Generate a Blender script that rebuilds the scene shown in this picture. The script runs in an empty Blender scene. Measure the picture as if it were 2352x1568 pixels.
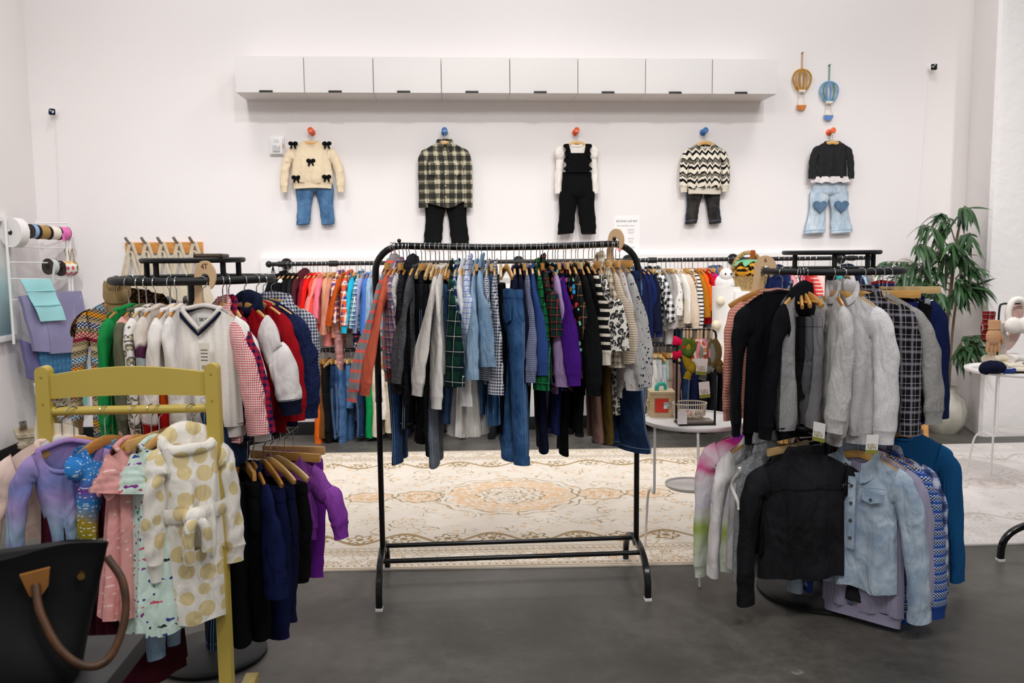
import bpy, bmesh, math, random
from mathutils import Vector, Matrix
PI = math.pi
R_ = math.radians
sc = bpy.context.scene
COL = sc.collection
# ------------------------------------------------------------------ camera
CAM_H = 1.5
CAM_M = Matrix.Rotation(-0.0695, 3, 'Z') @ Matrix.Rotation(PI / 2 - R_(6.0), 3, 'X') @ Matrix.Rotation(-0.0098, 3, 'Z')
FPX = 1960.0
cam_d = bpy.data.cameras.new('camera')
cam_d.sensor_width = 36.0
cam_d.lens = FPX / 2352 * 36.0
cam_d.clip_start = 0.05
cam_d.dof.use_dof = True
cam_d.dof.focus_distance = 3.5
cam_d.dof.aperture_fstop = 5.6
cam = bpy.data.objects.new('camera', cam_d)
COL.objects.link(cam)
cam.matrix_world = Matrix.Translation((0, 0, CAM_H)) @ CAM_M.to_4x4()
sc.camera = cam
# ------------------------------------------------------------------ world, lamps, exposure
sc.view_settings.view_transform = 'Standard'
sc.view_settings.look = 'None'
sc.view_settings.gamma = 1
sc.view_settings.exposure = 0.0
wd = bpy.data.worlds.new('world')
sc.world = wd
wd.use_nodes = True
bgn = wd.node_tree.nodes['Background']
bgn.inputs[0].default_value = (1.0, 0.985, 0.98, 1)
bgn.inputs[1].default_value = 0.3


def lamp(name, kind, loc, target, energy, color=(1, 0.98, 0.965), size=0.3, angle=70, blend=0.9):
    d = bpy.data.lights.new(name, kind)
    d.energy = energy
    d.color = color
    if kind == 'AREA':
        d.shape = 'DISK'
        d.size = size
    else:
        d.shadow_soft_size = size
        if kind == 'SPOT':
            d.spot_size = R_(angle)
            d.spot_blend = blend
    o = bpy.data.objects.new(name, d)
    COL.objects.link(o)
    o.location = loc
    v = Vector(target) - Vector(loc)
    o.rotation_euler = v.to_track_quat('-Z', 'Y').to_euler()
    return o


for lx in (-2.6, -0.9, 0.8, 2.5, 4.2):
    lamp('track_spot', 'SPOT', (lx * 0.8 + 0.3, 2.7, 4.7), (lx, 7.1, 0.3), 278, color=(1, 0.995, 0.99), size=0.09, angle=59, blend=1.0)
lamp('track_spot_warm', 'SPOT', (1.0, 3.4, 4.7), (0.65, 7.1, 2.0), 26, color=(1, 0.88, 0.74), size=0.1, angle=42, blend=1.0)
for lx, ly in ((-1.8, 5.4), (0.6, 5.4), (3.0, 5.4)):
    lamp('ceiling_downlight', 'AREA', (lx, ly, 4.7), (lx, ly, 0), 26, size=0.8)
for lx in (-1.6, 0.4, 2.4):
    lamp('ceiling_frontlight', 'AREA', (lx, 0.6, 4.4), (lx * 0.8, 3.9, 0.9), 46, size=0.9)


# ------------------------------------------------------------------ pixel rays to world points
def ray(px, py):
    return CAM_M @ Vector(((px - 1176) / FPX, -(py - 784) / FPX, -1))


def aty(px, py, y):
    d = ray(px, py)
    return Vector((0, 0, CAM_H)) + d * (y / d.y)


def atz(px, py, z):
    d = ray(px, py)
    return Vector((0, 0, CAM_H)) + d * ((z - CAM_H) / d.z)


def atx(px, py, x):
    d = ray(px, py)
    return Vector((0, 0, CAM_H)) + d * (x / d.x)


# ------------------------------------------------------------------ objects
def empty(name, loc=(0, 0, 0), rz=0.0):
    o = bpy.data.objects.new(name, None)
    o.empty_display_size = 0.05
    COL.objects.link(o)
    o.location = loc
    o.rotation_euler = (0, 0, rz)
    return o


def tag(o, label, cat, group=None, kind=None):
    if label:
        o['label'] = label
    if cat:
        o['category'] = cat
    if group:
        o['group'] = group
    if kind:
        o['kind'] = kind
    return o


def thing(name, label, cat, loc=(0, 0, 0), rz=0.0, group=None):
    return tag(empty(name, loc, rz), label, cat, group)


def lerp(a, b, t):
    return a + (b - a) * t


def sstep(t):
    t = max(0.0, min(1.0, t))
    return t * t * (3 - 2 * t)


def spline(pts, n):
    """Catmull-Rom through pts, n samples per span."""
    P = [Vector(p) for p in pts]
    P = [P[0] * 2 - P[1]] + P + [P[-1] * 2 - P[-2]]
    out = []
    for i in range(1, len(P) - 2):
        a, b, c, d = P[i - 1:i + 3]
        for k in range(n):
            t = k / n
            out.append(0.5 * ((2 * b) + (c - a) * t + (2 * a - 5 * b + 4 * c - d) * t * t + (3 * b - a - 3 * c + d) * t ** 3))
    out.append(P[-2])
    return out


class MB:
    def __init__(self):
        self.v = []
        self.f = []

    def add(self, vs, fs):
        o = len(self.v)
        self.v += [tuple(x) for x in vs]
        self.f += [tuple(i + o for i in q) for q in fs]
        return self

    def box(self, c, s, bev=0.0, rot=None):
        bm = bmesh.new()
        bmesh.ops.create_cube(bm, size=1)
        for v in bm.verts:
            v.co = Vector((v.co.x * s[0], v.co.y * s[1], v.co.z * s[2]))
        if bev > 0:
            bmesh.ops.bevel(bm, geom=bm.edges[:], offset=bev, segments=2, profile=0.7, affect='EDGES')
        m = rot if rot else Matrix.Identity(3)
        bm.verts.index_update()
        self.add([m @ v.co + Vector(c) for v in bm.verts], [[v.index for v in f.verts] for f in bm.faces])
        bm.free()
        return self

    def loft(self, rings, closed=True, cap0=True, cap1=True, loop=False):
        n = len(rings[0])
        vs = [p for r in rings for p in r]
        fs = []
        m = len(rings)
        for i in range(m if loop else m - 1):
            i2 = (i + 1) % m
            for j in range(n if closed else n - 1):
                j2 = (j + 1) % n
                fs.append((i * n + j, i * n + j2, i2 * n + j2, i2 * n + j))
        if closed and not loop:
            if cap0:
                fs.append(tuple(range(n - 1, -1, -1)))
            if cap1:
                fs.append(tuple(range((m - 1) * n, m * n)))
        return self.add(vs, fs)

    def tube(self, pts, r, n=8, loop=False, caps=True, flat=1.0, up=None):
        P = [Vector(p) for p in pts]
        m = len(P)
        rings = []
        nrm = None
        for i in range(m):
            if loop:
                t = P[(i + 1) % m] - P[i - 1]
            else:
                t = P[min(i + 1, m - 1)] - P[max(i - 1, 0)]
            if t.length < 1e-9:
                t = Vector((0, 0, 1))
            t.normalize()
            if nrm is None:
                a = Vector(up) if up else (Vector((0, 0, 1)) if abs(t.z) < 0.9 else Vector((1, 0, 0)))
                nrm = a - t * a.dot(t)
            elif up:
                nrm = Vector(up) - t * Vector(up).dot(t)
            else:
                nrm = nrm - t * nrm.dot(t)
            nrm.normalize()
            b = t.cross(nrm)
            rr = r[i] if isinstance(r, (list, tuple)) else r
            rings.append([P[i] + nrm * (rr * math.cos(2 * PI * k / n)) + b * (rr * flat * math.sin(2 * PI * k / n)) for k in range(n)])
        return self.loft(rings, True, caps, caps, loop)

    def cyl(self, a, b, r, n=12, r2=None):
        return self.tube([a, b], [r, r if r2 is None else r2], n)

    def lathe(self, prof, c=(0, 0, 0), n=24, caps=True, sy=1.0):
        c = Vector(c)
        rings = [[c + Vector((r * math.cos(2 * PI * k / n), sy * r * math.sin(2 * PI * k / n), z)) for k in range(n)] for r, z in prof]
        return self.loft(rings, True, caps, caps)

    def prism(self, outline, d0, d1, plane='xz', off=(0, 0, 0)):
        """outline: list of 2D points; extruded between d0 and d1 on the third axis"""
        def mk(p, d):
            if plane == 'xz':
                return Vector((p[0], d, p[1])) + Vector(off)
            if plane == 'xy':
                return Vector((p[0], p[1], d)) + Vector(off)
            return Vector((d, p[0], p[1])) + Vector(off)
        return self.loft([[mk(p, d0) for p in outline], [mk(p, d1) for p in outline]])

    def grid(self, fn, nu, nv):
        vs = [fn(i / nu, j / nv) for j in range(nv + 1) for i in range(nu + 1)]
        fs = [(j * (nu + 1) + i, j * (nu + 1) + i + 1, (j + 1) * (nu + 1) + i + 1, (j + 1) * (nu + 1) + i) for j in range(nv) for i in range(nu)]
        return self.add(vs, fs)

    def ball(self, c, r, s=(1, 1, 1), n=14, m=9, fn=None):
        rings = []
        for i in range(m + 1):
            th = PI * (i + 0.02 * (i == 0) - 0.02 * (i == m)) / m
            ring = []
            for k in range(n):
                a = 2 * PI * k / n
                d = Vector((math.sin(th) * math.cos(a), math.sin(th) * math.sin(a), math.cos(th)))
                q = fn(d) if fn else 1.0
                ring.append(Vector(c) + Vector((d.x * s[0], d.y * s[1], d.z * s[2])) * (r * q))
            rings.append(ring)
        return self.loft(rings)

    def mesh(self, name, mat=None, ang=0.7, fix=True, merge=0.0):
        me = bpy.data.meshes.new(name)
        me.from_pydata(self.v, [], self.f)
        if fix:
            bm = bmesh.new()
            bm.from_mesh(me)
            if merge:
                bmesh.ops.remove_doubles(bm, verts=bm.verts, dist=merge)
            bmesh.ops.recalc_face_normals(bm, faces=bm.faces)
            bm.to_mesh(me)
            bm.free()
        for p in me.polygons:
            p.use_smooth = True
        if ang:
            me.set_sharp_from_angle(angle=ang)
        if mat:
            me.materials.append(mat)
        return me

    def build(self, name, mat, parent=None, ang=0.7, label=None, merge=0.0):
        o = bpy.data.objects.new(name, self.mesh(name, mat, ang, True, merge))
        COL.objects.link(o)
        if parent:
            o.parent = parent
        if label:
            o['label'] = label
        return o


def struct(o):
    o['kind'] = 'structure'
    return o


def link_mesh(name, me, parent=None, mat=None):
    o = bpy.data.objects.new(name, me)
    COL.objects.link(o)
    if parent:
        o.parent = parent
    if mat:
        o.material_slots[0].link = 'OBJECT'
        o.material_slots[0].material = mat
    return o


def copy_tree(o, loc, rz):
    def rec(s, par):
        c = s.copy()
        COL.objects.link(c)
        c.parent = par
        for ch in s.children:
            rec(ch, c)
        return c
    r = rec(o, None)
    r.location = loc
    r.rotation_euler = (0, 0, rz)
    return r


TXT = {}


def text(body, size, loc, rot, mat, parent=None, name='lettering', align='CENTER', depth=0.0006, sx=1.0):
    cu = bpy.data.curves.new('lettering', 'FONT')
    cu.body = body
    cu.size = size
    cu.align_x = align
    cu.align_y = 'CENTER'
    cu.extrude = depth
    t = bpy.data.objects.new('tmp', cu)
    COL.objects.link(t)
    dg = bpy.context.evaluated_depsgraph_get()
    me = bpy.data.meshes.new_from_object(t.evaluated_get(dg))
    bpy.data.objects.remove(t)
    o = bpy.data.objects.new(name, me)
    me.materials.clear()
    me.materials.append(mat)
    COL.objects.link(o)
    o.location = loc
    o.rotation_euler = rot
    o.scale = (sx, 1, 1)
    if parent:
        o.parent = parent
    return o


# ------------------------------------------------------------------ materials
def lin(h):
    if not isinstance(h, str):
        return tuple(h) + (1.0,) if len(h) == 3 else tuple(h)
    h = h.lstrip('#')
    out = []
    for i in (0, 2, 4):
        c = int(h[i:i + 2], 16) / 255
        out.append(c / 12.92 if c <= 0.04045 else ((c + 0.055) / 1.055) ** 2.4)
    return tuple(out) + (1.0,)


class NT:
    def __init__(self, name):
        self.mat = bpy.data.materials.new(name)
        self.mat.use_nodes = True
        self.t = self.mat.node_tree
        self.p = self.t.nodes['Principled BSDF']
        self._o = None

    def node(self, typ, **kw):
        n = self.t.nodes.new(typ)
        for k, v in kw.items():
            setattr(n, k, v)
        return n

    def put(self, sock, v):
        if isinstance(v, bpy.types.NodeSocket):
            self.t.links.new(v, sock)
        elif v is not None:
            if isinstance(v, str):
                v = lin(v)
            if sock.type == 'VECTOR' and len(v) == 4:
                v = v[:3]
            sock.default_value = v

    def m(self, op, a, b=None, c=None):
        n = self.node('ShaderNodeMath', operation=op)
        for i, v in enumerate((a, b, c)):
            if v is not None:
                self.put(n.inputs[i], v)
        return n.outputs[0]

    def obj(self):
        if self._o is None:
            self._o = self.node('ShaderNodeTexCoord').outputs['Object']
        return self._o

    def sep(self, v=None):
        n = self.node('ShaderNodeSeparateXYZ')
        self.put(n.inputs[0], v or self.obj())
        return n.outputs

    def vec(self, x, y, z):
        n = self.node('ShaderNodeCombineXYZ')
        for i, v in enumerate((x, y, z)):
            self.put(n.inputs[i], v)
        return n.outputs[0]

    def sz(self):
        """flat cloth coordinates: across (x and y mixed) and height"""
        s = self.sep()
        return self.m('ADD', s[0], self.m('MULTIPLY', s[1], 0.9)), s[2]

    def mix(self, f, a, b, mode='MIX'):
        n = self.node('ShaderNodeMix', data_type='RGBA', blend_type=mode)
        self.put(n.inputs[0], f)
        self.put(n.inputs[6], a)
        self.put(n.inputs[7], b)
        return n.outputs[2]

    def noise(self, scale, detail=2.0, vec=None, rough=0.5, dist=0.0, col=False):
        n = self.node('ShaderNodeTexNoise')
        self.put(n.inputs['Vector'], vec or self.obj())
        n.inputs['Scale'].default_value = scale
        n.inputs['Detail'].default_value = detail
        n.inputs['Roughness'].default_value = rough
        n.inputs['Distortion'].default_value = dist
        return n.outputs['Color' if col else 'Fac']

    def vor(self, scale, vec=None, rnd=1.0, feature='F1', out='Distance', dim='3D'):
        n = self.node('ShaderNodeTexVoronoi', feature=feature, voronoi_dimensions=dim)
        self.put(n.inputs['Vector'], vec or self.obj())
        n.inputs['Scale'].default_value = scale
        if 'Randomness' in n.inputs:
            n.inputs['Randomness'].default_value = rnd
        return n.outputs[out]

    def step(self, v, lo, hi=None):
        """0 below lo, 1 above hi (smooth)"""
        n = self.node('ShaderNodeMapRange', interpolation_type='SMOOTHSTEP')
        self.put(n.inputs[0], v)
        n.inputs[1].default_value = lo
        n.inputs[2].default_value = hi if hi is not None else lo + 1e-4
        return n.outputs[0]

    def lt(self, v, x):
        return self.m('LESS_THAN', v, x)

    def band(self, coord, period, width, off=0.0):
        """1 inside a repeating band of given width"""
        f = self.m('FRACT', self.m('ADD', self.m('MULTIPLY', coord, 1.0 / period), 50 + off))
        return self.m('LESS_THAN', f, width / period)

    def ramp(self, v, stops, const=False):
        n = self.node('ShaderNodeValToRGB')
        self.put(n.inputs[0], v)
        cr = n.color_ramp
        cr.interpolation = 'CONSTANT' if const else 'LINEAR'
        while len(cr.elements) < len(stops):
            cr.elements.new(0.5)
        for e, (p, c) in zip(cr.elements, stops):
            e.position = p
            e.color = lin(c)
        return n.outputs[0]

    def finish(self, col, rough=0.8, bump=None, bstr=0.3, bdist=0.01, metal=0.0, spec=0.5, sheen=0.0, trans=0.0, emis=None, estr=1.0):
        p = self.p
        self.put(p.inputs['Base Color'], col)
        self.put(p.inputs['Roughness'], rough)
        p.inputs['Metallic'].default_value = metal
        p.inputs['Specular IOR Level'].default_value = spec
        if sheen:
            p.inputs['Sheen Weight'].default_value = sheen
            p.inputs['Sheen Roughness'].default_value = 0.6
        if trans:
            p.inputs['Transmission Weight'].default_value = trans
        if emis:
            self.put(p.inputs['Emission Color'], emis)
            p.inputs['Emission Strength'].default_value = estr
        if bump is not None:
            b = self.node('ShaderNodeBump')
            b.inputs['Strength'].default_value = bstr
            b.inputs['Distance'].default_value = bdist
            self.put(b.inputs['Height'], bump)
            self.put(p.inputs['Normal'], b.outputs[0])
        return self.mat


MATS = {}


def cached(fn):
    def w(*a, **k):
        key = fn.__name__ + repr(a) + repr(sorted(k.items()))
        if key not in MATS:
            MATS[key] = fn(*a, **k)
        return MATS[key]
    return w


@cached
def plain(col, rough=0.5, metal=0.0, spec=0.5, var=0.0, vs=20.0):
    n = NT('plain')
    c = lin(col)
    if var:
        f = n.noise(vs, 3)
        c = n.mix(f, tuple(x * (1 - var) for x in c[:3]) + (1,), tuple(min(1, x * (1 + var)) for x in c[:3]) + (1,))
    return n.finish(c, rough, metal=metal, spec=spec)


def cloth_end(n, col, rough=0.9, fine=700.0, wr=14.0, bstr=0.45, fs=0.25):
    """common cloth surface: broad wrinkles plus a weave grain"""
    mp = n.node('ShaderNodeMapping')
    n.put(mp.inputs[0], n.obj())
    mp.inputs['Scale'].default_value = (1.0, 1.0, 0.45)
    w = n.noise(wr, 2.5, mp.outputs[0], 0.55, 0.6)
    g = n.noise(fine, 1.0)
    h = n.m('ADD', w, n.m('MULTIPLY', g, fs * 0.1))
    return n.finish(col, rough, h, bstr * 1.7, 0.03, spec=0.12)


@cached
def cloth(col, var=0.08, fine=500.0):
    n = NT('cloth')
    c = lin(col)
    f = n.noise(fine * 0.4, 2)
    cc = n.mix(f, tuple(x * (1 - var) for x in c[:3]) + (1,), tuple(min(1, x * (1 + var)) for x in c[:3]) + (1,))
    return cloth_end(n, cc)


@cached
def heather(c1, c2, scale=260.0):
    n = NT('heather')
    f = n.ramp(n.noise(scale, 3, rough=0.7), [(0.38, c1), (0.62, c2)])
    return cloth_end(n, f)


@cached
def stripes(c1, c2, period=0.02, width=0.006, c3=None, w3=0.0):
    n = NT('stripes')
    s, z = n.sz()
    col = n.mix(n.band(z, period, width), c1, c2)
    if c3:
        col = n.mix(n.band(z, period, w3, 0.5), col, c3)
    return cloth_end(n, col)


@cached
def vstripes(c1, c2, period=0.02, width=0.006):
    n = NT('vertical_stripes')
    s, z = n.sz()
    return cloth_end(n, n.mix(n.band(s, period, width), c1, c2))


@cached
def plaid(base, lines):
    """lines: tuple of (color, period, width, offset, opacity)"""
    n = NT('plaid')
    s, z = n.sz()
    col = lin(base)
    for c, per, w, off, op in lines:
        col = n.mix(n.m('MULTIPLY', n.band(s, per, w, off), op), col, c)
        col = n.mix(n.m('MULTIPLY', n.band(z, per, w, off), op), col, c)
    return cloth_end(n, col)


@cached
def gingham(c1, c2, period=0.012):
    n = NT('gingham')
    s, z = n.sz()
    a = n.m('ADD', n.band(s, period, period / 2), n.band(z, period, period / 2))
    return cloth_end(n, n.mix(n.m('MULTIPLY', a, 0.5), c1, c2))


@cached
def dots(bg, cols, period=0.03, r=0.3, jit=0.0):
    n = NT('dots')
    s, z = n.sz()
    v = n.vec(s, z, 0.0)
    d = n.vor(1 / period, v, jit, dim='2D')
    cell = n.vor(1 / period, v, jit, out='Color', dim='2D')
    k = n.sep(cell)[0]
    st = [(i / len(cols), c) for i, c in enumerate(cols)]
    col = n.ramp(k, st, True) if len(cols) > 1 else lin(cols[0])
    return cloth_end(n, n.mix(n.lt(d, r), bg, col))


@cached
def spots(bg, c, period=0.06, r=0.34):
    n = NT('spots')
    d = n.vor(1 / period, None, 0.5)
    return cloth_end(n, n.mix(n.lt(d, r), bg, c))


@cached
def leopard(bg, mid, dark, scale=45.0, lo=0.22, hi=0.48):
    n = NT('leopard')
    s, z = n.sz()
    v = n.vec(s, z, 0.0)
    w = n.noise(scale * 0.9, 2, v, col=True)
    vv = n.node('ShaderNodeVectorMath', operation='MULTIPLY_ADD')
    n.put(vv.inputs[0], w)
    vv.inputs[1].default_value = (0.6 / scale,) * 3
    n.put(vv.inputs[2], v)
    d = n.vor(scale, vv.outputs[0], 0.8, dim='2D')
    e = n.noise(scale * 1.6, 1, v)
    ring = n.m('MULTIPLY', n.m('MULTIPLY', n.m('GREATER_THAN', d, lo), n.lt(d, hi)), n.m('GREATER_THAN', e, 0.42))
    col = n.mix(n.lt(d, lo), bg, mid)
    return cloth_end(n, n.mix(ring, col, dark))


@cached
def splatter(bg, c, scale=70.0, r=0.2):
    n = NT('splatter')
    s, z = n.sz()
    d = n.vor(scale, n.vec(s, z, 0.0), 1.0, dim='2D')
    k = n.noise(30, 2)
    rr = n.m('MULTIPLY', n.step(k, 0.36, 0.72), r)
    f = n.noise(250, 2)
    b = lin(bg)
    base = n.mix(f, tuple(x * .9 for x in b[:3]) + (1,), tuple(min(1, x * 1.1) for x in b[:3]) + (1,))
    return cloth_end(n, n.mix(n.m('LESS_THAN', d, rr), base, c))


@cached
def denim(c1, c2, fade=9.0):
    n = NT('denim')
    s, z = n.sz()
    base = n.ramp(n.noise(fade, 4, rough=0.6), [(0.36, c1), (0.66, c2)])
    g = n.noise(420, 2, n.vec(s, n.m('MULTIPLY', z, 0.35), 0.0))
    col = n.mix(n.m('MULTIPLY', n.step(g, 0.35, 0.7), 0.3), base, c2)
    return cloth_end(n, col, 0.85, bstr=0.55)


@cached
def knit(col, period=0.007, c2=None, vertical=False, depth=0.5):
    n = NT('knit')
    s, z = n.sz()
    w = n.m('SINE', n.m('MULTIPLY', s if vertical else z, 2 * PI / period))
    f = n.m('MULTIPLY_ADD', w, 0.5, 0.5)
    c = lin(col)
    d = lin(c2) if c2 else tuple(x * 0.62 for x in c[:3]) + (1,)
    cc = n.mix(n.m('MULTIPLY', n.m('SUBTRACT', 1.0, f), depth), c, d)
    g = n.noise(260, 2)
    h = n.m('ADD', f, n.m('MULTIPLY', g, 0.5))
    return n.finish(cc, 0.95, h, 0.5, 0.004, spec=0.12)


@cached
def ombre(stops, z0, z1, sp=None):
    """cloth dyed from one colour to another along its length"""
    n = NT('ombre')
    s, z = n.sz()
    t = n.m('ADD', n.m('MULTIPLY_ADD', z, 1 / (z1 - z0), -z0 / (z1 - z0)), n.m('MULTIPLY_ADD', n.noise(9, 2), 0.3, -0.15))
    col = n.ramp(t, list(stops))
    if sp:
        d = n.vor(90, n.vec(s, z, 0.0), 1.0, dim='2D')
        col = n.mix(n.lt(d, 0.16), col, sp)
    return cloth_end(n, col, 0.6)


@cached
def blotch(cols, scale=14.0):
    """tie-dye, floral or camouflage: patches of several colours"""
    n = NT('blotch')
    f = n.noise(scale, 2, dist=0.8)
    k = len(cols)
    st = [(0.3 + 0.4 * i / k, c) for i, c in enumerate(cols)]
    return cloth_end(n, n.ramp(f, st, True))


@cached
def floral(bg, cols, scale=40.0, r=0.28):
    n = NT('floral')
    s, z = n.sz()
    w = n.noise(scale * 2, 1, col=True)
    vv = n.node('ShaderNodeVectorMath', operation='MULTIPLY_ADD')
    n.put(vv.inputs[0], w)
    vv.inputs[1].default_value = (0.5 / scale,) * 3
    n.put(vv.inputs[2], n.vec(s, z, 0.0))
    d = n.vor(scale, vv.outputs[0], 1.0, dim='2D')
    k = n.sep(n.vor(scale, vv.outputs[0], 1.0, out='Color', dim='2D'))[0]
    col = n.ramp(k, [(i / len(cols), c) for i, c in enumerate(cols)], True)
    return cloth_end(n, n.mix(n.lt(d, r), bg, col))


@cached
def fairisle(bands, total, base='#b9a685', z_top=0.0, chev=0.0):
    """bands: tuple of (start, colour, motif colour); repeated down the height"""
    n = NT('fair_isle')
    s, z = n.sz()
    zz = n.m('SUBTRACT', z_top, z)
    if chev:
        tri = n.m('PINGPONG', s, chev)
        zz = n.m('ADD', zz, n.m('MULTIPLY', tri, 0.2))
    t = n.m('FRACT', n.m('ADD', n.m('MULTIPLY', zz, 1 / total), 20.0))
    st1 = [(b[0], b[1]) for b in bands]
    st2 = [(b[0], b[2]) for b in bands]
    a = n.ramp(t, st1, True)
    b = n.ramp(t, st2, True)
    px = n.m('SINE', n.m('MULTIPLY', s, 2 * PI / 0.016))
    pz = n.m('SINE', n.m('MULTIPLY', zz, 2 * PI / 0.011))
    f = n.m('GREATER_THAN', n.m('MULTIPLY', px, pz), 0.12)
    g = n.noise(260, 2)
    return n.finish(n.mix(f, a, b), 0.95, g, 0.5, 0.004, spec=0.15)


@cached
def wood(c1='#d9a860', c2='#c08b45', rough=0.35, scale=6.0):
    n = NT('wood')
    mp = n.node('ShaderNodeMapping')
    n.put(mp.inputs[0], n.obj())
    mp.inputs['Scale'].default_value = (1.0, 8.0, 9.0)
    f = n.noise(scale, 4, mp.outputs[0], 0.6, 1.2)
    return n.finish(n.ramp(f, [(0.3, c2), (0.7, c1)]), rough, spec=0.5)


@cached
def metal(col='#c9c9cb', rough=0.25):
    return plain(col, rough, 1.0)


# ------------------------------------------------------------------ setting materials
def wall_mat(name, col, bump=0.05, scale=60):
    n = NT(name)
    f = n.noise(0.7, 2)
    c = lin(col)
    cc = n.mix(f, tuple(x * 0.985 for x in c[:3]) + (1,), c)
    h = n.m('ADD', n.noise(scale, 4), n.m('MULTIPLY', n.noise(9, 3), 2.0))
    return n.finish(cc, 0.7, h, bump, 0.01, spec=0.25)


WALL = wall_mat('wall_paint', '#f0ebea')
PILLAR = wall_mat('rough_painted_concrete', '#efebea', 0.35, 30)


def floor_mat():
    n = NT('polished_concrete')
    a = n.noise(1.3, 6, rough=0.62, dist=0.4)
    b = n.noise(16, 6, rough=0.7)
    t = n.m('ADD', n.m('MULTIPLY', a, 0.7), n.m('MULTIPLY', b, 0.3))
    col = n.ramp(t, [(0.3, '#383631'), (0.48, '#524f4a'), (0.68, '#706d67')])
    sp = n.m('MULTIPLY', n.lt(n.vor(2.2, None, 1.0), 0.055), n.step(n.noise(30, 3), 0.5, 0.62))
    col = n.mix(n.m('MULTIPLY', sp, 0.45), col, '#a59c8c')
    dk = n.lt(n.vor(5.0, None, 1.0), 0.03)
    col = n.mix(n.m('MULTIPLY', dk, 0.5), col, '#2a2521')
    # hairline cracks
    w = n.noise(2.5, 3, col=True)
    vv = n.node('ShaderNodeVectorMath', operation='MULTIPLY_ADD')
    n.put(vv.inputs[0], w)
    vv.inputs[1].default_value = (0.5, 0.5, 0.5)
    n.put(vv.inputs[2], n.obj())
    e = n.vor(0.5, vv.outputs[0], 1.0, 'DISTANCE_TO_EDGE')
    col = n.mix(n.m('MULTIPLY', n.lt(e, 0.0013), 0.10), col, '#8d8a85')
    r = n.m('MULTIPLY_ADD', b, 0.25, 0.3)
    return n.finish(col, r, b, 0.06, 0.01, spec=0.4)


FLOOR = floor_mat()
BLACK = plain('#08080a', 0.2, spec=0.5)
BLACKM = plain('#121315', 0.5, spec=0.4)
WHITE = plain('#f1eeec', 0.45, spec=0.4)
WHITEM = plain('#eceae8', 0.35, spec=0.5)
CHROME = metal('#d6d6d8', 0.16)
WX0, WY, PX = -3.28, 7.1, 4.16

struct(MB().box((1.5, 3.5, -0.05), (14, 15, 0.1)).build('floor', FLOOR))
struct(MB().box((1.4, WY + 0.06, 2.5), (9.8, 0.12, 5.0)).build('wall_back', WALL))
struct(MB().box((WX0 - 0.06, 3.4, 2.5), (0.12, 7.4, 5.0)).build('wall_left', WALL))
struct(MB().prism([(4.40, WY), (4.175, 6.43), (4.19, 6.40), (4.235, 6.385), (6.6, 6.37), (6.6, WY)], -0.02, 5.0, 'xy').build('wall_right', PILLAR, ang=0.5))
struct(MB().box((0.55, WY - 0.006, 0.055), (7.6, 0.012, 0.11), 0.002).build('baseboard_back', BLACKM))
struct(MB().box((WX0 + 0.006, 4.0, 0.055), (0.012, 6.2, 0.11), 0.002).build('baseboard_left', BLACKM))
# white display board behind the rails with its ledge
t = thing('wall_panel', 'long white display board on the back wall behind the black pipe rails', 'panel', (1.03, WY, 0.84))
MB().box((0, -0.03, 0.32), (5.14, 0.06, 0.62), 0.004).build('board', WHITE, t)
MB().box((0, -0.06, 0.0), (5.14, 0.12, 0.03), 0.004).build('ledge', WHITE, t)

# ------------------------------------------------------------------ wall cabinets
CABW = plain('#dfdbd9', 0.5, spec=0.3)
CABX = [-1.609, -1.094, -0.573, -0.055, 0.473, 1.003, 1.535, 2.067, 2.590]
CAB_D = ['under the brightest wall light, first from the ribbon side', 'second from the ribbon side', 'third from the ribbon side', 'fourth from the ribbon side, left of the middle', 'fourth from the balloon side, right of the middle', 'third from the balloon side', 'second from the balloon side', 'first from the balloon side, at the end']
CAB_L = ['white wall cabinet at the row end farthest from the hanging balloons', 'white wall cabinet, second in the row from the ribbon side, above the cream sweater',
         'white wall cabinet, third in the row from the ribbon side', 'white wall cabinet, fourth in the row, just above the plaid shirt',
         'white wall cabinet, fifth in the row from the ribbon side', 'white wall cabinet, third in the row from the hanging balloons, above black overalls',
         'white wall cabinet, second in the row from the hanging balloons', 'white wall cabinet at the row end beside the hanging balloons']
for i in range(8):
    x0, x1 = CABX[i], CABX[i + 1]
    w = x1 - x0
    t = thing('wall_cabinet', CAB_L[i], 'cabinet', ((x0 + x1) / 2, WY, 2.72), 0, 'white cabinets in a row high on the back wall')
    MB().box((0, -0.165, 0.132), (w - 0.002, 0.33, 0.264), 0.002).build('body', CABW, t)
    d = MB().box((0, -0.341, 0.134), (w - 0.006, 0.018, 0.268), 0.002).build('door', CABW, t)
    h = MB()
    h.box((-0.03, -0.352, 0.008), (0.10, 0.004, 0.016), 0.001)
    h.box((-0.03, -0.36, 0.001), (0.10, 0.02, 0.003), 0.001)
    h.build('handle', BLACKM, d, label='black tab handle')

# ------------------------------------------------------------------ wall pipe rails
RAIL_Y, RAIL_Z, LOW_Z = 6.84, 1.421, 0.735


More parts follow.
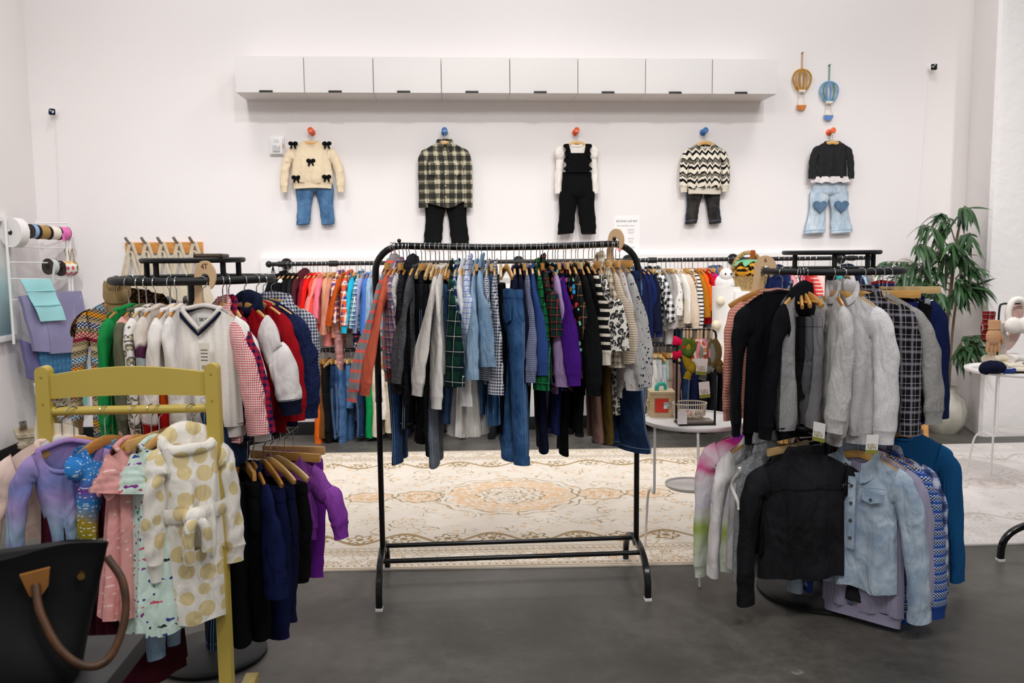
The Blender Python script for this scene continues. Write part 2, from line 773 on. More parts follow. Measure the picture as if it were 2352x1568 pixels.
def wall_rail(x0, x1, z, flanges, couplings, label, endcap=None):
    t = thing('pipe_rail', label, 'clothes rail', ((x0 + x1) / 2, RAIL_Y, z), 0, 'black pipe rails on the back wall')
    c = (x0 + x1) / 2
    MB().tube([(x0 - c, 0, 0), (x1 - c, 0, 0)], 0.0165, 14).build('pipe', BLACKM, t)
    for f in flanges:
        m = MB()
        m.tube([(f - c, 0, 0), (f - c, WY - RAIL_Y - 0.06, 0)], 0.0165, 12)
        m.tube([(f - c, WY - RAIL_Y - 0.075, 0), (f - c, WY - RAIL_Y - 0.06, 0)], 0.045, 20)
        m.tube([(f - c - 0.03, 0, 0), (f - c + 0.03, 0, 0)], 0.022, 14)
        m.build('flange', BLACKM, t)
    for f in couplings:
        MB().tube([(f - c - 0.035, 0, 0), (f - c + 0.035, 0, 0)], 0.023, 14).build('coupling', BLACKM, t)
    if endcap is not None:
        MB().ball((endcap - c, 0, 0), 0.026).build('end_cap', BLACKM, t)


wall_rail(-1.43, 1.02, RAIL_Z, [-1.33, 0.55], [-0.93], 'upper black pipe rail with black tops near the ribbon side, on the back wall', -1.43)
wall_rail(1.021, 3.46, RAIL_Z, [1.46, 2.35, 3.28], [1.62], 'upper black pipe rail with red and orange tops, near the plant on the back wall', 3.46)
wall_rail(-1.43, 1.02, LOW_Z, [-1.33, 0.55], [-0.93], 'lower black pipe rail with jeans near the ribbon side, on the back wall', -1.43)
wall_rail(1.021, 3.46, LOW_Z, [1.46, 2.35, 3.28], [2.0], 'lower black pipe rail with grey trousers behind the toy box, on the back wall', 3.46)


# ------------------------------------------------------------------ rugs
def rug_mat(name, hx, hy, cream, line, peach, amount):
    n = NT(name)
    s = n.sep()
    x, y = s[0], s[1]
    ax, ay = n.m('ABSOLUTE', x), n.m('ABSOLUTE', y)
    d = n.m('MINIMUM', n.m('SUBTRACT', hx, ax), n.m('SUBTRACT', hy, ay))
    base = n.ramp(n.noise(6, 5, rough=0.65), [(0.3, cream[0]), (0.7, cream[1])])
    g = n.noise(14, 3)
    wear = n.step(g, 0.34, 0.56)
    col = base

    def pick(lo, hi, v=d):
        return n.m('MULTIPLY', n.m('GREATER_THAN', v, lo), n.lt(v, hi))
    # border lines and dotted guard stripes
    run = n.m('ADD', x, y)
    diff = n.m('SUBTRACT', x, y)
    dash = n.m('MULTIPLY', n.band(run, 0.034, 0.02), n.band(diff, 0.034, 0.024))
    for lo, hi, op, dd in ((0.008, 0.02, .8, 0), (0.03, 0.05, .75, 1), (0.056, 0.062, .7, 0), (0.2, 0.206, .7, 0), (0.212, 0.232, .75, 1), (0.238, 0.248, .8, 0), (0.258, 0.278, .65, 1), (0.284, 0.29, .7, 0)):
        f = n.m('MULTIPLY', pick(lo, hi), op * amount)
        if dd:
            f = n.m('MULTIPLY', f, dash)
        col = n.mix(f, col, line)
    # flower heads in the border band and field
    w = n.noise(22, 2, col=True)
    vv = n.node('ShaderNodeVectorMath', operation='MULTIPLY_ADD')
    n.put(vv.inputs[0], w)
    vv.inputs[1].default_value = (0.05, 0.05, 0.0)
    n.put(vv.inputs[2], n.obj())
    fl = n.vor(9.0, vv.outputs[0], 0.55, dim='2D')
    ring = n.m('ADD', pick(0.13, 0.19, fl), pick(0.26, 0.31, fl))
    ed = n.vor(17.0, vv.outputs[0], 0.9, 'DISTANCE_TO_EDGE', dim='2D')
    vines = n.lt(ed, 0.035)
    inband = pick(0.07, 0.195)
    col = n.mix(n.m('MULTIPLY', n.m('MULTIPLY', n.m('MAXIMUM', ring, vines), inband), 0.62 * amount), col, line)
    col = n.mix(n.m('MULTIPLY', n.m('MULTIPLY', n.lt(fl, 0.1), inband), 0.8 * amount), col, peach)
    # field: scattered curling sprigs
    field = n.m('GREATER_THAN', d, 0.3)
    v2 = n.vor(6.0, vv.outputs[0], 1.0, dim='2D')
    ang = n.noise(11, 2)
    sprig = n.m('MULTIPLY', pick(0.30, 0.345, v2), n.step(ang, 0.5, 0.56))
    sprig2 = n.m('MULTIPLY', n.lt(ed, 0.03), n.step(n.noise(5, 2), 0.53, 0.6))
    col = n.mix(n.m('MULTIPLY', n.m('MULTIPLY', n.m('MAXIMUM', sprig, sprig2), field), 0.75 * amount), col, line)
    col = n.mix(n.m('MULTIPLY', n.m('MULTIPLY', n.lt(v2, 0.1), field), 0.7 * amount), col, peach)
    # scrolling vine along both long sides
    wave = n.m('MULTIPLY', n.m('SINE', n.m('MULTIPLY', x, 2 * PI / 0.46)), 0.075)
    dv = n.m('ABSOLUTE', n.m('SUBTRACT', n.m('SUBTRACT', ay, hy - 0.42), wave))
    col = n.mix(n.m('MULTIPLY', n.m('MULTIPLY', n.lt(dv, 0.017), n.lt(ax, hx - 0.35)), 0.75 * amount), col, line)
    fx = n.m('SUBTRACT', n.m('FRACT', n.m('ADD', n.m('MULTIPLY', x, 1 / 0.23), 20.0)), 0.5)
    fy = n.m('MULTIPLY', n.m('SUBTRACT', ay, hy - 0.42), 1 / 0.23)
    fr = n.m('SQRT', n.m('ADD', n.m('MULTIPLY', fx, fx), n.m('MULTIPLY', fy, fy)))
    pet = n.m('MULTIPLY_ADD', n.m('SINE', n.m('MULTIPLY', n.m('ARCTAN2', fy, fx), 6.0)), 0.06, 0.27)
    rr = n.m('SUBTRACT', fr, pet)
    col = n.mix(n.m('MULTIPLY', pick(-0.07, 0.0, rr), 0.85 * amount), col, line)
    col = n.mix(n.m('MULTIPLY', n.lt(fr, 0.09), 0.8 * amount), col, line)
    # medallion with its pendants
    def ell(cx, rx, ry, lobes, amp):
        ex = n.m('MULTIPLY', n.m('SUBTRACT', ax, cx) if cx else x, 1 / rx)
        ey = n.m('MULTIPLY', y, 1 / ry)
        r = n.m('SQRT', n.m('ADD', n.m('MULTIPLY', ex, ex), n.m('MULTIPLY', ey, ey)))
        a = n.m('ARCTAN2', ey, ex)
        return n.m('ADD', r, n.m('MULTIPLY', n.m('SINE', n.m('MULTIPLY', a, float(lobes))), amp))
    r1 = ell(0, 0.40, 0.34, 14, 0.035)
    spk = n.step(n.noise(45, 2), 0.40, 0.55)
    col = n.mix(n.m('MULTIPLY', n.m('MULTIPLY', pick(0.5, 0.95, r1), spk), 0.95 * amount), col, peach)
    for lo, hi in ((0.98, 1.02), (0.48, 0.52), (0.36, 0.40), (0.2, 0.25), (0.06, 0.1), (1.12, 1.15)):
        col = n.mix(n.m('MULTIPLY', n.m('MULTIPLY', pick(lo, hi, r1), wear), 0.75 * amount), col, line)
    for cx, rx, ry in ((0.56, 0.14, 0.12), (0.86, 0.14, 0.10)):
        r2 = ell(cx, rx, ry, 9, 0.06)
        col = n.mix(n.m('MULTIPLY', n.m('MULTIPLY', n.lt(r2, 0.9), spk), 0.9 * amount), col, peach)
        col = n.mix(n.m('MULTIPLY', pick(0.95, 1.06, r2), 0.7 * amount), col, line)
        col = n.mix(n.m('MULTIPLY', n.m('MULTIPLY', pick(0.4, 0.5, r2), wear), 0.6 * amount), col, line)
    return n.finish(col, 0.95, n.noise(420, 2), 0.3, 0.004, spec=0.1)


def rug(corners, label, mat_args, nm):
    c = sum((Vector(p) for p in corners), Vector()) / 4
    ux = (Vector(corners[1]) - Vector(corners[0]))
    ang = math.atan2(ux.y, ux.x)
    t_obj = MB()
    hx = ux.length / 2
    hy = (Vector(corners[3]) - Vector(corners[0])).length / 2
    # slightly uneven woven slab
    def top(u, v):
        return Vector(((u * 2 - 1) * hx, (v * 2 - 1) * hy, 0.009))
    t_obj.grid(top, 30, 24)
    edge = [(-hx, -hy), (hx, -hy), (hx, hy), (-hx, hy)]
    t_obj.loft([[Vector((x, y, 0.009)) for x, y in edge], [Vector((x, y, 0.0005)) for x, y in edge]], True, False, True)
    o = t_obj.build('rug', rug_mat(nm, hx, hy, *mat_args), ang=0.5, merge=1e-5)
    o.location = c
    o.rotation_euler = (0, 0, ang)
    tag(o, label, 'rug')


RC = atz(1172, 1140, 0)
ra = math.atan2(-0.085, 1.0) * 0.55
def rot2(x, y, a=ra, c=RC):
    return (c.x + x * math.cos(a) - y * math.sin(a), c.y + x * math.sin(a) + y * math.cos(a), 0)
RHX, RHY = 1.60, 1.20
rug([rot2(-RHX, -RHY), rot2(RHX, -RHY), rot2(RHX, RHY), rot2(-RHX, RHY)], 'cream rug with a peach medallion under the straight garment rack',
    (('#e9dccb', '#f4ebdf'), '#a68a5e', '#ecc7a0', 1.15), 'cream_medallion_rug')
c2 = Vector((3.95, 5.06, 0))
def rot3(x, y):
    a = -0.02
    return (c2.x + x * math.cos(a) - y * math.sin(a), c2.y + x * math.sin(a) + y * math.cos(a), 0)
rug([rot3(-1.5, -1.08), rot3(1.5, -1.08), rot3(1.5, 1.08), rot3(-1.5, 1.08)], 'pale white rug with faint worn pattern between the two round tables and the plant',
    (('#e6dedb', '#f2ece9'), '#b0a497', '#dccabf', 0.55), 'pale_worn_rug')


# ------------------------------------------------------------------ straight garment rack
BAR_Y, BAR_Z = 3.73, 1.53
t = thing('garment_rack', 'straight black metal garment rack with arched feet, packed with clothes, on the medallion rug edge', 'clothes rack', (0.246, BAR_Y, 0))
XL, XR = -0.329 - 0.246, 0.819 - 0.246
path = [(XL, 0, 0.86), (XL, 0, 1.40)]
for k in range(1, 9):
    a = PI - PI / 2 * k / 8
    path.append((XL + 0.115 + 0.115 * math.cos(a), 0, BAR_Z - 0.115 + 0.115 * math.sin(a)))
for k in range(1, 8):
    u = k / 8
    path.append((lerp(XL + 0.115, XR - 0.115, u), 0, BAR_Z - 0.010 * math.sin(PI * u)))
for k in range(0, 9):
    a = PI / 2 - PI / 2 * k / 8
    path.append((XR - 0.115 + 0.115 * math.cos(a), 0, BAR_Z - 0.115 + 0.115 * math.sin(a)))
path += [(XR, 0, 1.40), (XR, 0, 0.86)]
MB().tube(path, 0.0145, 14).build('top_bar', BLACK, t)
for x in (XL, XR):
    MB().tube([(x, 0, 0.17), (x, 0, 0.88)], 0.0125, 12).build('post', BLACK, t)
    MB().tube([(x, 0, 0.85), (x, 0, 0.868)], 0.0155, 12).build('joint_collar', BLACK, t)
    arch = []
    for k in range(25):
        a = PI * k / 24
        yy = -0.235 * math.cos(a)
        zz = 0.012 + 0.145 * min(1.0, math.sin(a) * 1.0) ** 0.55 + 0.03 * math.sin(a)
        arch.append((x, yy, zz))
    ft = MB()
    rings = []
    for k, p in enumerate(arch):
        tt = Vector(arch[min(k + 1, 24)]) - Vector(arch[max(k - 1, 0)])
        tt.normalize()
        nn = Vector((0, -tt.z, tt.y))
        w, h = 0.0135, 0.0135
        rings.append([Vector(p) + Vector((sx * w, 0, 0)) + nn * (sz * h) for sx, sz in ((-1, -.7), (-.7, -1), (.7, -1), (1, -.7), (1, .7), (.7, 1), (-.7, 1), (-1, .7))])
    ft.loft(rings)
    fo = ft.build('foot', BLACK, t)
    for s in (-1, 1):
        MB().box((x, s * 0.235, 0.007), (0.031, 0.031, 0.014), 0.003).build('foot_cap', WHITE, fo, label='white plastic foot cap')
    MB().box((x, 0, 0.178), (0.034, 0.05, 0.02), 0.006).build('bracket', BLACK, t)
    MB().ball((x + (0.105 if x < 0 else -0.105), 0, BAR_Z + 0.022), 0.009).build('finial', BLACK, t)
for y in (-0.105, 0.095):
    MB().tube([(XL, y, 0.166), (XR, y, 0.166)], 0.0105, 12).build('lower_bar', BLACK, t)


# ------------------------------------------------------------------ round racks
def round_rack(cx, cy, R, zring, RL, zlow, ztop, rtop, label, post_ang, base=0.275):
    t = thing('round_garment_rack', label, 'clothes rack', (cx, cy, 0), 0, 'black round garment racks')
    MB().lathe([(base, 0.0), (base, 0.012), (base - 0.012, 0.022), (0.06, 0.034), (0.032, 0.05)], n=48).build('base', BLACKM, t)
    MB().tube([(0, 0, 0.03), (0, 0, zring + 0.01)], 0.022, 18).build('pole', BLACKM, t)
    def circ(r, z, n=56):
        return [(r * math.cos(2 * PI * k / n), r * math.sin(2 * PI * k / n), z) for k in range(n)]
    MB().tube(circ(R, zring), 0.0135, 12, True).build('hanging_ring', BLACKM, t)
    for a in post_ang:
        c, s = math.cos(a), math.sin(a)
        MB().box((0, 0, 0), (1, 1, 1)) if False else None
        MB().tube([(0, 0, zring), (R * c, R * s, zring)], 0.011, 8, flat=0.6).build('spoke', BLACKM, t)
        rp = rtop * 0.86
        MB().tube([(rp * c, rp * s, zring), (rp * c, rp * s, ztop - 0.01)], 0.010, 10).build('upright', BLACKM, t)
    MB().tube(circ(RL, zlow), 0.0125, 12, True).build('lower_ring', BLACKM, t)
    for k in range(4):
        a = post_ang[0] + 0.35 + k * PI / 2
        MB().tube([(0, 0, zlow), (RL * math.cos(a), RL * math.sin(a), zlow)], 0.01, 8).build('lower_spoke', BLACKM, t)
    MB().lathe([(0.001, ztop - 0.012), (rtop - 0.006, ztop - 0.012), (rtop, ztop - 0.006), (rtop, ztop + 0.002), (rtop - 0.006, ztop + 0.006), (0.001, ztop + 0.006)], n=48).build('top_disc', BLACKM, t)
    return t


LC, LR_, LZ, LLR, LLZ = Vector((-0.925, 3.15, 0)), 0.272, 1.413, 0.33, 0.865
RCN, RR_, RZ, RLR, RLZ = Vector((1.605, 3.53, 0)), 0.285, 1.408, 0.34, 0.785
round_rack(LC.x, LC.y, LR_, LZ, LLR, LLZ, 1.484, 0.18, 'black round garment rack with a phone on its top disc, behind the yellow rack', [R_(a) for a in (200, 235, 325, 20)], 0.2)
round_rack(RCN.x, RCN.y, RR_, RZ, RLR, RLZ, 1.487, 0.20, 'black round garment rack of grey and denim tops, in front of the plant', [R_(a) for a in (190, 250, 300, 350)])

# ------------------------------------------------------------------ yellow rack
YEL = plain('#c6ae52', 0.4, var=0.05, vs=5)
YY = 2.60
t = thing('dress_up_rack', 'low yellow painted wooden rack hung with fancy dresses', 'clothes rack', (-0.967, YY, 0))
YW = 0.2445
for x in (-YW, YW):
    ol = [(x - 0.019, 0.03), (x + 0.019, 0.03)] + [(x + 0.019 * math.cos(PI * k / 14), 1.158 + 0.019 * math.sin(PI * k / 14)) for k in range(15)]
    MB().prism(ol, -0.021, 0.021).build('post', YEL, t, 0.5)
    MB().box((x, 0, 0.02), (0.045, 0.64, 0.04), 0.006).build('foot', YEL, t)
    for z in (1.145, 1.065):
        MB().tube([(x - 0.0, -0.0218, z), (x, -0.0205, z)], 0.004, 10).build('screw_plug', plain('#a8913c', 0.5), t)
n = 20
oo = [(lerp(-YW, YW, k / n), 1.078 + 0.008 * math.sin(PI * k / n)) for k in range(n + 1)] + [(lerp(YW, -YW, k / n), 1.147 + 0.024 * math.sin(PI * k / n)) for k in range(n + 1)]
MB().prism(oo, -0.011, 0.011).build('top_panel', YEL, t, ang=0.5)
MB().tube([(-YW, 0, 1.04), (YW, 0, 1.04)], 0.0135, 14).build('rail', YEL, t)
MB().box((0, 0, 0.13), (2 * YW - 0.03, 0.022, 0.06), 0.004).build('bottom_panel', YEL, t)
YRZ = 1.04

# ------------------------------------------------------------------ hangers
WOODS = [wood(), wood('#e0b574', '#cf9d58'), wood('#c98f4a', '#ad7433'), wood('#dfc08c', '#cda66a')]
WOODR = wood('#d2a05a', '#b9833f', 0.22)
GREYP = plain('#d9d9db', 0.35)
HOOK_H = 0.076
HANG_D = 0.076 - 0.0045 + 0.0165  # rail top down to the hanger's neck


def hook_mesh(r=0.0019, h=HOOK_H, rad=0.0185):
    c = h - 0.0045
    pts = [(0, 0, 0.0), (0, 0, c - rad - 0.008), (0.004, 0, c - rad + 0.001)]
    for k in range(0, 15):
        a = -PI / 2 + 0.45 + (PI * 1.25) * k / 14
        pts.append((rad * math.cos(a), 0, c + rad * math.sin(a)))
    return MB().tube(pts, r, 6).mesh('hook', CHROME)


HOOK = hook_mesh()


def arm_mesh(half=0.165, drop=0.062, h0=0.030, h1=0.026, th=0.0062, bar=False, curve=0.0):
    m = MB()
    rings = []
    n = 24
    for k in range(n + 1):
        u = -1 + 2 * k / n
        a = abs(u)
        x = half * u
        z = -drop * (a ** 1.5) - 0.004
        y = -curve * a * a
        h = lerp(h0, h1, a) * 0.5
        if a > 0.96:
            h *= 0.7
        tt = Vector((1, 0, -drop * 1.5 * a ** 0.5 / half * (1 if u > 0 else -1))).normalized()
        nn = Vector((-tt.z, 0, tt.x))
        c = Vector((x, y, z - h * 0.6))
        e = [(-1, -.6), (-.6, -1), (.6, -1), (1, -.6), (1, .6), (.6, 1), (-.6, 1), (-1, .6)]
        rings.append([c + Vector((0, ey * th, 0)) + nn * (ez * h) for ey, ez in e])
    m.loft(rings)
    if bar:
        m.tube([(-half * 0.86, -0.012, -drop * 0.88), (half * 0.86, -0.012, -drop * 0.88)], 0.0045, 8)
    return m.mesh('arm', WOODS[0], 0.9)


ARM_CACHE = {}


def make_hanger(pos, yaw, label, half=0.165, kind='wood', wd=0, group=None, curve=0.0):
    """pos: point on top of the rail; the hanger's origin is where the hook meets the wood"""
    t = thing('clothes_hanger' if kind != 'clip' else 'clip_hanger', label, 'hanger', Vector(pos) - Vector((0, 0, HANG_D)), yaw, group)
    link_mesh('hook', HOOK, t)
    if kind == 'clip':
        key = ('clip', round(half, 3))
        if key not in ARM_CACHE:
            a = MB().box((0, 0, -0.012), (half * 2, 0.013, 0.03), 0.003).mesh('clip_bar', WOODS[0])
            cs = []
            for s in (-1, 1):
                c = MB()
                x = s * half * 0.72
                c.tube([(x - s * 0.03, -0.004, -0.02), (x + s * 0.022, -0.004, -0.03), (x + s * 0.022, -0.004, -0.055), (x, -0.006, -0.058)], 0.0014, 6)
                c.box((x, -0.006, -0.062), (0.022, 0.006, 0.026), 0.002)
                c.box((x, 0.006, -0.062), (0.022, 0.006, 0.026), 0.002)
                cs.append(c.mesh('clip', CHROME))
            ARM_CACHE[key] = (a, cs)
        a, cs = ARM_CACHE[key]
        link_mesh('clip_bar', a, t, WOODS[wd % 4])
        for c in cs:
            link_mesh('clip', c, t)
    else:
        key = (kind, round(half, 3), curve)
        if key not in ARM_CACHE:
            ARM_CACHE[key] = arm_mesh(half, bar=(kind == 'bar'), curve=curve, drop=0.062 * half / 0.165)
        link_mesh('arm', ARM_CACHE[key], t, GREYP if kind == 'plastic' else WOODS[wd % 4])
    return t


# ------------------------------------------------------------------ garment building
def ztop(x, drop, half):
    return -drop * (min(1.0, abs(x) / half) ** 1.5) + 0.006


def top_parts(root, mat, W=0.15, L=0.42, S=0.40, T=0.022, fit=0.95, collar='crew', hem='rib', smat=None, cuff='rib',
              twist=0.9, swing=0.0, splay=0.0, tail=0.0, seed=0, dip=0.05, rmat=None, fold=1.0, buttons=None, scut=False,
              nu=16, nv=12, slim=1.0, sides=(-1, 1), split=False, bodymat=None, hoodmat=None, neckw=0.062, bend=0.0, swing2=None, oneside=False, tall=1.0):
    rnd = random.Random(seed * 7 + 3)
    ph = rnd.uniform(0, 6)
    drop = 0.062 * W / 0.165 + 0.006
    un = neckw / W
    rm = rmat or mat
    zh = -L

    def halfw(z):
        t = (z - 0.0) / zh
        a = W * (1.0 - 0.12 * sstep(t / 0.35))
        return lerp(a, W * fit, sstep((t - 0.3) / 0.7)) if t > 0.3 else a

    def sheet(sgn):
        def fn(u, v):
            uu = u * 2 - 1
            x0 = uu * W
            zt = ztop(x0, drop, W)
            if abs(uu) < un:
                q = math.sqrt(max(0.0, 1 - (uu / un) ** 2))
                zt -= (dip if sgn < 0 else 0.012) * q
            zb = zh - (tail * (1 - abs(uu) ** 2.5) if tail else 0) + 0.006 * math.sin(uu * 5 + ph)
            z = lerp(zt, zb, v)
            x = uu * halfw(z)
            d = max(T, 0.02) * math.sqrt(max(0.0, 1 - uu ** 4)) * lerp(0.55, T / max(T, 0.02), sstep(v / 0.35))
            if hem == 'rib':
                d *= 1 - 0.25 * sstep((v - 0.9) / 0.1)
            f = fold * 0.011 * sstep(v * 1.2) * (1 - uu ** 4)
            d += f * math.sin(uu * 8.5 + ph * (1.7 if sgn > 0 else 1) + 1.5 * v) + f * 0.6 * math.sin(uu * 15 + 4 * v + ph)
            return Vector((x, sgn * d, z))
        return fn
    m = MB()
    m.grid(sheet(-1), nu, nv)
    m.grid(sheet(1), nu, nv)
    m.build('body', bodymat or mat, root, 1.2, merge=1e-4)
    # sleeves
    if S > 0:
        for sd in sides:
            splay_ = splay if sd > 0 else min(splay, 0.02) if oneside else splay
            rn = random.Random(seed * 13 + sd)
            p1 = rn.uniform(0, 6)
            r0 = 0.5 * W * slim * (0.92 if S > 0.15 else 1.0)
            r1 = 0.255 * W * slim if S > 0.15 else r0 * 0.9
            tp = -drop + 0.004
            sw = (swing if sd > 0 else (swing2 if swing2 is not None else -swing * 0.3))
            if S > 0.15:
                cp = [(0.78 * W, 0, tp - r0 * 0.72), (0.96 * W, 0, tp - r0 * 0.85), (1.06 * W + splay_ * 0.25, sw * 0.15, tp - r0 * 1.45),
                      (1.08 * W + splay_ * 0.6, sw * 0.5, -S * 0.55), (1.07 * W + splay_ * 0.9 - bend * 0.4, sw * 0.85, -S * 0.8), (1.05 * W + splay_ - bend, sw, -S + 0.02)]
            else:
                cp = [(0.78 * W, 0, tp - r0 * 0.72), (0.95 * W, 0, tp - r0 * 0.9), (1.08 * W + splay_ * 0.5, sw * 0.3, tp - r0 * 1.3), (1.16 * W + splay_, sw, tp - r0 * 1.1 - S * 0.7)]
            P = [Vector((sd * p[0], p[1], p[2])) for p in spline(cp, 7)]
            N = len(P) - 1
            rings = []
            for i, p in enumerate(P):
                t = i / N
                tg = (P[min(i + 1, N)] - P[max(i - 1, 0)]).normalized()
                a = tg.cross(Vector((0, 1, 0)))
                if a.length < 0.05:
                    a = Vector((1, 0, 0))
                a.normalize()
                b = a.cross(tg).normalized()
                tw = twist * sstep((t - 0.25) / 0.5) * sd
                a2 = a * math.cos(tw) + b * math.sin(tw)
                b2 = b * math.cos(tw) - a * math.sin(tw)
                rw = lerp(r0, r0 * 0.60, sstep(t / 0.4)) if t < 0.4 else lerp(r0 * 0.60, r1, (t - 0.4) / 0.6)
                rt = lerp(T * 0.7, max(0.013, T * 0.72), t)
                ring = []
                for k in range(14):
                    an = 2 * PI * k / 14
                    q = 1 + fold * (0.08 * math.sin(3 * an + 6 * t + p1) + 0.07 * math.sin(30 * t + 2 * an + p1) * sstep(t * 2.5) * (0.4 + 0.6 * math.sin(PI * t)))
                    ring.append(p + a2 * (rw * math.cos(an) * q) + b2 * (rt * math.sin(an) * q))
                rings.append(ring)
            so = MB().loft(rings, True, False, True).build('sleeve', smat or mat, root, 1.2)
            if cuff and S > 0.15:
                e, d = P[-1], (P[-1] - P[-2]).normalized()
                pr = rings[-1]
                cl = 0.05 if cuff == 'rib' else 0.042
                s0, s1, s2 = (1.03, 0.92, 0.82) if cuff == 'rib' else (1.06, 1.08, 1.1)
                cr = [[e + (q - e) * s0 - d * 0.004 for q in pr], [e + (q - e) * s1 + d * 0.006 for q in pr], [e + (q - e) * s2 + d * (cl * 0.5) for q in pr], [e + (q - e) * s2 + d * cl for q in pr]]
                MB().loft(cr, True, False, True).build('cuff', rm, so, 0.9)
    # hem band
    if hem == 'rib':
        rings = []
        for dz, s in ((0.006, 1.02), (-0.004, 0.95), (-0.022, 0.93), (-0.04, 0.93)):
            ring = []
            for k in range(28):
                an = 2 * PI * k / 28
                ring.append(Vector((W * fit * s * math.cos(an), T * 0.85 * s * math.sin(an), zh + dz + 0.004 * math.sin(2 * an + ph))))
            rings.append(ring)
        MB().loft(rings, True, False, True).build('hem', rm, root, 0.9)
    # neck
    nw = neckw + 0.003

    def neckpt(a, grow=0.0, up=0.0):
        x = (nw + grow) * math.cos(a)
        y = math.sin(a)
        zt = ztop(x, drop, W) + 0.003
        z = zt - (dip * max(0, -y) + 0.012 * max(0, y))
        return Vector((x, (T * 0.42 + grow * 0.5) * y, z + up))
    if collar == 'crew':
        pts = [neckpt(2 * PI * k / 26) for k in range(26)]
        MB().tube(pts, 0.0085, 7, True).build('neckband', rm, root, 1.2)
    elif collar == 'turtle':
        rings = []
        for up, g in ((-0.012, 0.012), (0.012, 0.004), (0.04, -0.004), (0.066, -0.002), (0.07, 0.004), (0.058, 0.010), (0.03, 0.012)):
            rings.append([neckpt(2 * PI * k / 26, g - 0.008, up * tall) for k in range(26)])
        MB().loft(rings, True, False, False).build('turtleneck', rm, root, 1.2)
    elif collar == 'collar':
        rings = []
        for up, g in ((-0.004, 0.0), (0.022, -0.004), (0.032, 0.001), (0.024, 0.012), (0.002, 0.022), (-0.016, 0.028)):
            ring = []
            for k in range(25):
                a = -PI / 2 + 0.28 + (2 * PI - 0.56) * k / 24
                p = neckpt(a, g, up)
                fr = sstep((-math.sin(a) - 0.3) / 0.7)
                if g > 0.015:
                    p.z -= 0.022 * fr
                    p.y -= 0.010
                ring.append(p)
            rings.append(ring)
        MB().loft(rings, False).build('collar', rm, root, 1.2)
    elif collar == 'hood':
        hm = MB()
        rings = []
        K = 30
        for k in range(K):
            a = 2 * PI * k / K
            y = math.sin(a)
            back = sstep((y + 0.2) / 1.2)
            c = neckpt(a, 0.008, 0.008 + 0.004 * back)
            rr = lerp(0.016, 0.03, back)
            out = Vector((math.cos(a), 0.6 * math.sin(a), 0)).normalized()
            ring = []
            for j in range(9):
                b = 2 * PI * j / 9
                q = 1 + 0.07 * math.sin(3 * b + 3 * a + ph)
                p = c + out * (rr * math.cos(b) * q) + Vector((0, 0, rr * 1.15 * math.sin(b) * q))
                if back > 0 and math.sin(b) < 0.2:
                    p += Vector((0, 0.008, -0.08)) * back
                ring.append(p)
            rings.append(ring)
        hm.loft(rings, True, False, False, True)
        ho = hm.build('hood', hoodmat or mat, root, 1.4)
    elif collar == 'v':
        pts = []
        for k in range(28):
            a = 2 * PI * k / 28
            p = neckpt(a)
            if math.sin(a) < 0:
                p.z = ztop(p.x, drop, W) - dip * (1 - abs(p.x) / nw) ** 0.8
                p.y = -T * (0.35 + 0.5 * (1 - abs(p.x) / nw))
            pts.append(p)
        MB().tube(pts, 0.008, 7, True).build('neckband', rm, root, 1.2)
    if buttons:
        bm_ = buttons if not isinstance(buttons, str) else plain(buttons, 0.4)
        MB().grid(lambda u, v: Vector(((u - 0.5) * 0.026, -T * (0.42 + 0.62 * sstep(v / 0.3)) - 0.006, lerp(-dip - 0.004, zh - tail + 0.006, v))), 2, 10).build('placket', mat, root, 1.2)
        nb = max(3, int((L - dip) / 0.075))
        for k in range(nb):
            z = lerp(-dip - 0.03, zh + 0.03, k / (nb - 1))
            MB().tube([(0, -T * 1.04 - 0.006, z), (0, -T * 1.04 - 0.0095, z)], 0.0055, 10).build('button', bm_, root)


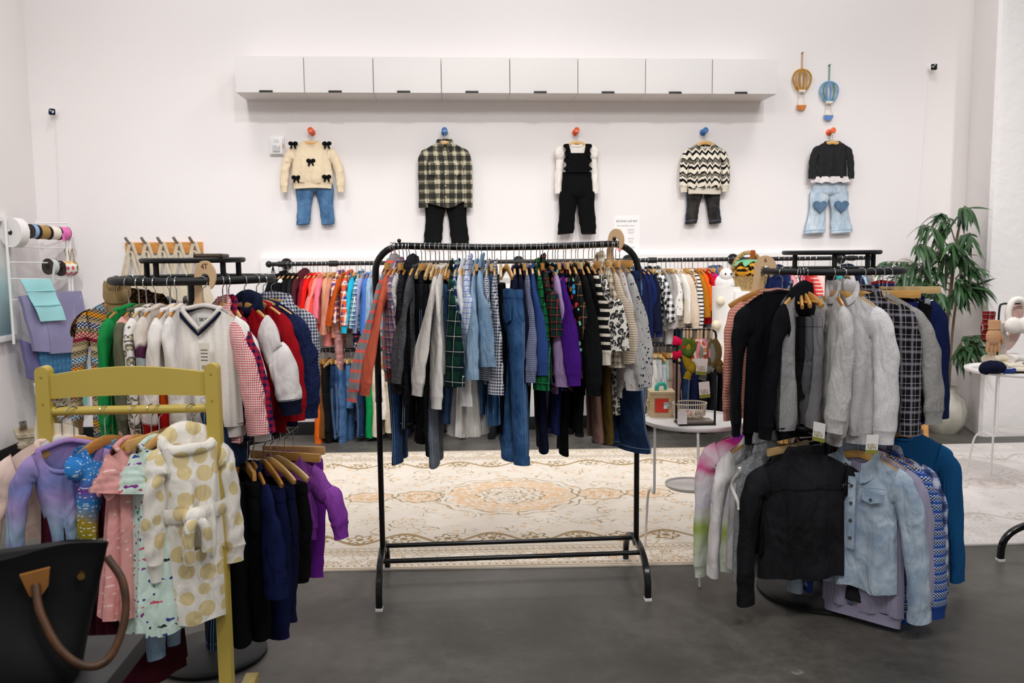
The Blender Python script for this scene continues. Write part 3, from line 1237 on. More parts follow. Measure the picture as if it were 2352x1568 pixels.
def trouser_parts(root, mat, W=0.125, L=0.6, T=0.024, flare=1.0, rmat=None, cuff=None, seed=0, z0=-0.045, gap=0.0, lean=0.0, pocket=False, rise=0.17, bell=0.0, legw=0.52):
    rnd = random.Random(seed * 5 + 1)
    ph = rnd.uniform(0, 6)
    rm = rmat or mat

    def ring(w, t, z, n=28, k=0.0, cx=0.0, cy=0.0):
        out = []
        for i in range(n):
            a = 2 * PI * i / n
            q = 1 + k * math.sin(4 * a + ph)
            out.append(Vector((cx + w * math.cos(a), cy + t * math.copysign(abs(math.sin(a)) ** 0.8, math.sin(a)) * q, z)))
        return out
    MB().loft([ring(W, T * 0.8, z0 + 0.002), ring(W * 1.01, T * 0.86, z0 - 0.012), ring(W * 1.02, T * 0.86, z0 - 0.034)], True, True, False).build('waistband', rm, root, 0.9)
    MB().loft([ring(W * 0.99, T * 0.8, z0 - 0.03, k=0.05), ring(W * 1.06, T, z0 - 0.08, k=0.07), ring(W * 1.1, T * 1.15, z0 - rise * 0.8, k=0.06), ring(W * 1.08, T * 1.0, z0 - rise, k=0.05), ring(W * 0.9, T * 0.5, z0 - rise - 0.018)], True, False, True).build('hips', mat, root, 1.2)
    for sd in (-1, 1):
        rings = []
        N = 16
        rn = random.Random(seed * 11 + sd)
        p1 = rn.uniform(0, 6)
        for i in range(N + 1):
            t = i / N
            z = lerp(z0 - rise * 0.78, z0 - L, t)
            w = W * legw * lerp(1.06, 0.78 * flare, sstep(t * 1.3)) * (1 + bell * t * t)
            cx = sd * (W * 0.545 + gap * t) + lean * t * t
            cy = 0.012 * math.sin(3 * t + p1) * t
            rg = []
            for k in range(14):
                a = 2 * PI * k / 14
                q = 1 + 0.05 * math.sin(2 * a + 9 * t + p1) + 0.045 * math.sin(30 * t + a + p1) * sstep(1.6 * (t - 0.3))
                rg.append(Vector((cx + w * math.cos(a) * q, cy + T * lerp(1.0, 0.85, t) * math.sin(a) * q, z + 0.006 * math.cos(a + p1) * t)))
            rings.append(rg)
        lo = MB().loft(rings, True, True, True).build('leg', mat, root, 1.2)
        if mat.name.startswith('denim'):
            k0 = 0 if sd > 0 else 7
            out = Vector((sd * 0.0006, 0, 0))
            sm = MB()
            for dk in (-0.004, 0.004):
                sm.tube([rg[k0] + out + Vector((0, dk, 0)) for rg in rings], 0.0011, 5)
            cc = sum(rings[-1], Vector()) / 14
            sm.tube([cc + (q - cc) * 1.015 + Vector((0, 0, 0.022)) for q in rings[-1]], 0.0011, 5, True)
            sm.build('stitching', plain('#7f97b4', 0.8) if 'black' not in mat.name else mat, lo, 1.2)
        if cuff:
            c = Vector((0, 0, 0))
            for q in rings[-1]:
                c += q / 14
            MB().loft([[c + (q - c) * s + Vector((0, 0, dz)) for q in rings[-1]] for s, dz in ((1.02, 0.035), (1.07, 0.03), (1.07, 0.0), (1.04, -0.004))], True, False, True).build('cuff', cuff, lo, 0.9)
    if pocket:
        for sd in (-1, 1):
            o = MB()
            x = sd * W * 0.5
            pts = [(x - 0.035, z0 - 0.06), (x + 0.035, z0 - 0.06), (x + 0.033, z0 - 0.125), (x, z0 - 0.14), (x - 0.033, z0 - 0.125)]
            MB().prism(pts, T * 1.0, T * 1.24).build('pocket', mat, root, 0.6)
            MB().prism(pts, -T * 1.24, -T * 1.0).build('pocket', mat, root, 0.6)


def skirt_parts(root, mat, W=0.11, L=0.35, T=0.03, flare=1.8, rmat=None, z0=-0.045, waves=9, seed=0, amp=0.12, name='skirt', tiers=1):
    ph = seed * 1.3
    for tr in range(tiers):
        rings = []
        za = z0 - (L - 0.0) * tr / tiers
        zb = z0 - L * (tr + 1) / tiers
        f0 = lerp(1.0, flare, tr / tiers)
        f1 = lerp(1.0, flare, (tr + 1) / tiers) * (1.08 if tiers > 1 else 1.0)
        for i in range(11):
            t = i / 10
            fl = lerp(f0, f1, t)
            ring = []
            for k in range(72):
                a = 2 * PI * k / 72
                q = 1 + amp * (0.3 + t) * math.sin(waves * a + ph + 0.6 * math.sin(2 * a)) + 0.3 * amp * math.sin((2 * waves + 1) * a + ph)
                ring.append(Vector((W * fl * math.cos(a) * q, T * fl * math.sin(a) * q, lerp(za, zb, t) + 0.006 * math.sin(waves * a + ph) * t)))
            rings.append(ring)
        MB().loft(rings, True, False, False).build(name, mat, root, 1.3)
    if rmat:
        MB().loft([[Vector((W * s * math.cos(2 * PI * k / 24), T * s * math.sin(2 * PI * k / 24), z0 + dz)) for k in range(24)] for s, dz in ((1.0, 0.03), (1.06, 0.02), (1.06, -0.006), (1.0, -0.01))]).build('waistband', rmat, root, 0.9)


NOUN_CAT = {}
GCOUNT = [0]


def hang(pos, yaw, noun, look, where, mat, kind='top', hanger='auto', wd=None, group=None, hyaw=None, hhalf=None, hlabel=None, low=0.0, cat=None, **kw):
    """one garment on its own hanger; pos is the point on the rail"""
    GCOUNT[0] += 1
    if noun == 'top':
        noun = 'pullover'
    noun = noun.replace('sleeved top', 'sleeved tee')
    kw.setdefault('seed', GCOUNT[0])
    rnd = random.Random(GCOUNT[0])
    W = kw.get('W', 0.15)
    hk = ('clip' if kind in ('trousers', 'skirt') else 'wood') if hanger == 'auto' else hanger
    half = hhalf if hhalf else (max(0.075, W * 0.86) if hk not in ('clip', 'wood_open') and kind == 'top' else max(0.12, W * 1.1))
    half = int(half / 0.01) * 0.01
    if hk and not hlabel:
        hlabel = 'wooden %shanger holding the %s %s %s' % ('clip ' if hk == 'clip' else '', look, noun, where)
        if hk == 'plastic':
            hlabel = hlabel.replace('wooden', 'white plastic')
        if len(hlabel.split()) > 16:
            hlabel = hlabel.replace('wooden ', '').replace(' holding', ' with')
        if len(hlabel.split()) > 16:
            hlabel = hlabel.replace(' the round', ' round')
    if hk:
        make_hanger(pos, yaw if hyaw is None else hyaw, hlabel or ('wooden %shanger holding the %s %s %s' % ('clip ' if hk == 'clip' else '', look, noun, where) if hk != 'plastic' else 'white plastic hanger holding the %s %s %s' % (look, noun, where)),
                    half, hk, rnd.randrange(4) if wd is None else wd, 'hangers ' + where)
    o = thing(noun.replace(' ', '_').replace('-', '_'), '%s %s hanging %s' % (look, noun, where), cat or noun.split(' ')[-1], Vector(pos) - Vector((0, 0, HANG_D + low)), yaw, group or ('clothes ' + where))
    if kind == 'top':
        top_parts(o, mat, **kw)
    elif kind == 'trousers':
        trouser_parts(o, mat, **kw)
    elif kind == 'skirt':
        skirt_parts(o, mat, **kw)
    return o

# ------------------------------------------------------------------ clothes on the straight rack
def zlen(px, ypx, y, z0):
    return z0 - aty(px, ypx, y).z


WH_C = 'on the straight black rack'
NAVY, BLK, CHAR = '#171d3a', '#0d0d0f', '#2c2c2f'
M_denim_d = denim('#1d2f4d', '#31507a')
M_denim_m = denim('#2d4c78', '#4c739f')
M_denim_l = denim('#7d9dbb', '#a9c1d6')
M_denim_k = denim('#15223a', '#22395c')
M_blackden = denim('#141416', '#242428')
M_greyden = denim('#5b5e66', '#7b7f88')
PL_GREEN = plaid('#0f3a2a', (('#0a1420', 0.062, 0.028, 0.0, 0.7), ('#d8ddd6', 0.062, 0.0022, 0.7, 0.8)))
PL_GREEN2 = plaid('#156a3c', (('#0a1a18', 0.036, 0.016, 0.0, 0.7), ('#2f9a58', 0.036, 0.003, 0.7, 0.8)))
PL_GREEN3 = plaid('#123c2c', (('#0b1626', 0.03, 0.014, 0.0, 0.7), ('#c04a2c', 0.03, 0.002, 0.7, 0.9)))
PL_PINK = plaid('#b5868f', (('#3d4a78', 0.032, 0.013, 0.0, 0.65), ('#e7d6da', 0.032, 0.003, 0.6, 0.8)))
PL_BLUE = plaid('#2a4590', (('#14203f', 0.05, 0.018, 0.5, 0.75), ('#e8ecef', 0.05, 0.011, 0.0, 0.5), ('#3d8a6a', 0.05, 0.006, 0.8, 0.7)))
PL_WBLUE = plaid('#eef0f5', (('#5d83d0', 0.022, 0.005, 0.0, 0.75), ('#9db6e6', 0.022, 0.003, 0.45, 0.6)))
PL_BEIGE = plaid('#dccbb0', (('#4a4038', 0.028, 0.007, 0.0, 0.55), ('#f2ece0', 0.028, 0.005, 0.5, 0.7)))
PL_GOLD = plaid('#26262a', (('#b98a4a', 0.045, 0.003, 0.0, 0.9),))
GING = gingham('#e9eaf0', '#1b2140', 0.013)
HSTR = stripes('#8f8d8f', '#f0685e', 0.040, 0.012)
RNB = floral('#0e0d10', ('#d04a9a', '#3aa0d8', '#e8b84a', '#8ad0b0', '#e04040'), 30.0, 0.3)

# hook px, look, noun, kind, material, sleeve end y px, body end y px, options
CR = [
 (899, 'grey and coral striped', 'hoodie', 'top', HSTR, 898, 850, dict(collar='hood', splay=.10, swing=-.10, W=.15)),
 (905, 'dark blue straight', 'jeans', 'trousers', M_denim_d, 0, 1072, dict(W=.12, cuff=M_denim_d, lean=-.01)),
 (908, 'coral', 'sweatshirt', 'top', cloth('#cd6248'), 882, 850, dict(collar='crew', splay=.12, swing=-.055, W=.155)),
 (917, 'pink and blue checked', 'flannel shirt', 'top', PL_PINK, 835, 820, dict(collar='collar', cuff='plain', hem='plain', tail=.03, W=.145)),
 (926, 'white printed', 'long sleeved tee', 'top', splatter('#e9e6e2', '#6d7a86', 40, .25), 800, 800, dict(cuff=None, W=.14)),
 (934, 'charcoal skinny', 'jeans', 'trousers', M_blackden, 0, 990, dict(W=.12)),
 (940, 'black fuzzy knit', 'hoodie', 'top', heather('#111114', '#2b2a30', 90), 885, 905, dict(collar='hood', splay=.03, swing=-.02, W=.15)),
 (955, 'dark grey flecked', 'sweatshirt', 'top', heather('#2b2b2e', '#6a6a6e', 240), 858, 860, dict(splay=.08, swing=-.035, W=.15)),
 (968, 'black stretch', 'leggings', 'trousers', cloth('#101012'), 0, 1025, dict(W=.11, hanger='wood')),
 (977, 'faded black', 'jeans', 'trousers', M_blackden, 0, 1002, dict(W=.115, T=.03, bell=-.1, splayx=.02)),
 (988, 'black twill', 'trousers', 'trousers', cloth('#1b1b1d'), 0, 1048, dict(W=.125, hanger='wood')),
 (1000, 'washed grey', 'jeans', 'trousers', M_greyden, 0, 1068, dict(W=.12, hanger='wood', lean=.035, cuff=M_greyden, bell=.25)),
 (1009, 'pale oatmeal', 'sweatshirt', 'top', heather('#c9c2bb', '#e2dcd5', 200), 882, 850, dict(splay=.12, swing=-.05, W=.155)),
 (1019, 'white', 'long sleeved top', 'top', cloth('#ebe6e1'), 918, 860, dict(cuff='rib', splay=.06, swing=-.01, W=.145)),
 (1030, 'mid blue turn-up', 'jeans', 'trousers', M_denim_m, 0, 975, dict(W=.115, cuff=M_denim_m, hanger='wood')),
 (1034, 'dark green plaid', 'shirt', 'top', PL_GREEN, 868, 880, dict(collar='collar', cuff='plain', hem='plain', tail=.03, splay=.08, swing=.01, W=.17, dyaw=8, buttons='#d8d2c4')),
 (1050, 'navy and white plaid', 'shirt', 'top', PL_BLUE, 852, 820, dict(collar='collar', cuff='plain', hem='plain', tail=.03, splay=.03, swing=.03, W=.14)),
 (1062, 'plain white button-up', 'shirt', 'top', cloth('#efecea'), 918, 850, dict(collar='collar', cuff='plain', hem='plain', splay=.04, swing=.02, W=.14)),
 (1070, 'white tulle', 'dress', 'top', cloth('#e8e4de'), 0, 760, dict(W=.13, skirt=(.47, 1.5), S0=1)),
 (1078, 'white and sky blue checked', 'shirt', 'top', PL_WBLUE, 795, 800, dict(collar='collar', cuff='plain', hem='plain', splay=.05, W=.15, up=.02)),
 (1092, 'pale chambray', 'shirt', 'top', M_denim_l, 852, 835, dict(collar='collar', cuff='plain', hem='plain', tail=.03, splay=.09, swing=-.01, W=.155)),
 (1098, 'cuffed blue', 'jeans', 'trousers', M_denim_m, 0, 957, dict(W=.11, cuff=M_denim_m)),
 (1106, 'light blue chambray western', 'shirt', 'top', denim('#6f90b0', '#98b3cb'), 838, 870, dict(collar='collar', cuff='plain', hem='plain', tail=.04, splay=.08, swing=.03, W=.16, up=.025)),
 (1119, 'fine navy gingham', 'shirt', 'top', gingham('#dfe2ea', '#20264a', 0.009), 860, 880, dict(collar='collar', cuff='plain', hem='plain', splay=.03, W=.14)),
 (1130, 'blue denim', 'skirt', 'skirt', denim('#2f4f78', '#4f749c'), 0, 975, dict(W=.12, flare=1.35, T=.03)),
 (1136, 'bold navy gingham', 'shirt', 'top', GING, 890, 860, dict(collar='collar', cuff='plain', hem='plain', tail=.04, splay=.05, W=.15)),
 (1150, 'black corduroy', 'trousers', 'trousers', cloth('#0f0f12'), 0, 1000, dict(W=.12, hanger='wood')),
 (1163, 'bright blue stretch', 'jeans', 'trousers', denim('#294a78', '#47709f'), 0, 1056, dict(W=.12, hanger='wood', dyaw=26, T=.034, fwd=.10, cuff=denim('#294a78', '#47709f'), pocket=True, lean=.05, drop=.02)),
 (1180, 'plain navy', 'sweatshirt', 'top', cloth('#141a36'), 840, 850, dict(splay=.02, W=.15)),
 (1192, 'dark navy zipped', 'sweatshirt', 'top', cloth('#10142b'), 860, 870, dict(splay=.04, W=.15)),
 (1201, 'black jersey', 'joggers', 'trousers', cloth('#0b0b0d'), 0, 1010, dict(W=.12)),
 (1206, 'navy pinstriped', 'sweatshirt', 'top', stripes('#8a90ac', '#1c2244', 0.008, 0.002), 858, 862, dict(splay=.06, W=.15)),
 (1219, 'royal blue cable knit', 'jumper', 'top', knit('#34508f', 0.012, vertical=True), 842, 840, dict(splay=.06, swing=.02, W=.15)),
 (1232, 'emerald plaid', 'shirt', 'top', PL_GREEN2, 880, 870, dict(collar='collar', cuff='plain', hem='plain', splay=.05, W=.155)),
 (1240, 'navy ribbed-ankle', 'joggers', 'trousers', cloth('#11152b'), 0, 1042, dict(W=.115, bell=-.1, cuff=cloth('#11152b'))),
 (1246, 'green and red tartan', 'shirt', 'top', PL_GREEN3, 770, 800, dict(collar='collar', cuff='plain', hem='plain', splay=.04, swing=.02, W=.15, up=.02)),
 (1258, 'black multicoloured spotted', 'dress', 'top', dots('#10111f', ('#e8793a', '#e86aa8', '#4a90e0', '#9ad0b0'), .034, .27, .25), 0, 872, dict(W=.15, dyaw=25, S0=1, fwd=.04)),
 (1269, 'lilac', 'long sleeved top', 'top', cloth('#b296c6'), 870, 880, dict(splay=.04, swing=.01, W=.15)),
 (1275, 'blue navy', 'trousers', 'trousers', cloth('#161d44'), 0, 1002, dict(W=.12)),
 (1281, 'deep purple', 'sweatshirt', 'top', cloth('#45187a'), 862, 860, dict(splay=.11, swing=.02, W=.155)),
 (1294, 'black ankle', 'leggings', 'trousers', cloth('#08080a'), 0, 1052, dict(W=.10)),
 (1299, 'black rainbow peace print', 'tee', 'top', RNB, 860, 872, dict(splay=.05, W=.155, cuff=None)),
 (1312, 'charcoal gold checked', 'sweater', 'top', PL_GOLD, 850, 850, dict(splay=.05, W=.15)),
 (1322, 'black velvet', 'trousers', 'trousers', cloth('#0a0a0b'), 0, 1000, dict(W=.12)),
 (1327, 'heavy black', 'sweatshirt', 'top', cloth('#111214'), 885, 880, dict(splay=.10, swing=.01, W=.16)),
 (1340, 'plain black', 'long sleeved top', 'top', cloth('#0c0c0d'), 850, 860, dict(splay=.04, W=.15)),
 (1352, 'cream and black striped', 'tee', 'top', stripes('#141414', '#e6dccb', 0.034, 0.012), 818, 830, dict(splay=.07, swing=.01, W=.155, rmat=cloth('#e6dccb'))),
 (1360, 'dusty brown velour', 'joggers', 'trousers', cloth('#7d5f53'), 0, 1017, dict(W=.115, lean=.03)),
 (1366, 'grey and white leopard', 'cape', 'top', leopard('#e6e0d6', '#7d7a78', '#2a2a2b', 32.0), 812, 790, dict(splay=.09, swing=.03, W=.165, slim=1.25, cuff=None, hem='plain')),
 (1378, 'beige checked flannel', 'shirt', 'top', PL_BEIGE, 842, 830, dict(collar='collar', cuff='plain', hem='plain', splay=.03, swing=.02, W=.15, up=.02)),
 (1383, 'olive corduroy', 'trousers', 'trousers', cloth('#5d4a22'), 0, 1022, dict(W=.125, legw=.56)),
 (1394, 'oatmeal pointelle knit', 'cardigan', 'top', knit('#d9c8b2', 0.01, depth=.25), 815, 815, dict(splay=.07, swing=.03, W=.155)),
 (1404, 'snow leopard print', 'leggings', 'trousers', leopard('#e0dad0', '#8d8a86', '#2a2a2b', 40.0), 0, 955, dict(W=.10)),
 (1408, 'white speckled floral', 'tee', 'top', splatter('#d9d6d4', '#c0574d', 40, .24), 905, 890, dict(splay=.05, swing=.03, W=.15, cuff=None)),
 (1414, 'indigo flared frayed', 'jeans', 'trousers', M_denim_k, 0, 1040, dict(W=.135, bell=.7, dyaw=30, lean=.03, T=.03)),
 (1423, 'pale grey paint-splattered', 'sweatshirt', 'top', splatter('#b5b3b2', '#2b2b2d', 52, .34), 865, 845, dict(splay=.10, swing=.02, W=.16)),
]
for i, (px, look, noun, kind, m, ys, yb, kw) in enumerate(CR):
    kw = dict(kw)
    u = (px - 899) / (1423 - 899)
    pos = aty(px, 560, BAR_Y)
    pos.z = BAR_Z + 0.0145 - 0.010 * math.sin(PI * min(1, max(0, u)))
    dy = kw.pop('dyaw', 0)
    yaw = R_(-90 + lerp(-13, 7, u) + dy)
    up = kw.pop('up', 0)
    z0 = pos.z - HANG_D
    fw = kw.pop('fwd', 0)
    kw.pop('splayx', 0)
    dr = kw.pop('drop', 0)
    sk = kw.pop('skirt', None)
    s0 = kw.pop('S0', 0)
    if kind == 'top':
        kw.setdefault('T', 0.02)
        kw['oneside'] = True
        kw['S'] = 0 if s0 else zlen(px, ys, 3.56, z0)
        kw['L'] = zlen(px, yb, 3.65, z0)
    else:
        kw['L'] = zlen(px, yb, 3.6, z0) - (0.085 if kw.get('hanger') == 'wood' else 0.045) - dr
        if kw.get('hanger') == 'wood':
            kw['z0'] = -0.085 - dr
    o = hang(pos, yaw, noun, look, WH_C, m, kind, low=-up, hyaw=R_(-90 + lerp(-13, 7, u) + dy * 0.4), **kw)
    if sk:
        skirt_parts(o, cloth('#e2ded7'), W=.10, L=sk[0], T=.06, flare=sk[1], z0=-kw['L'] + .02, waves=11, name='tulle_skirt')
    if fw:
        o.location += Vector((0.0, -fw, 0))

# size divider shaped like a big hook
DIV = plain('#dcb98f', 0.5, var=.06)
DIVE = plain('#6a3f20', 0.6)


def divider(pos, yaw, label, txt=None, name='size_divider', ht=0.20, tilt=0.0):
    t = thing(name, label, 'size divider', pos, yaw)
    out = []
    for k in range(26):
        a = R_(-62) + R_(242) * k / 25
        out.append((0.046 * math.cos(a), 0.012 + 0.05 * math.sin(a)))
    inner = []
    for k in range(15):
        a = R_(180) - R_(215) * k / 14
        inner.append((0.0195 * math.cos(a) + 0.0, 0.0 + 0.0195 * math.sin(a)))
    o = [(-0.046, 0.012), (-0.048, -0.03), (-0.05, -0.07), (-0.075, -0.12), (-0.085, -ht), (0.075, -ht), (0.06, -0.15), (0.01, -0.10), (-0.016, -0.06), (-0.0195, -0.0)]
    # outer contour over the top, then back along the inside of the hook
    full = out + o[1:] + inner[0:]
    m = MB()
    m.prism(full, -0.0025, 0.0025)
    m.build('plate', DIV, t, 0.5)
    if txt:
        text(txt, 0.026, (0.0, -0.0031, 0.042), (PI / 2, 0, 0), DIVE, t)
    return t


p = aty(1415, 556, BAR_Y)
p.z = BAR_Z + 0.004
divider(p, R_(-52), 'flat pale wooden size divider hooked over the straight black rack beside the speckled sweatshirt')

# ------------------------------------------------------------------ clothes on the wall rails
WH_U = 'on the upper wall rail'
WH_D = 'on the lower wall rail'
PL_ORB = plaid('#35418c', (('#e2602a', 0.06, 0.026, 0.0, 0.8), ('#f0e2d0', 0.06, 0.012, 0.55, 0.75)))
PL_ORW = plaid('#d8663a', (('#35458c', 0.05, 0.018, 0.0, 0.75), ('#efe3d6', 0.05, 0.012, 0.5, 0.8)))
PL_TEAL = plaid('#7fb0bf', (('#2a3a66', 0.034, 0.012, 0.0, 0.7), ('#f2f2f0', 0.034, 0.005, 0.6, 0.8)))
BCHECK = gingham('#e8e8e8', '#161616', 0.05)
UL = [
 (640, 'black rabbit motif', 'tee', cloth('#0e0e10'), 752), (650, 'black short', 'jacket', cloth('#131316'), 748), (661, 'white-bobbled black', 'sweatshirt', dots('#0e0e10', ('#eceae6',), .11, .22, .6), 760),
 (671, 'black plain', 'sweatshirt', cloth('#101013'), 758), (680, 'black and grey colour block', 'sweatshirt', ombre(((0.0, '#141416'), (0.52, '#1a1a1c'), (0.56, '#8f8f91'), (1.0, '#8f8f91')), -0.0, -0.5), 755),
 (695, 'maroon', 'hoodie', cloth('#4f1f27'), 762), (712, 'dark crimson', 'cardigan', cloth('#8e1a2b'), 745), (720, 'scarlet flared', 'tunic', cloth('#e01c16'), 755),
 (729, 'coral red', 'jumper', cloth('#e8503f'), 758), (741, 'salmon pink', 'top', cloth('#ef8f88'), 740), (750, 'rose pink', 'top', cloth('#e9778b'), 735),
 (760, 'camel tan', 'sweatshirt', cloth('#d6a37c'), 758), (772, 'dusty pink', 'pinafore', cloth('#cf8a72'), 775), (782, 'orange and white plaid', 'shirt', PL_ORW, 745),
 (792, 'rust orange', 'tee', cloth('#b8501a'), 758), (803, 'blue and orange plaid', 'shirt', PL_ORB, 752), (818, 'turquoise', 'sweatshirt', cloth('#22b4d6'), 760),
 (829, 'teal and white plaid', 'shirt', PL_TEAL, 765), (839, 'lavender grey', 'sweatshirt', heather('#8d93b8', '#a3a8c8', 200), 760), (850, 'cornflower blue', 'top', cloth('#4a78c8'), 780), (859, 'light denim', 'shirt', M_denim_l, 770),
]
UR = [
 (1449, 'mid-wash denim', 'jacket', M_denim_m, 765), (1459, 'ink navy', 'hoodie', cloth('#141a3a'), 770), (1469, 'navy ribbed', 'sweater', knit('#1a2450', .01), 768), (1480, 'royal navy', 'sweatshirt', cloth('#182455'), 765), (1489, 'midnight navy', 'jacket', cloth('#11162c'), 772),
 (1499, 'black and white printed', 'top', leopard('#dcdcdc', '#3a3a3a', '#101010', 30), 745), (1508, 'black and white buffalo checked', 'shirt', BCHECK, 748), (1519, 'grey marl', 'sweatshirt', heather('#8d8c8c', '#a9a8a8'), 750), (1529, 'grey and peach', 'tee', cloth('#a9a29e'), 760),
 (1539, 'white dinosaur print', 'tee', splatter('#e2dfdb', '#8f8a5a', 26, .25), 735), (1549, 'off-white', 'tee', cloth('#e8e4de'), 740), (1557, 'cream cable knit', 'cardigan', knit('#ded2c0', .01, depth=.3), 750), (1566, 'pale biscuit', 'sweater', cloth('#d9c6b2'), 745),
 (1574, 'leopard spotted', 'top', leopard('#e0c6a6', '#a87c50', '#4a3322', 50), 730), (1582, 'navy and white striped', 'sweater', stripes('#e9e6e0', '#1b2038', .03, .012), 750), (1591, 'mustard', 'dress', cloth('#b9771e'), 740), (1603, 'bright orange', 'sweatshirt', cloth('#e2661a'), 708),
 (1616, 'glossy red', 'puffer jacket', cloth('#c41420'), 748), (1627, 'magenta', 'tee', cloth('#d3147c'), 712), (1637, 'washed denim', 'shirt', denim('#3e6693', '#5f8ab5'), 715), (1648, 'plum tartan', 'shirt', plaid('#6a5a86', (('#e8d6cc', .04, .012, 0, .7), ('#2c3258', .04, .012, .5, .7))), 730),
 (1660, 'pale grey', 'sweatshirt', heather('#b4b1b4', '#cfccce'), 740), (1671, 'white rib', 'top', cloth('#e6e2df'), 740), (1684, 'cream floral', 'dress', floral('#e9dccb', ('#c98a7a', '#8a9a6a'), 40, .25), 750),
 (1700, 'oat', 'jumper', cloth('#c9b79f'), 740), (1786, 'navy cord', 'shirt', cloth('#1c2a5a'), 720), (1798, 'candy pink', 'tee', cloth('#e79aa8'), 720), (1809, 'rose floral', 'top', floral('#efdcd8', ('#c9566a', '#4a8a6a', '#e8a0a0'), 40, .3), 725), (1820, 'watermelon pink', 'top', cloth('#e86a86'), 718),
 (1834, 'cherry red', 'cardigan', cloth('#c42a32'), 720), (1846, 'white and coral striped', 'tee', stripes('#d8504a', '#f0e6e0', .03, .008), 716), (1858, 'pale blush', 'dress', cloth('#f0ccc6'), 740), (1872, 'blush frilled', 'blouse', cloth('#efc6be'), 735), (1906, 'turquoise green', 'tee', cloth('#2f9c98'), 730),
 (1918, 'charcoal gold star', 'top', dots('#4a4744', ('#c9a04a',), .035, .2, .5), 725), (1932, 'light stone', 'sweater', cloth('#c9c2ba'), 722), (1946, 'navy fleece', 'jacket', cloth('#1c2440'), 725), (1957, 'ice blue', 'tee', cloth('#a8c6e0'), 720), (1968, 'slate grey', 'sweater', cloth('#8a8684'), 722), (1979, 'ivory', 'top', cloth('#ece2d8'), 722),
]


def wall_top(px, look, noun, m, yb, i, ydir):
    pos = aty(px, 600, RAIL_Y)
    pos.z = RAIL_Z + 0.0165
    z0 = pos.z - HANG_D
    rn = random.Random(i * 3 + px)
    yaw = R_(-90 + ydir + rn.uniform(-5, 5))
    S = zlen(px, yb, 6.75, z0)
    hood = 'hood' if noun == 'hoodie' else ('collar' if noun in ('shirt', 'jacket') else 'crew')
    hang(pos, yaw, noun, look, WH_U, m, 'top', W=.13, oneside=True, S=S * rn.uniform(.93, 1.0), L=S * rn.uniform(.92, 1.02), T=.03, splay=rn.uniform(.02, .09), swing=rn.uniform(-.02, .05) * (1 if ydir > 0 else -1), collar=hood,
         cuff='rib' if noun in ('sweatshirt', 'hoodie', 'jumper', 'sweater') else None, hem='rib' if noun in ('sweatshirt', 'hoodie', 'jumper', 'sweater') else 'plain', nu=12, nv=8)


for i, r in enumerate(UL):
    wall_top(*r, i, -16)
for i, r in enumerate(UR):
    wall_top(*r, i + 50, 16)
# long pieces under the pink tops
for px, look, noun, m, yb, k in ((756, 'pink ribbed', 'leggings', cloth('#d88078'), 792, 0), (776, 'crushed pink velvet', 'leggings', floral('#b98380', ('#d0a09c', '#a06c6a'), 70, .4), 850, 1), (822, 'navy floral', 'leggings', floral('#1c2440', ('#c04a4a', '#e0dcd0'), 40, .28), 800, 2),
                              (1530, 'pale grey', 'joggers', heather('#a3a19f', '#bbb9b7'), 790, 3), (1487, 'slate blue', 'shorts', cloth('#39427a'), 762, 4), (1565, 'dark denim', 'jeans', M_denim_d, 800, 5), (1590, 'stone grey', 'trousers', cloth('#9a958e'), 790, 6), (1625, 'grey blue', 'jeans', M_greyden, 800, 7), (1640, 'deep red', 'leggings', cloth('#a0141c'), 785, 8)):
    pos = aty(px, 600, RAIL_Y)
    pos.z = RAIL_Z + .0165
    hang(pos, R_(-90 + (12 if px > 1000 else -12)), noun, look, WH_U, m, 'trousers', W=.11, L=zlen(px, yb, 6.8, pos.z - HANG_D) - .045, T=.035)
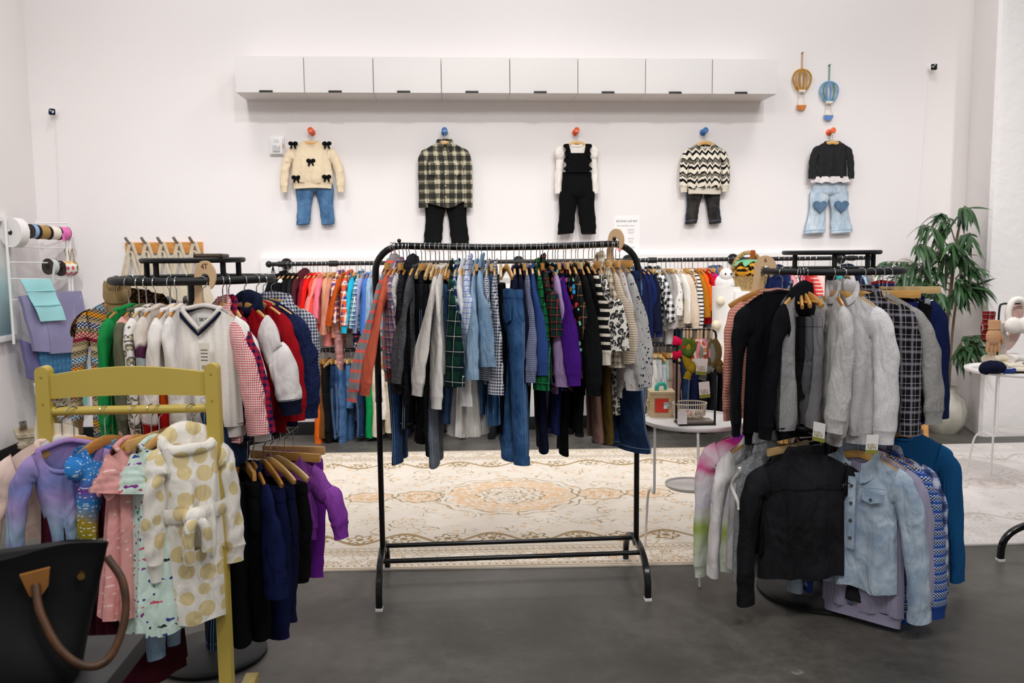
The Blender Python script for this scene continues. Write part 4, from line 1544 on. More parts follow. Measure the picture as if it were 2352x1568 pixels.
LL = [
 (733, 'orange', 'joggers', cloth('#d8641a'), 1008), (742, 'brown corduroy', 'trousers', cloth('#6e4422'), 1005), (750, 'black side-striped', 'joggers', cloth('#121214'), 990), (760, 'black wide', 'trousers', cloth('#0d0d0f'), 1000), (771, 'near-black denim', 'jeans', M_denim_k, 1005),
 (781, 'dark denim', 'jeans', M_denim_d, 1000), (793, 'faded blue', 'jeans', M_denim_m, 1008), (806, 'blue cropped', 'jeans', denim('#33557f', '#4f78a6'), 935), (818, 'indigo short', 'jeans', M_denim_d, 905), (830, 'dark indigo', 'jeans', M_denim_k, 990),
 (852, 'kelly green', 'leggings', cloth('#118a4a'), 1010), (868, 'cream tapered', 'trousers', cloth('#d5c9b4'), 1000), (884, 'white ruffled', 'trousers', cloth('#e6e0d6'), 950), (900, 'beige', 'trousers', cloth('#cbbba2'), 990), (925, 'navy school', 'trousers', cloth('#131a33'), 1000),
 (960, 'black knee-patch', 'trousers', cloth('#0e0e10'), 1005), (1010, 'black pleated', 'trousers', cloth('#111113'), 1000), (1060, 'charcoal', 'joggers', cloth('#26262a'), 1000), (1130, 'graphite', 'trousers', cloth('#1d1d21'), 1000), (1185, 'jet black', 'joggers', cloth('#0b0b0d'), 1000),
 (1255, 'dull navy', 'trousers', cloth('#12172c'), 1000), (1320, 'black cargo', 'trousers', cloth('#101012'), 1000), (1365, 'dark brown', 'trousers', cloth('#2a211c'), 995), (1440, 'dark indigo flared', 'jeans', M_denim_k, 1010), (1462, 'navy stretch', 'jeans', M_denim_d, 1000),
 (1487, 'off-white', 'jeans', cloth('#c9c6c1'), 955), (1501, 'pale grey utility', 'trousers', cloth('#aeb0b0'), 950), (1511, 'silver grey', 'joggers', heather('#9c9fa3', '#b9bcbf'), 930), (1520, 'mint grey', 'leggings', cloth('#8ba39c'), 920), (1528, 'taupe', 'trousers', cloth('#8d7668'), 940), (1541, 'dusky rose', 'joggers', cloth('#8a6a62'), 950),
 (1562, 'deep navy', 'jeans', M_denim_k, 985), (1584, 'ink blue', 'joggers', cloth('#10183a'), 985), (1606, 'blue black', 'trousers', cloth('#0e1324'), 985), (1628, 'smoky black', 'jeans', M_blackden, 985), (1650, 'coal', 'joggers', cloth('#17171a'), 985),
]
for i, (px, look, noun, m, yb) in enumerate(LL):
    pos = aty(px, 798, RAIL_Y)
    pos.z = LOW_Z + .0165
    rn = random.Random(i + 900)
    hang(pos, R_(-90 + (16 if px > 1200 else -14) + rn.uniform(-8, 8)), noun, look, WH_D, m, 'trousers', W=.115, L=min(0.58, zlen(px, yb, 6.8, pos.z - HANG_D) - .045), T=.035, hanger='clip' if i % 3 else 'wood', z0=-.045 if i % 3 else -.085, legw=.5)


# ------------------------------------------------------------------ round rack clothes
def ring_pt(c, R, z, px, front=True):
    y = c.y - R if front else c.y + R
    for _ in range(12):
        x = aty(px, 640, y).x
        dx = max(-R, min(R, x - c.x))
        y = c.y - math.sqrt(R * R - dx * dx) * (1 if front else -1)
    return Vector((max(c.x - R, min(c.x + R, x)), y, z + 0.0135))


WH_L = 'on the round rack below the phone'
WH_R = 'on the round rack by the plant'
WH_LL = 'on the lower ring below the phone'
WH_RL = 'on the lower ring by the plant'
FI = fairisle(((0.0, '#b59f7c', '#2a2a2a'), (.08, '#b59f7c', '#b59f7c'), (.12, '#2f6f9a', '#e6e6de'), (.22, '#b59f7c', '#222a5a'), (.3, '#e2b62c', '#b8301c'), (.38, '#b59f7c', '#3a332a'), (.45, '#b59f7c', '#b59f7c'),
               (.5, '#1d2460', '#dadad6'), (.6, '#b59f7c', '#463a2c'), (.68, '#b8201c', '#e8ddd0'), (.78, '#b8201c', '#2a2a60'), (.84, '#b59f7c', '#5a4c3a'), (.92, '#cbb890', '#cbb890')), 0.20, chev=0.14)
LEO_BR = leopard('#3a2412', '#5a3818', '#0e0a08', 60.0, .3, .6)
LEO_WH = leopard('#ece8e4', '#c9bfa0', '#6f6a66', 34.0, .2, .42)
OLIVE = dots('#626451', ('#e0a89c',), .085, .2, .5)
GREEN = cloth('#1f8f4a')
CREAM = cloth('#e0d6cb')
RGING = gingham('#f3e6e4', '#c8263a', 0.0075)
RBPL = gingham('#b81e34', '#1c1c50', 0.022)
NVF = heather('#151c3c', '#26305a', 120)
# px of hook, front?, yaw, look, noun, mat, sleeve end y, hem y, depth of near side, options
UPL = [
 (276, 0, 190, 'brown leopard print collared', 'blouse', LEO_BR, 800, 850, dict(collar='collar', W=.155, cuff=None, hem='plain', up=.015)),
 (335, 0, 170, 'black leopard', 'shirt', LEO_BR, 800, 850, dict(W=.12, collar='collar', hem='plain', cuff='plain')),
 (390, 0, 120, 'grey heather', 'tee', heather('#55585c', '#a5a8ab', 120), 800, 880, dict(W=.12, cuff=None, hem='plain')),
 (430, 0, 100, 'slate grey', 'sweatshirt', cloth('#8a8c8e'), 820, 880, dict(W=.12)),
 (520, 0, 70, 'pale grey pyjama', 'top', cloth('#b9b7bb'), 820, 880, dict(W=.12)),
 (268, 2, -14, 'fair isle', 'turtleneck', FI, 985, 1000, dict(collar='turtle', tall=1.1, neckw=.05, rmat=knit('#b09468', .007, vertical=True), W=.135, T=.03, splay=.05)),
 (293, 1, -106, 'bright green frilled', 'sweatshirt', GREEN, 985, 1000, dict(W=.12, splay=.0, swing=-.02, T=.026)),
 (317, 1, -100, 'olive pink spotted', 'sweatshirt', OLIVE, 975, 985, dict(W=.115, splay=.0, swing=-.01, T=.026)),
 (334, 1, -98, 'white snow leopard', 'hoodie', LEO_WH, 985, 985, dict(W=.115, splay=.0, swing=.0, T=.026)),
 (355, 1, -96, 'cream and plum', 'sweatshirt', CREAM, 970, 985, dict(W=.115, splay=.0, swing=.01, T=.028, smat=ombre(((0.0, '#e0d6cb'), (.24, '#e0d6cb'), (.26, '#4c2440'), (.34, '#4c2440'), (.35, '#a9b5ba'), (.43, '#a9b5ba'), (.44, '#4c2440'), (.56, '#4c2440'), (.58, '#d8cec2'), (1., '#d8cec2')), 0.0, -.42))),
 (388, 1, -94, 'white orange-flamed', 'sweatshirt', ombre(((0.0, '#efe9e6'), (.55, '#efe9e6'), (.6, '#e86a1a'), (.8, '#e05a14'), (.85, '#c01818'), (1., '#b01414')), 0.02, -.40), 985, 990, dict(W=.125, splay=.0, swing=-.03, T=.028, smat=cloth('#ece6e2'))),
 (404, 1, -88, 'plain white', 'sweatshirt', cloth('#f0ebe8'), 980, 990, dict(W=.12, splay=.0, swing=.02, T=.028)),
 (464, 1, -14, 'white navy-trimmed V-neck', 'cricket sweater', knit('#f5f0ea', .03, '#e2dad2', True, .3), 985, 965, dict(collar='v', dip=.085, W=.135, splay=.05, T=.032, fwd=(.01, -.05, 0), rmat=knit('#ece6e0', .006, '#d8d0c8', True, .3), sub='vneck')),
 (510, 1, -60, 'red and white gingham', 'shirt', RGING, 975, 1000, dict(collar='collar', cuff='plain', hem='plain', W=.135, splay=.08, swing=.03, T=.028)),
 (524, 1, -58, 'red and navy checked', 'shirt', RBPL, 975, 960, dict(collar='collar', cuff='plain', hem='plain', W=.135, splay=.06, swing=.03, T=.028, smat=RBPL)),
 (560, 1, -47, 'red and white baseball', 'sweatshirt', cloth('#a8101c'), 930, 945, dict(collar='hood', hoodmat=cloth('#141b33'), smat=cloth('#ece6e4'), rmat=cloth('#151a30'), W=.145, splay=.06, swing=.03, T=.032, slim=1.15)),
 (588, 1, -38, 'crimson', 'cardigan', cloth('#a3121e'), 945, 960, dict(W=.14, splay=.03, T=.028)),
 (604, 1, -30, 'dark navy flecked', 'sweater', NVF, 940, 945, dict(W=.15, splay=.03, T=.03)),
 (614, 2, -10, 'blue check', 'shirt', gingham('#dfe2ea', '#20264a', 0.012), 900, 950, dict(W=.13, collar='collar', hem='plain', cuff='plain')),
]


def ring_hang(c, R, Z, rows, where, yd):
    for px, fr, yaw, look, noun, m, ys, yb, kw in rows:
        kw = dict(kw)
        if fr == 2:
            s = -1 if px < 900 and px < 450 or (px > 900 and px < 1850) else 1
            pos = Vector((c.x + s * R, c.y, Z + .0135))
        else:
            pos = ring_pt(c, R, Z, px, fr == 1)
        z0 = pos.z - HANG_D
        W = kw.get('W', .15)
        ynear = kw.pop('yn', pos.y - abs(math.sin(R_(yaw))) * W)
        sub = kw.pop('sub', None)
        kd = kw.pop('kind', 'top')
        fwd = kw.pop('fwd', None)
        up = kw.pop('up', 0)
        if kd == 'top':
            kw['S'] = zlen(px, ys, ynear, z0) if ys else 0
            kw['L'] = zlen(px, yb, pos.y, z0)
        else:
            zz = kw.get('z0', -.045)
            kw['L'] = zlen(px, yb, ynear, z0) + zz
        o = hang(pos, R_(yaw), noun, look, where, m, kd, low=-up, **kw)
        if fwd:
            o.location += Vector(fwd)
        if sub:
            SUBS[sub] = o


SUBS = {}
ring_hang(LC, LR_, LZ, UPL, WH_L, 0)
# trims of the cricket sweater: navy line in the neck and two sleeve stripes
o = SUBS['vneck']
W_ = .135
NVT = knit('#151a38', .006, vertical=True)
pts = []
for k in range(28):
    a = 2 * PI * k / 28
    x = .073 * math.cos(a)
    zt = ztop(x, .0567, W_)
    if math.sin(a) < 0:
        pts.append((x, -.03 * (.42 + .45 * (1 - abs(x) / .073)) - .006, zt - .098 * (1 - abs(x) / .073) ** .8 - .004))
    else:
        pts.append((x, .015 * math.sin(a), zt - .014))
MB().tube(pts, .005, 6, True).build('neck_stripe', NVT, o)
for z in (-.285, -.318):
    for sd in (1, -1):
        MB().lathe([(.040, z - .009), (.042, z), (.040, z + .009)], (sd * .182, 0, 0), 20, True, .8).build('sleeve_stripe', NVT, o)
MB().box((0, .012, -.05), (.05, .001, .038)).build('neck_label', plain('#e9e7e4', .6), o)
text('SKYR', .016, (0, .0108, -.05), (PI / 2, 0, 0), plain('#26262a'), o)
tg = MB().box((0, 0, 0), (.038, .0012, .09)).build('swing_tag', plain('#ece6da', .6), o)
tg.location = (.03, -.052, -.165)
MB().tube([(0, 0, .045), (.0, .012, .075)], .0008, 5).build('tag_string', plain('#e8e4de'), tg)
for k in range(4):
    MB().box((0, -.0008, .022 - .011 * k), (.024, .0006, .003)).build('tag_print', plain('#5a5a5a'), tg)
MB().box((0, -.0008, -.033), (.02, .0006, .012)).build('bar_code', vstripes('#1a1a1a', '#ece6da', .003, .0015), tg)
p = aty(472, 640, LC.y - LR_ + .02)
p.z = LZ + .006
divider(p, R_(-28), 'pale wooden size divider marked 4T on the round rack below the phone', '4T', ht=.19)

# lower tier, ring under the phone
LOWL = [
 (480, 1, -95, 'dark blue', 'jeans', M_denim_k, 0, 1500, dict(kind='trousers', W=.12, T=.035)),
 (505, 1, -100, 'indigo denim', 'shorts', M_denim_k, 0, 1060, dict(kind='trousers', W=.13, T=.035, rise=.12, legw=.55, up=.17)),
 (525, 1, -82, 'black drawstring', 'joggers', cloth('#0a0a0c'), 0, 1490, dict(kind='trousers', W=.14, T=.04)),
 (550, 1, -68, 'black school', 'trousers', cloth('#0c0c0f'), 0, 1480, dict(kind='trousers', W=.135, T=.04)),
 (565, 1, -62, 'deep navy', 'sweatshirt', cloth('#121a42'), 1345, 1330, dict(W=.15, splay=.05, T=.03, hem='plain', cuff='plain')),
 (590, 1, -55, 'navy pocketed', 'joggers', cloth('#10163a'), 0, 1475, dict(kind='trousers', W=.135, T=.045, hanger='wood', z0=-.085)),
 (606, 1, -46, 'ink navy', 'trousers', cloth('#0f1430'), 0, 1430, dict(kind='trousers', W=.13, T=.035, hanger='wood', z0=-.085)),
 (622, 1, -38, 'black side-seamed', 'leggings', cloth('#0b0b0d'), 0, 1345, dict(kind='trousers', W=.14, T=.035, hanger='wood', z0=-.085)),
 (640, 1, -20, 'purple', 'sweatshirt', ombre(((0., '#9a52ae'), (.5, '#843a9e'), (1., '#6c1f8c')), 0, -.45), 1216, 1210, dict(W=.13, splay=.07, T=.03, hanger='clip')),
 (650, 2, -12, 'matching purple', 'joggers', cloth('#6f2492'), 0, 1325, dict(kind='trousers', W=.11, T=.035)),
]
for r in LOWL:
    pass
ring_hang(LC, LLR, LLZ, LOWL, WH_LL, 0)

# upper tier by the plant
GREYH = heather('#b3b0ae', '#d0cdcb', 220)
LGREY = heather('#cbc9ca', '#e6e4e5', 260)
BLKC = cloth('#101116')
BPLD = plaid('#151418', (('#8a8590', .046, .012, 0.0, .42), ('#c9c4c8', .046, .0022, .5, .5), ('#c9c4c8', .046, .0022, .9, .4)))
UPR = [
 (1764, 2, 188, 'salmon pink ribbed', 'cardigan', knit('#e2a090', .012, '#b97565', False, .8), 945, 935, dict(W=.17, splay=.03, T=.03, rmat=knit('#dca093', .008, '#b97565', True, .6), hhalf=.165, fwd=(.045, 0, 0))),
 (1772, 1, 203, 'plain black', 'sweatshirt', BLKC, 975, 985, dict(W=.175, splay=.02, T=.03, fwd=(-.035, -.03, 0))),
 (1795, 1, 224, 'black and grey raglan', 'hoodie', BLKC, 1000, 975, dict(collar='hood', W=.165, splay=.04, swing=-.03, T=.036, bodymat=heather('#8e8c8d', '#a9a7a8', 200), yn=3.13)),
 (1815, 0, 250, 'green plaid', 'shirt', PL_TEAL, 800, 850, dict(W=.14, collar='collar')),
 (1838, 1, 252, 'black wool', 'trousers', cloth('#121215'), 0, 915, dict(kind='trousers', W=.12, T=.03, hanger='bar', z0=-.10, legw=.5)),
 (1844, 1, 262, 'folded dark grey', 'trousers', cloth('#55565a'), 0, 975, dict(kind='trousers', W=.115, T=.032, hanger='bar', z0=-.10, pocket=True)),
 (1850, 1, 280, 'folded mid grey', 'trousers', cloth('#7d7b7e'), 0, 985, dict(kind='trousers', W=.115, T=.034, hanger='bar', z0=-.10, pocket=True, lean=.03)),
 (1915, 1, -98, 'pale grey funnel-neck', 'sweatshirt', GREYH, 975, 985, dict(collar='turtle', tall=.7, neckw=.07, dip=.08, W=.165, splay=.0, swing=-.03, T=.035, swing2=-.02)),
 (1935, 1, -62, 'light grey quarter-zip', 'sweatshirt', LGREY, 1000, 985, dict(collar='turtle', tall=.75, neckw=.072, dip=.09, W=.17, splay=.03, swing=.0, T=.034, sub='qzip', yn=3.1)),
 (1978, 1, -46, 'black and grey plaid', 'flannel shirt', BPLD, 985, 985, dict(collar='collar', cuff='plain', hem='plain', tail=.03, W=.165, splay=.03, T=.03)),
 (2000, 1, -40, 'mid grey marl', 'sweatshirt', heather('#8f8d8b', '#aaa8a5', 220), 955, 950, dict(W=.17, splay=.06, swing=.02, T=.03)),
 (2020, 1, -34, 'bright navy', 'trousers', cloth('#131c58'), 0, 975, dict(kind='trousers', W=.14, T=.03)),
 (2038, 1, -27, 'black planet print', 'tee', splatter('#0c0c10', '#b9b9c4', 22, .3), 0, 965, dict(W=.17, T=.03, hem='plain')),
 (2046, 2, -17, 'navy fleece', 'cardigan', cloth('#141f4a'), 975, 970, dict(W=.17, splay=.04, T=.035, hem='plain', cuff=None, fwd=(0.0, .03, 0), hanger='clip')),
 (2050, 0, 20, 'red white and blue striped', 'shirt', stripes('#b02a34', '#2a3c7a', .03, .012), 900, 900, dict(W=.16, collar='collar')),
 (1930, 0, 60, 'blue checked flannel', 'shirt', gingham('#cfe0ea', '#3a5a8a', .02), 820, 880, dict(W=.15, collar='collar')),
]
ring_hang(RCN, RR_, RZ, UPR, WH_R, 0)
o = SUBS['qzip']
MB().box((.055, -.048, -.17), (.035, .002, .028), .001).build('chest_patch', plain('#1d2550', .7), o, label='small navy and pink chest patch')
MB().box((.055, -.0495, -.17), (.027, .001, .018)).build('patch_print', plain('#d98a8a', .7), o)
MB().tube([(0, -.04, -.02), (0, -.047, -.12)], .0028, 6).build('zip', metal('#777777'), o)
MB().box((0, -.05, -.05), (.012, .004, .05), .002).build('zip_pull', plain('#131a38', .7), o)
p = aty(1758, 612, RCN.y)
p.z = RZ + .004
p.x = RCN.x - RR_ + .0
divider(p, R_(-8), 'pale wooden size divider marked 6 on the round rack by the plant', '6', ht=.15)

# lower tier by the plant
TIE = ombre(((0., '#7a3fb8'), (.1, '#d8308a'), (.22, '#f2dce8'), (.32, '#e05a9a'), (.42, '#f4eef0'), (.6, '#e6e2f2'), (.72, '#eef2e4'), (.85, '#b4cc62'), (1., '#e8f0e0')), .02, -.52)
LDEN = denim('#8ea4bb', '#c2d0dd', 12.0)
LOWR = [
 (1735, 2, 165, 'pink and green tie-dye', 'sweatshirt', TIE, 1320, 1290, dict(W=.16, splay=.03, T=.035)),
 (1732, 1, 203, 'white cotton', 'shirt', cloth('#e9e5e4'), 1320, 1290, dict(collar='collar', cuff='plain', hem='plain', tail=.05, W=.165, splay=.05, T=.035, yn=3.3)),
 (1772, 1, 212, 'black fluted', 'skirt', cloth('#0c0c0f'), 0, 1260, dict(kind='skirt', W=.12)),
 (1765, 1, 204, 'grey felted white-trimmed', 'vest', heather('#6e7073', '#a4a6a8', 240), 0, 1310, dict(W=.165, T=.04, hem='plain', collar='turtle', sub='vest', fwd=(-.085, -.02, 0))),
 (1824, 1, 180, 'black denim', 'jacket', M_blackden, 1345, 1300, dict(collar='collar', cuff='plain', hem='plain', W=.19, splay=.03, T=.045, hhalf=.15, slim=.9, fwd=(.02, -.10, 0), sub='bjack', up=.0)),
 (1915, 0, 200, 'white and black striped', 'tee', stripes('#18181a', '#e8e4e0', .02, .006), 1200, 1250, dict(W=.14, cuff=None)),
 (1935, 0, 160, 'bottle green plaid', 'shirt', PL_GREEN3, 1200, 1300, dict(W=.15, collar='collar')),
 (1985, 1, -48, 'pale stonewashed denim', 'jacket', LDEN, 1410, 1340, dict(collar='collar', cuff='plain', hem='plain', W=.175, splay=.06, swing=.02, T=.04, sub='djack', yn=3.06, dip=.09)),
 (2005, 1, -46, 'lilac textured', 'sweater', knit('#a9a3bc', .008, vertical=True, depth=.3), 1385, 1395, dict(W=.17, splay=.05, T=.03)),
 (2022, 1, -40, 'blue nordic knit', 'sweater', fairisle(((0., '#2c4f9a', '#2c4f9a'), (.25, '#2c4f9a', '#dfe4ee'), (.5, '#15182c', '#cfd6e4'), (.75, '#2c4f9a', '#9fb4dc')), .034), 1395, 1390, dict(W=.175, splay=.06, T=.03, rmat=knit('#2a4c98', .006, vertical=True))),
 (2036, 1, -32, 'blue and white checked', 'shirt', plaid('#5a6ea8', (('#d9dcea', .06, .02, 0, .6), ('#232c58', .06, .02, .5, .7))), 1350, 1370, dict(collar='collar', cuff='plain', hem='plain', W=.17, splay=.05, T=.03)),
 (2040, 2, -20, 'teal blue ribbed', 'sweater', knit('#1d5c92', .008, vertical=True, depth=.4), 1345, 1355, dict(W=.175, splay=.06, T=.035, hem='plain', cuff=None)),
 (2050, 0, 30, 'dark green tartan', 'shirt', PL_GREEN, 1250, 1300, dict(W=.15, collar='collar')),
]
ring_hang(RCN, RLR, RLZ, LOWR, WH_RL, 0)
o = SUBS['vest']
for sd in (-1, 1):
    pts = [(sd * (.165 * (.98 - .10 * math.sin(PI * k / 14))), .03 * math.cos(PI * k / 14 * 2), -.062 - .17 * k / 14) for k in range(15)]
    MB().tube(pts, .007, 7).build('arm_trim', cloth('#e9e4e2'), o, label='white arm binding')
o = SUBS['bjack']
# back yoke seam, panel seams
for pts in ([(-.16, .053, -.12), (0, .058, -.125), (.16, .053, -.12)], [(-.09, .058, -.125), (-.075, .055, -.40)], [(.09, .058, -.125), (.075, .055, -.40)]):
    MB().tube(pts, .0022, 5).build('seam', M_blackden, o)
o = SUBS['djack']
STI = plain('#8fa0b5', .8)
for sd in (-1, 1):
    f = MB().prism([(sd * .075 - .045, -.13), (sd * .075 + .045, -.145 if sd > 0 else -.13), (sd * .075 + .045, -.175), (sd * .075, -.19), (sd * .075 - .045, -.175)], -.056, -.046).build('pocket_flap', denim('#7d96b2', '#b4c6d6', 20.), o, .5)
    MB().tube([(sd * .075, -.0565, -.172), (sd * .075, -.06, -.172)], .006, 10).build('stud', metal('#9a9a9c', .3), f)
    MB().tube([(sd * .13, -.048, -.125), (sd * .02, -.056, -.13)], .0018, 5).build('seam', STI, o)
MB().box((0, -.052, -.24), (.03, .006, .29), .002).build('placket', LDEN, o)
for k in range(4):
    MB().tube([(0, -.054, -.13 - .07 * k), (0, -.059, -.13 - .07 * k)], .0065, 10).build('button', metal('#8d8d90', .3), o)
MB().box((.0, .016, -.03), (.05, .001, .022)).build('neck_label', plain('#efe6e4', .6), o)

# ------------------------------------------------------------------ yellow rack clothes
WH_Y = 'on the yellow rack'
YZ = YRZ
OMB = ombre(((0., '#a886bd'), (.18, '#a58fc8'), (.34, '#7f86c0'), (.5, '#a492c6'), (.7, '#97b4cc'), (1., '#7d62a8')), .01, -.36)
RBW = ombre(((0., '#b5b43a'), (.15, '#2f7fd0'), (.35, '#3a8fd8'), (.5, '#7a3f9a'), (.65, '#2f8fd8'), (.8, '#a8902a'), (1., '#7a7a20')), .01, -.30, '#e6eef8')
PINKT = dots('#e0a09c', ('#f0d2ce',), .026, .12, .4)
MINT = floral('#cfe3d8', ('#3a8f9a', '#8a3a8a', '#d05a6a', '#3a4a8a', '#2f3a3a'), 42.0, .16)
ROBE = spots('#f2ece2', '#e0cc9a', .06, .42)
YEL_ROWS = [
 (140, 20, 'pale pink satin', 'leotard', ombre(((0., '#ecd3c6'), (1., '#e2c2b2')), 0, -.4), 1330, 1230, dict(W=.15, splay=.05, T=.03, hanger='plastic', hem='plain', cuff=None, dip=.09, hyaw=R_(20), fwd=-.01)),
 (172, 26, 'lilac and blue ombre', 'leotard', OMB, 1290, 1240, dict(W=.105, splay=.045, T=.03, hem='plain', cuff=None, dip=.10, neckw=.075, fit=.62, swing=-.03, hyaw=R_(38), hhalf=.12, fwd=-.06)),
 (243, 50, 'rainbow starry', 'leotard', RBW, 0, 1240, dict(W=.09, T=.035, hem='plain', dip=.07, collar='none', neckw=.055, sub='rain', hyaw=R_(62), hhalf=.12, fwd=-.05)),
 (310, 72, 'dotted pink tulle', 'dress', PINKT, 1130, 1110, dict(W=.095, T=.04, hem='plain', cuff=None, S_=.06, sub='pinkd', slim=1.1, fwd=-.045)),
 (366, 66, 'mint butterfly print', 'dress', MINT, 0, 1100, dict(W=.095, T=.04, hem='plain', S_=.07, sub='mintd', slim=1.1, splay=.0, fwd=-.035)),
 (442, 36, 'fluffy cream spotted', 'bath robe', ROBE, 1300, 1260, dict(W=.095, T=.05, splay=.015, collar='hood', hem='plain', sub='robe', slim=1.2, fold=1.5, fwd=-.05)),
]
for px, yaw, look, noun, m, ys, yb, kw in YEL_ROWS:
    kw = dict(kw)
    pos = aty(px, 930, YY)
    pos.z = YZ + .0135
    z0 = pos.z - HANG_D
    sub = kw.pop('sub', None)
    S_ = kw.pop('S_', None)
    fw = kw.pop('fwd', 0)
    pos.y += fw * .3
    kw['S'] = S_ if S_ else (zlen(px, ys, YY - .1, z0) if ys else 0)
    kw['L'] = zlen(px, yb, YY - .03, z0)
    o = hang(pos, R_(yaw), noun, look, WH_Y, m, 'top', **kw)
    o.location.y += fw * .7
    if sub:
        SUBS[sub] = (o, kw['L'], z0, px)
o, L_, z0, px = SUBS['pinkd']
skirt_parts(o, PINKT, W=.085, L=zlen(px, 1395, YY - .05, z0) - L_ + .01, T=.055, flare=1.5, z0=-L_ + .02, waves=10, seed=2, amp=.14)
for z, w in ((-.03, 1.0), (-.055, 1.05)):
    rg = []
    for t, s in ((0, 1.0), (.5, 1.3), (1, 1.45)):
        rg.append([Vector((.082 * w * s * math.cos(2 * PI * k / 60), .045 * s * math.sin(2 * PI * k / 60) * (1 + .25 * t * math.sin(13 * 2 * PI * k / 60)), z - .055 * t + .012 * t * math.sin(9 * 2 * PI * k / 60) - .035 * abs(math.cos(2 * PI * k / 60)))) for k in range(60)])
    MB().loft(rg, True, False, False).build('ruffle', PINKT, o, 1.3)
o, L_, z0, px = SUBS['mintd']
skirt_parts(o, MINT, W=.088, L=zlen(px, 1435, YY - .05, z0) - L_ + .01, T=.06, flare=1.6, z0=-L_ + .02, waves=8, seed=4, amp=.1)
o, L_, z0, px = SUBS['robe']
skirt_parts(o, ROBE, W=.088, L=zlen(px, 1415, YY - .05, z0) - L_ + .02, T=.055, flare=1.05, z0=-L_ + .02, waves=4, seed=5, amp=.08, name='robe_skirt')
bl = MB()
bl.lathe([(.094, -.245), (.102, -.23), (.103, -.215), (.098, -.20)], (0, 0, 0), 28, False, .6)
bl.build('belt', ROBE, o, 1.2)
kn = MB()
kn.ball((-.02, -.07, -.225), .03, (1.2, .8, .9))
kn.tube(spline([(-.02, -.075, -.225), (-.04, -.085, -.25), (-.045, -.08, -.30), (-.04, -.075, -.36)], 6), .017, 8)
kn.tube(spline([(-.02, -.075, -.225), (.005, -.085, -.26), (.01, -.08, -.33)], 6), .017, 8)
kn.build('belt_knot', ROBE, o, 1.2)
o, L_, z0, px = SUBS['rain']
for sd in (-1, 1):
    MB().ball((sd * .078, 0, -.075), .038, (.9, .75, 1.0), fn=lambda d: 1 + .08 * math.sin(9 * math.atan2(d.y, d.x))).build('puff_sleeve', RBW, o, 1.2)
skirt_parts(o, ombre(((0., '#8f8a28'), (1., '#3f7f9a')), -.2, -.4), W=.08, L=.09, T=.04, flare=1.3, z0=-L_ + .03, waves=6, name='peplum')
BURG = cloth('#3a0c1a')
for px, yb, look, noun, wv in ((165, 1480, 'burgundy velvet', 'dress', 6), (290, 1560, 'wine red long', 'skirt', 7)):
    pos = aty(px + 6, 930, YY + .0)
    pos.z = YZ + .0135
    z0 = pos.z - HANG_D
    o = hang(pos, R_(55), noun, look, WH_Y, BURG, 'skirt', hanger=None, W=.11, T=.05, L=zlen(px, yb, YY, z0) - .12, z0=-.12, flare=1.25, waves=wv)
pos = aty(345, 930, YY)
pos.z = YZ + .0135
hang(pos, R_(75), 'jeans', 'light wash', WH_Y, M_denim_l, 'trousers', W=.09, T=.025, L=zlen(350, 1495, YY, pos.z - HANG_D) - .045)

# ------------------------------------------------------------------ outfits pinned on the back wall
ORG, BLU = plain('#e8622f', 0.35), plain('#3f76b5', 0.35)
CLEAR = plain('#e6e2e0', 0.2)
OY = WY - 0.075
OUTX = [(714, ORG, 'orange', 'cream bow sweater'), (1021, BLU, 'blue', 'plaid shirt'), (1324, ORG, 'orange', 'black overalls'), (1619, BLU, 'blue', 'zigzag sweater'), (1911, ORG, 'orange', 'heart-knee jeans')]
WPOS = []
for px, m, cn, of in OUTX:
    p = aty(px, 302, WY - .06)
    t = thing('wall_peg', '%s round wall peg above the %s' % (cn, of), 'peg', (p.x, WY, p.z), 0, 'coloured pegs in a row on the back wall')
    MB().tube([(0, 0, 0), (0, -.006, 0), (0, -.012, 0), (0, -.05, .004), (0, -.062, .006), (0, -.085, .008), (0, -.09, .009)], [.028, .026, .014, .013, .02, .024, .019], 20).build('knob', m, t)
    WPOS.append(p)
    hz = aty(px, 322, OY).z
    make_hanger((p.x, OY, p.z + .012), 0.0, 'clear hooked wooden hanger on the %s peg with the %s' % (cn, of), .09, 'wood', 1, 'hangers on the wall pegs')


def outfit(i, noun, look, mat, ytop, **kw):
    px = OUTX[i][0]
    p = WPOS[i]
    z = aty(px, ytop, OY).z
    o = thing(noun.replace(' ', '_'), look + ' ' + noun + ' hung on the back wall', noun.split(' ')[-1], (p.x + kw.pop('dx', 0), OY + kw.pop('dy', 0), z), 0, 'outfits displayed on the back wall')
    top_parts(o, mat, **kw)
    return o, z


def zrel(ypx, z, px=1176):
    return z - aty(px, ypx, OY).z


def bottoms(i, noun, look, mat, ytop, ybot, W, **kw):
    px = OUTX[i][0]
    z = aty(px, ytop, OY).z
    o = thing(noun, look + ' ' + noun + ' hung on the back wall', noun, (WPOS[i].x + kw.pop('dx', 0), OY + .034, z), 0, 'outfits displayed on the back wall')
    trouser_parts(o, mat, W=W, L=zrel(ybot, z, px), z0=0.0, **kw)
    return o


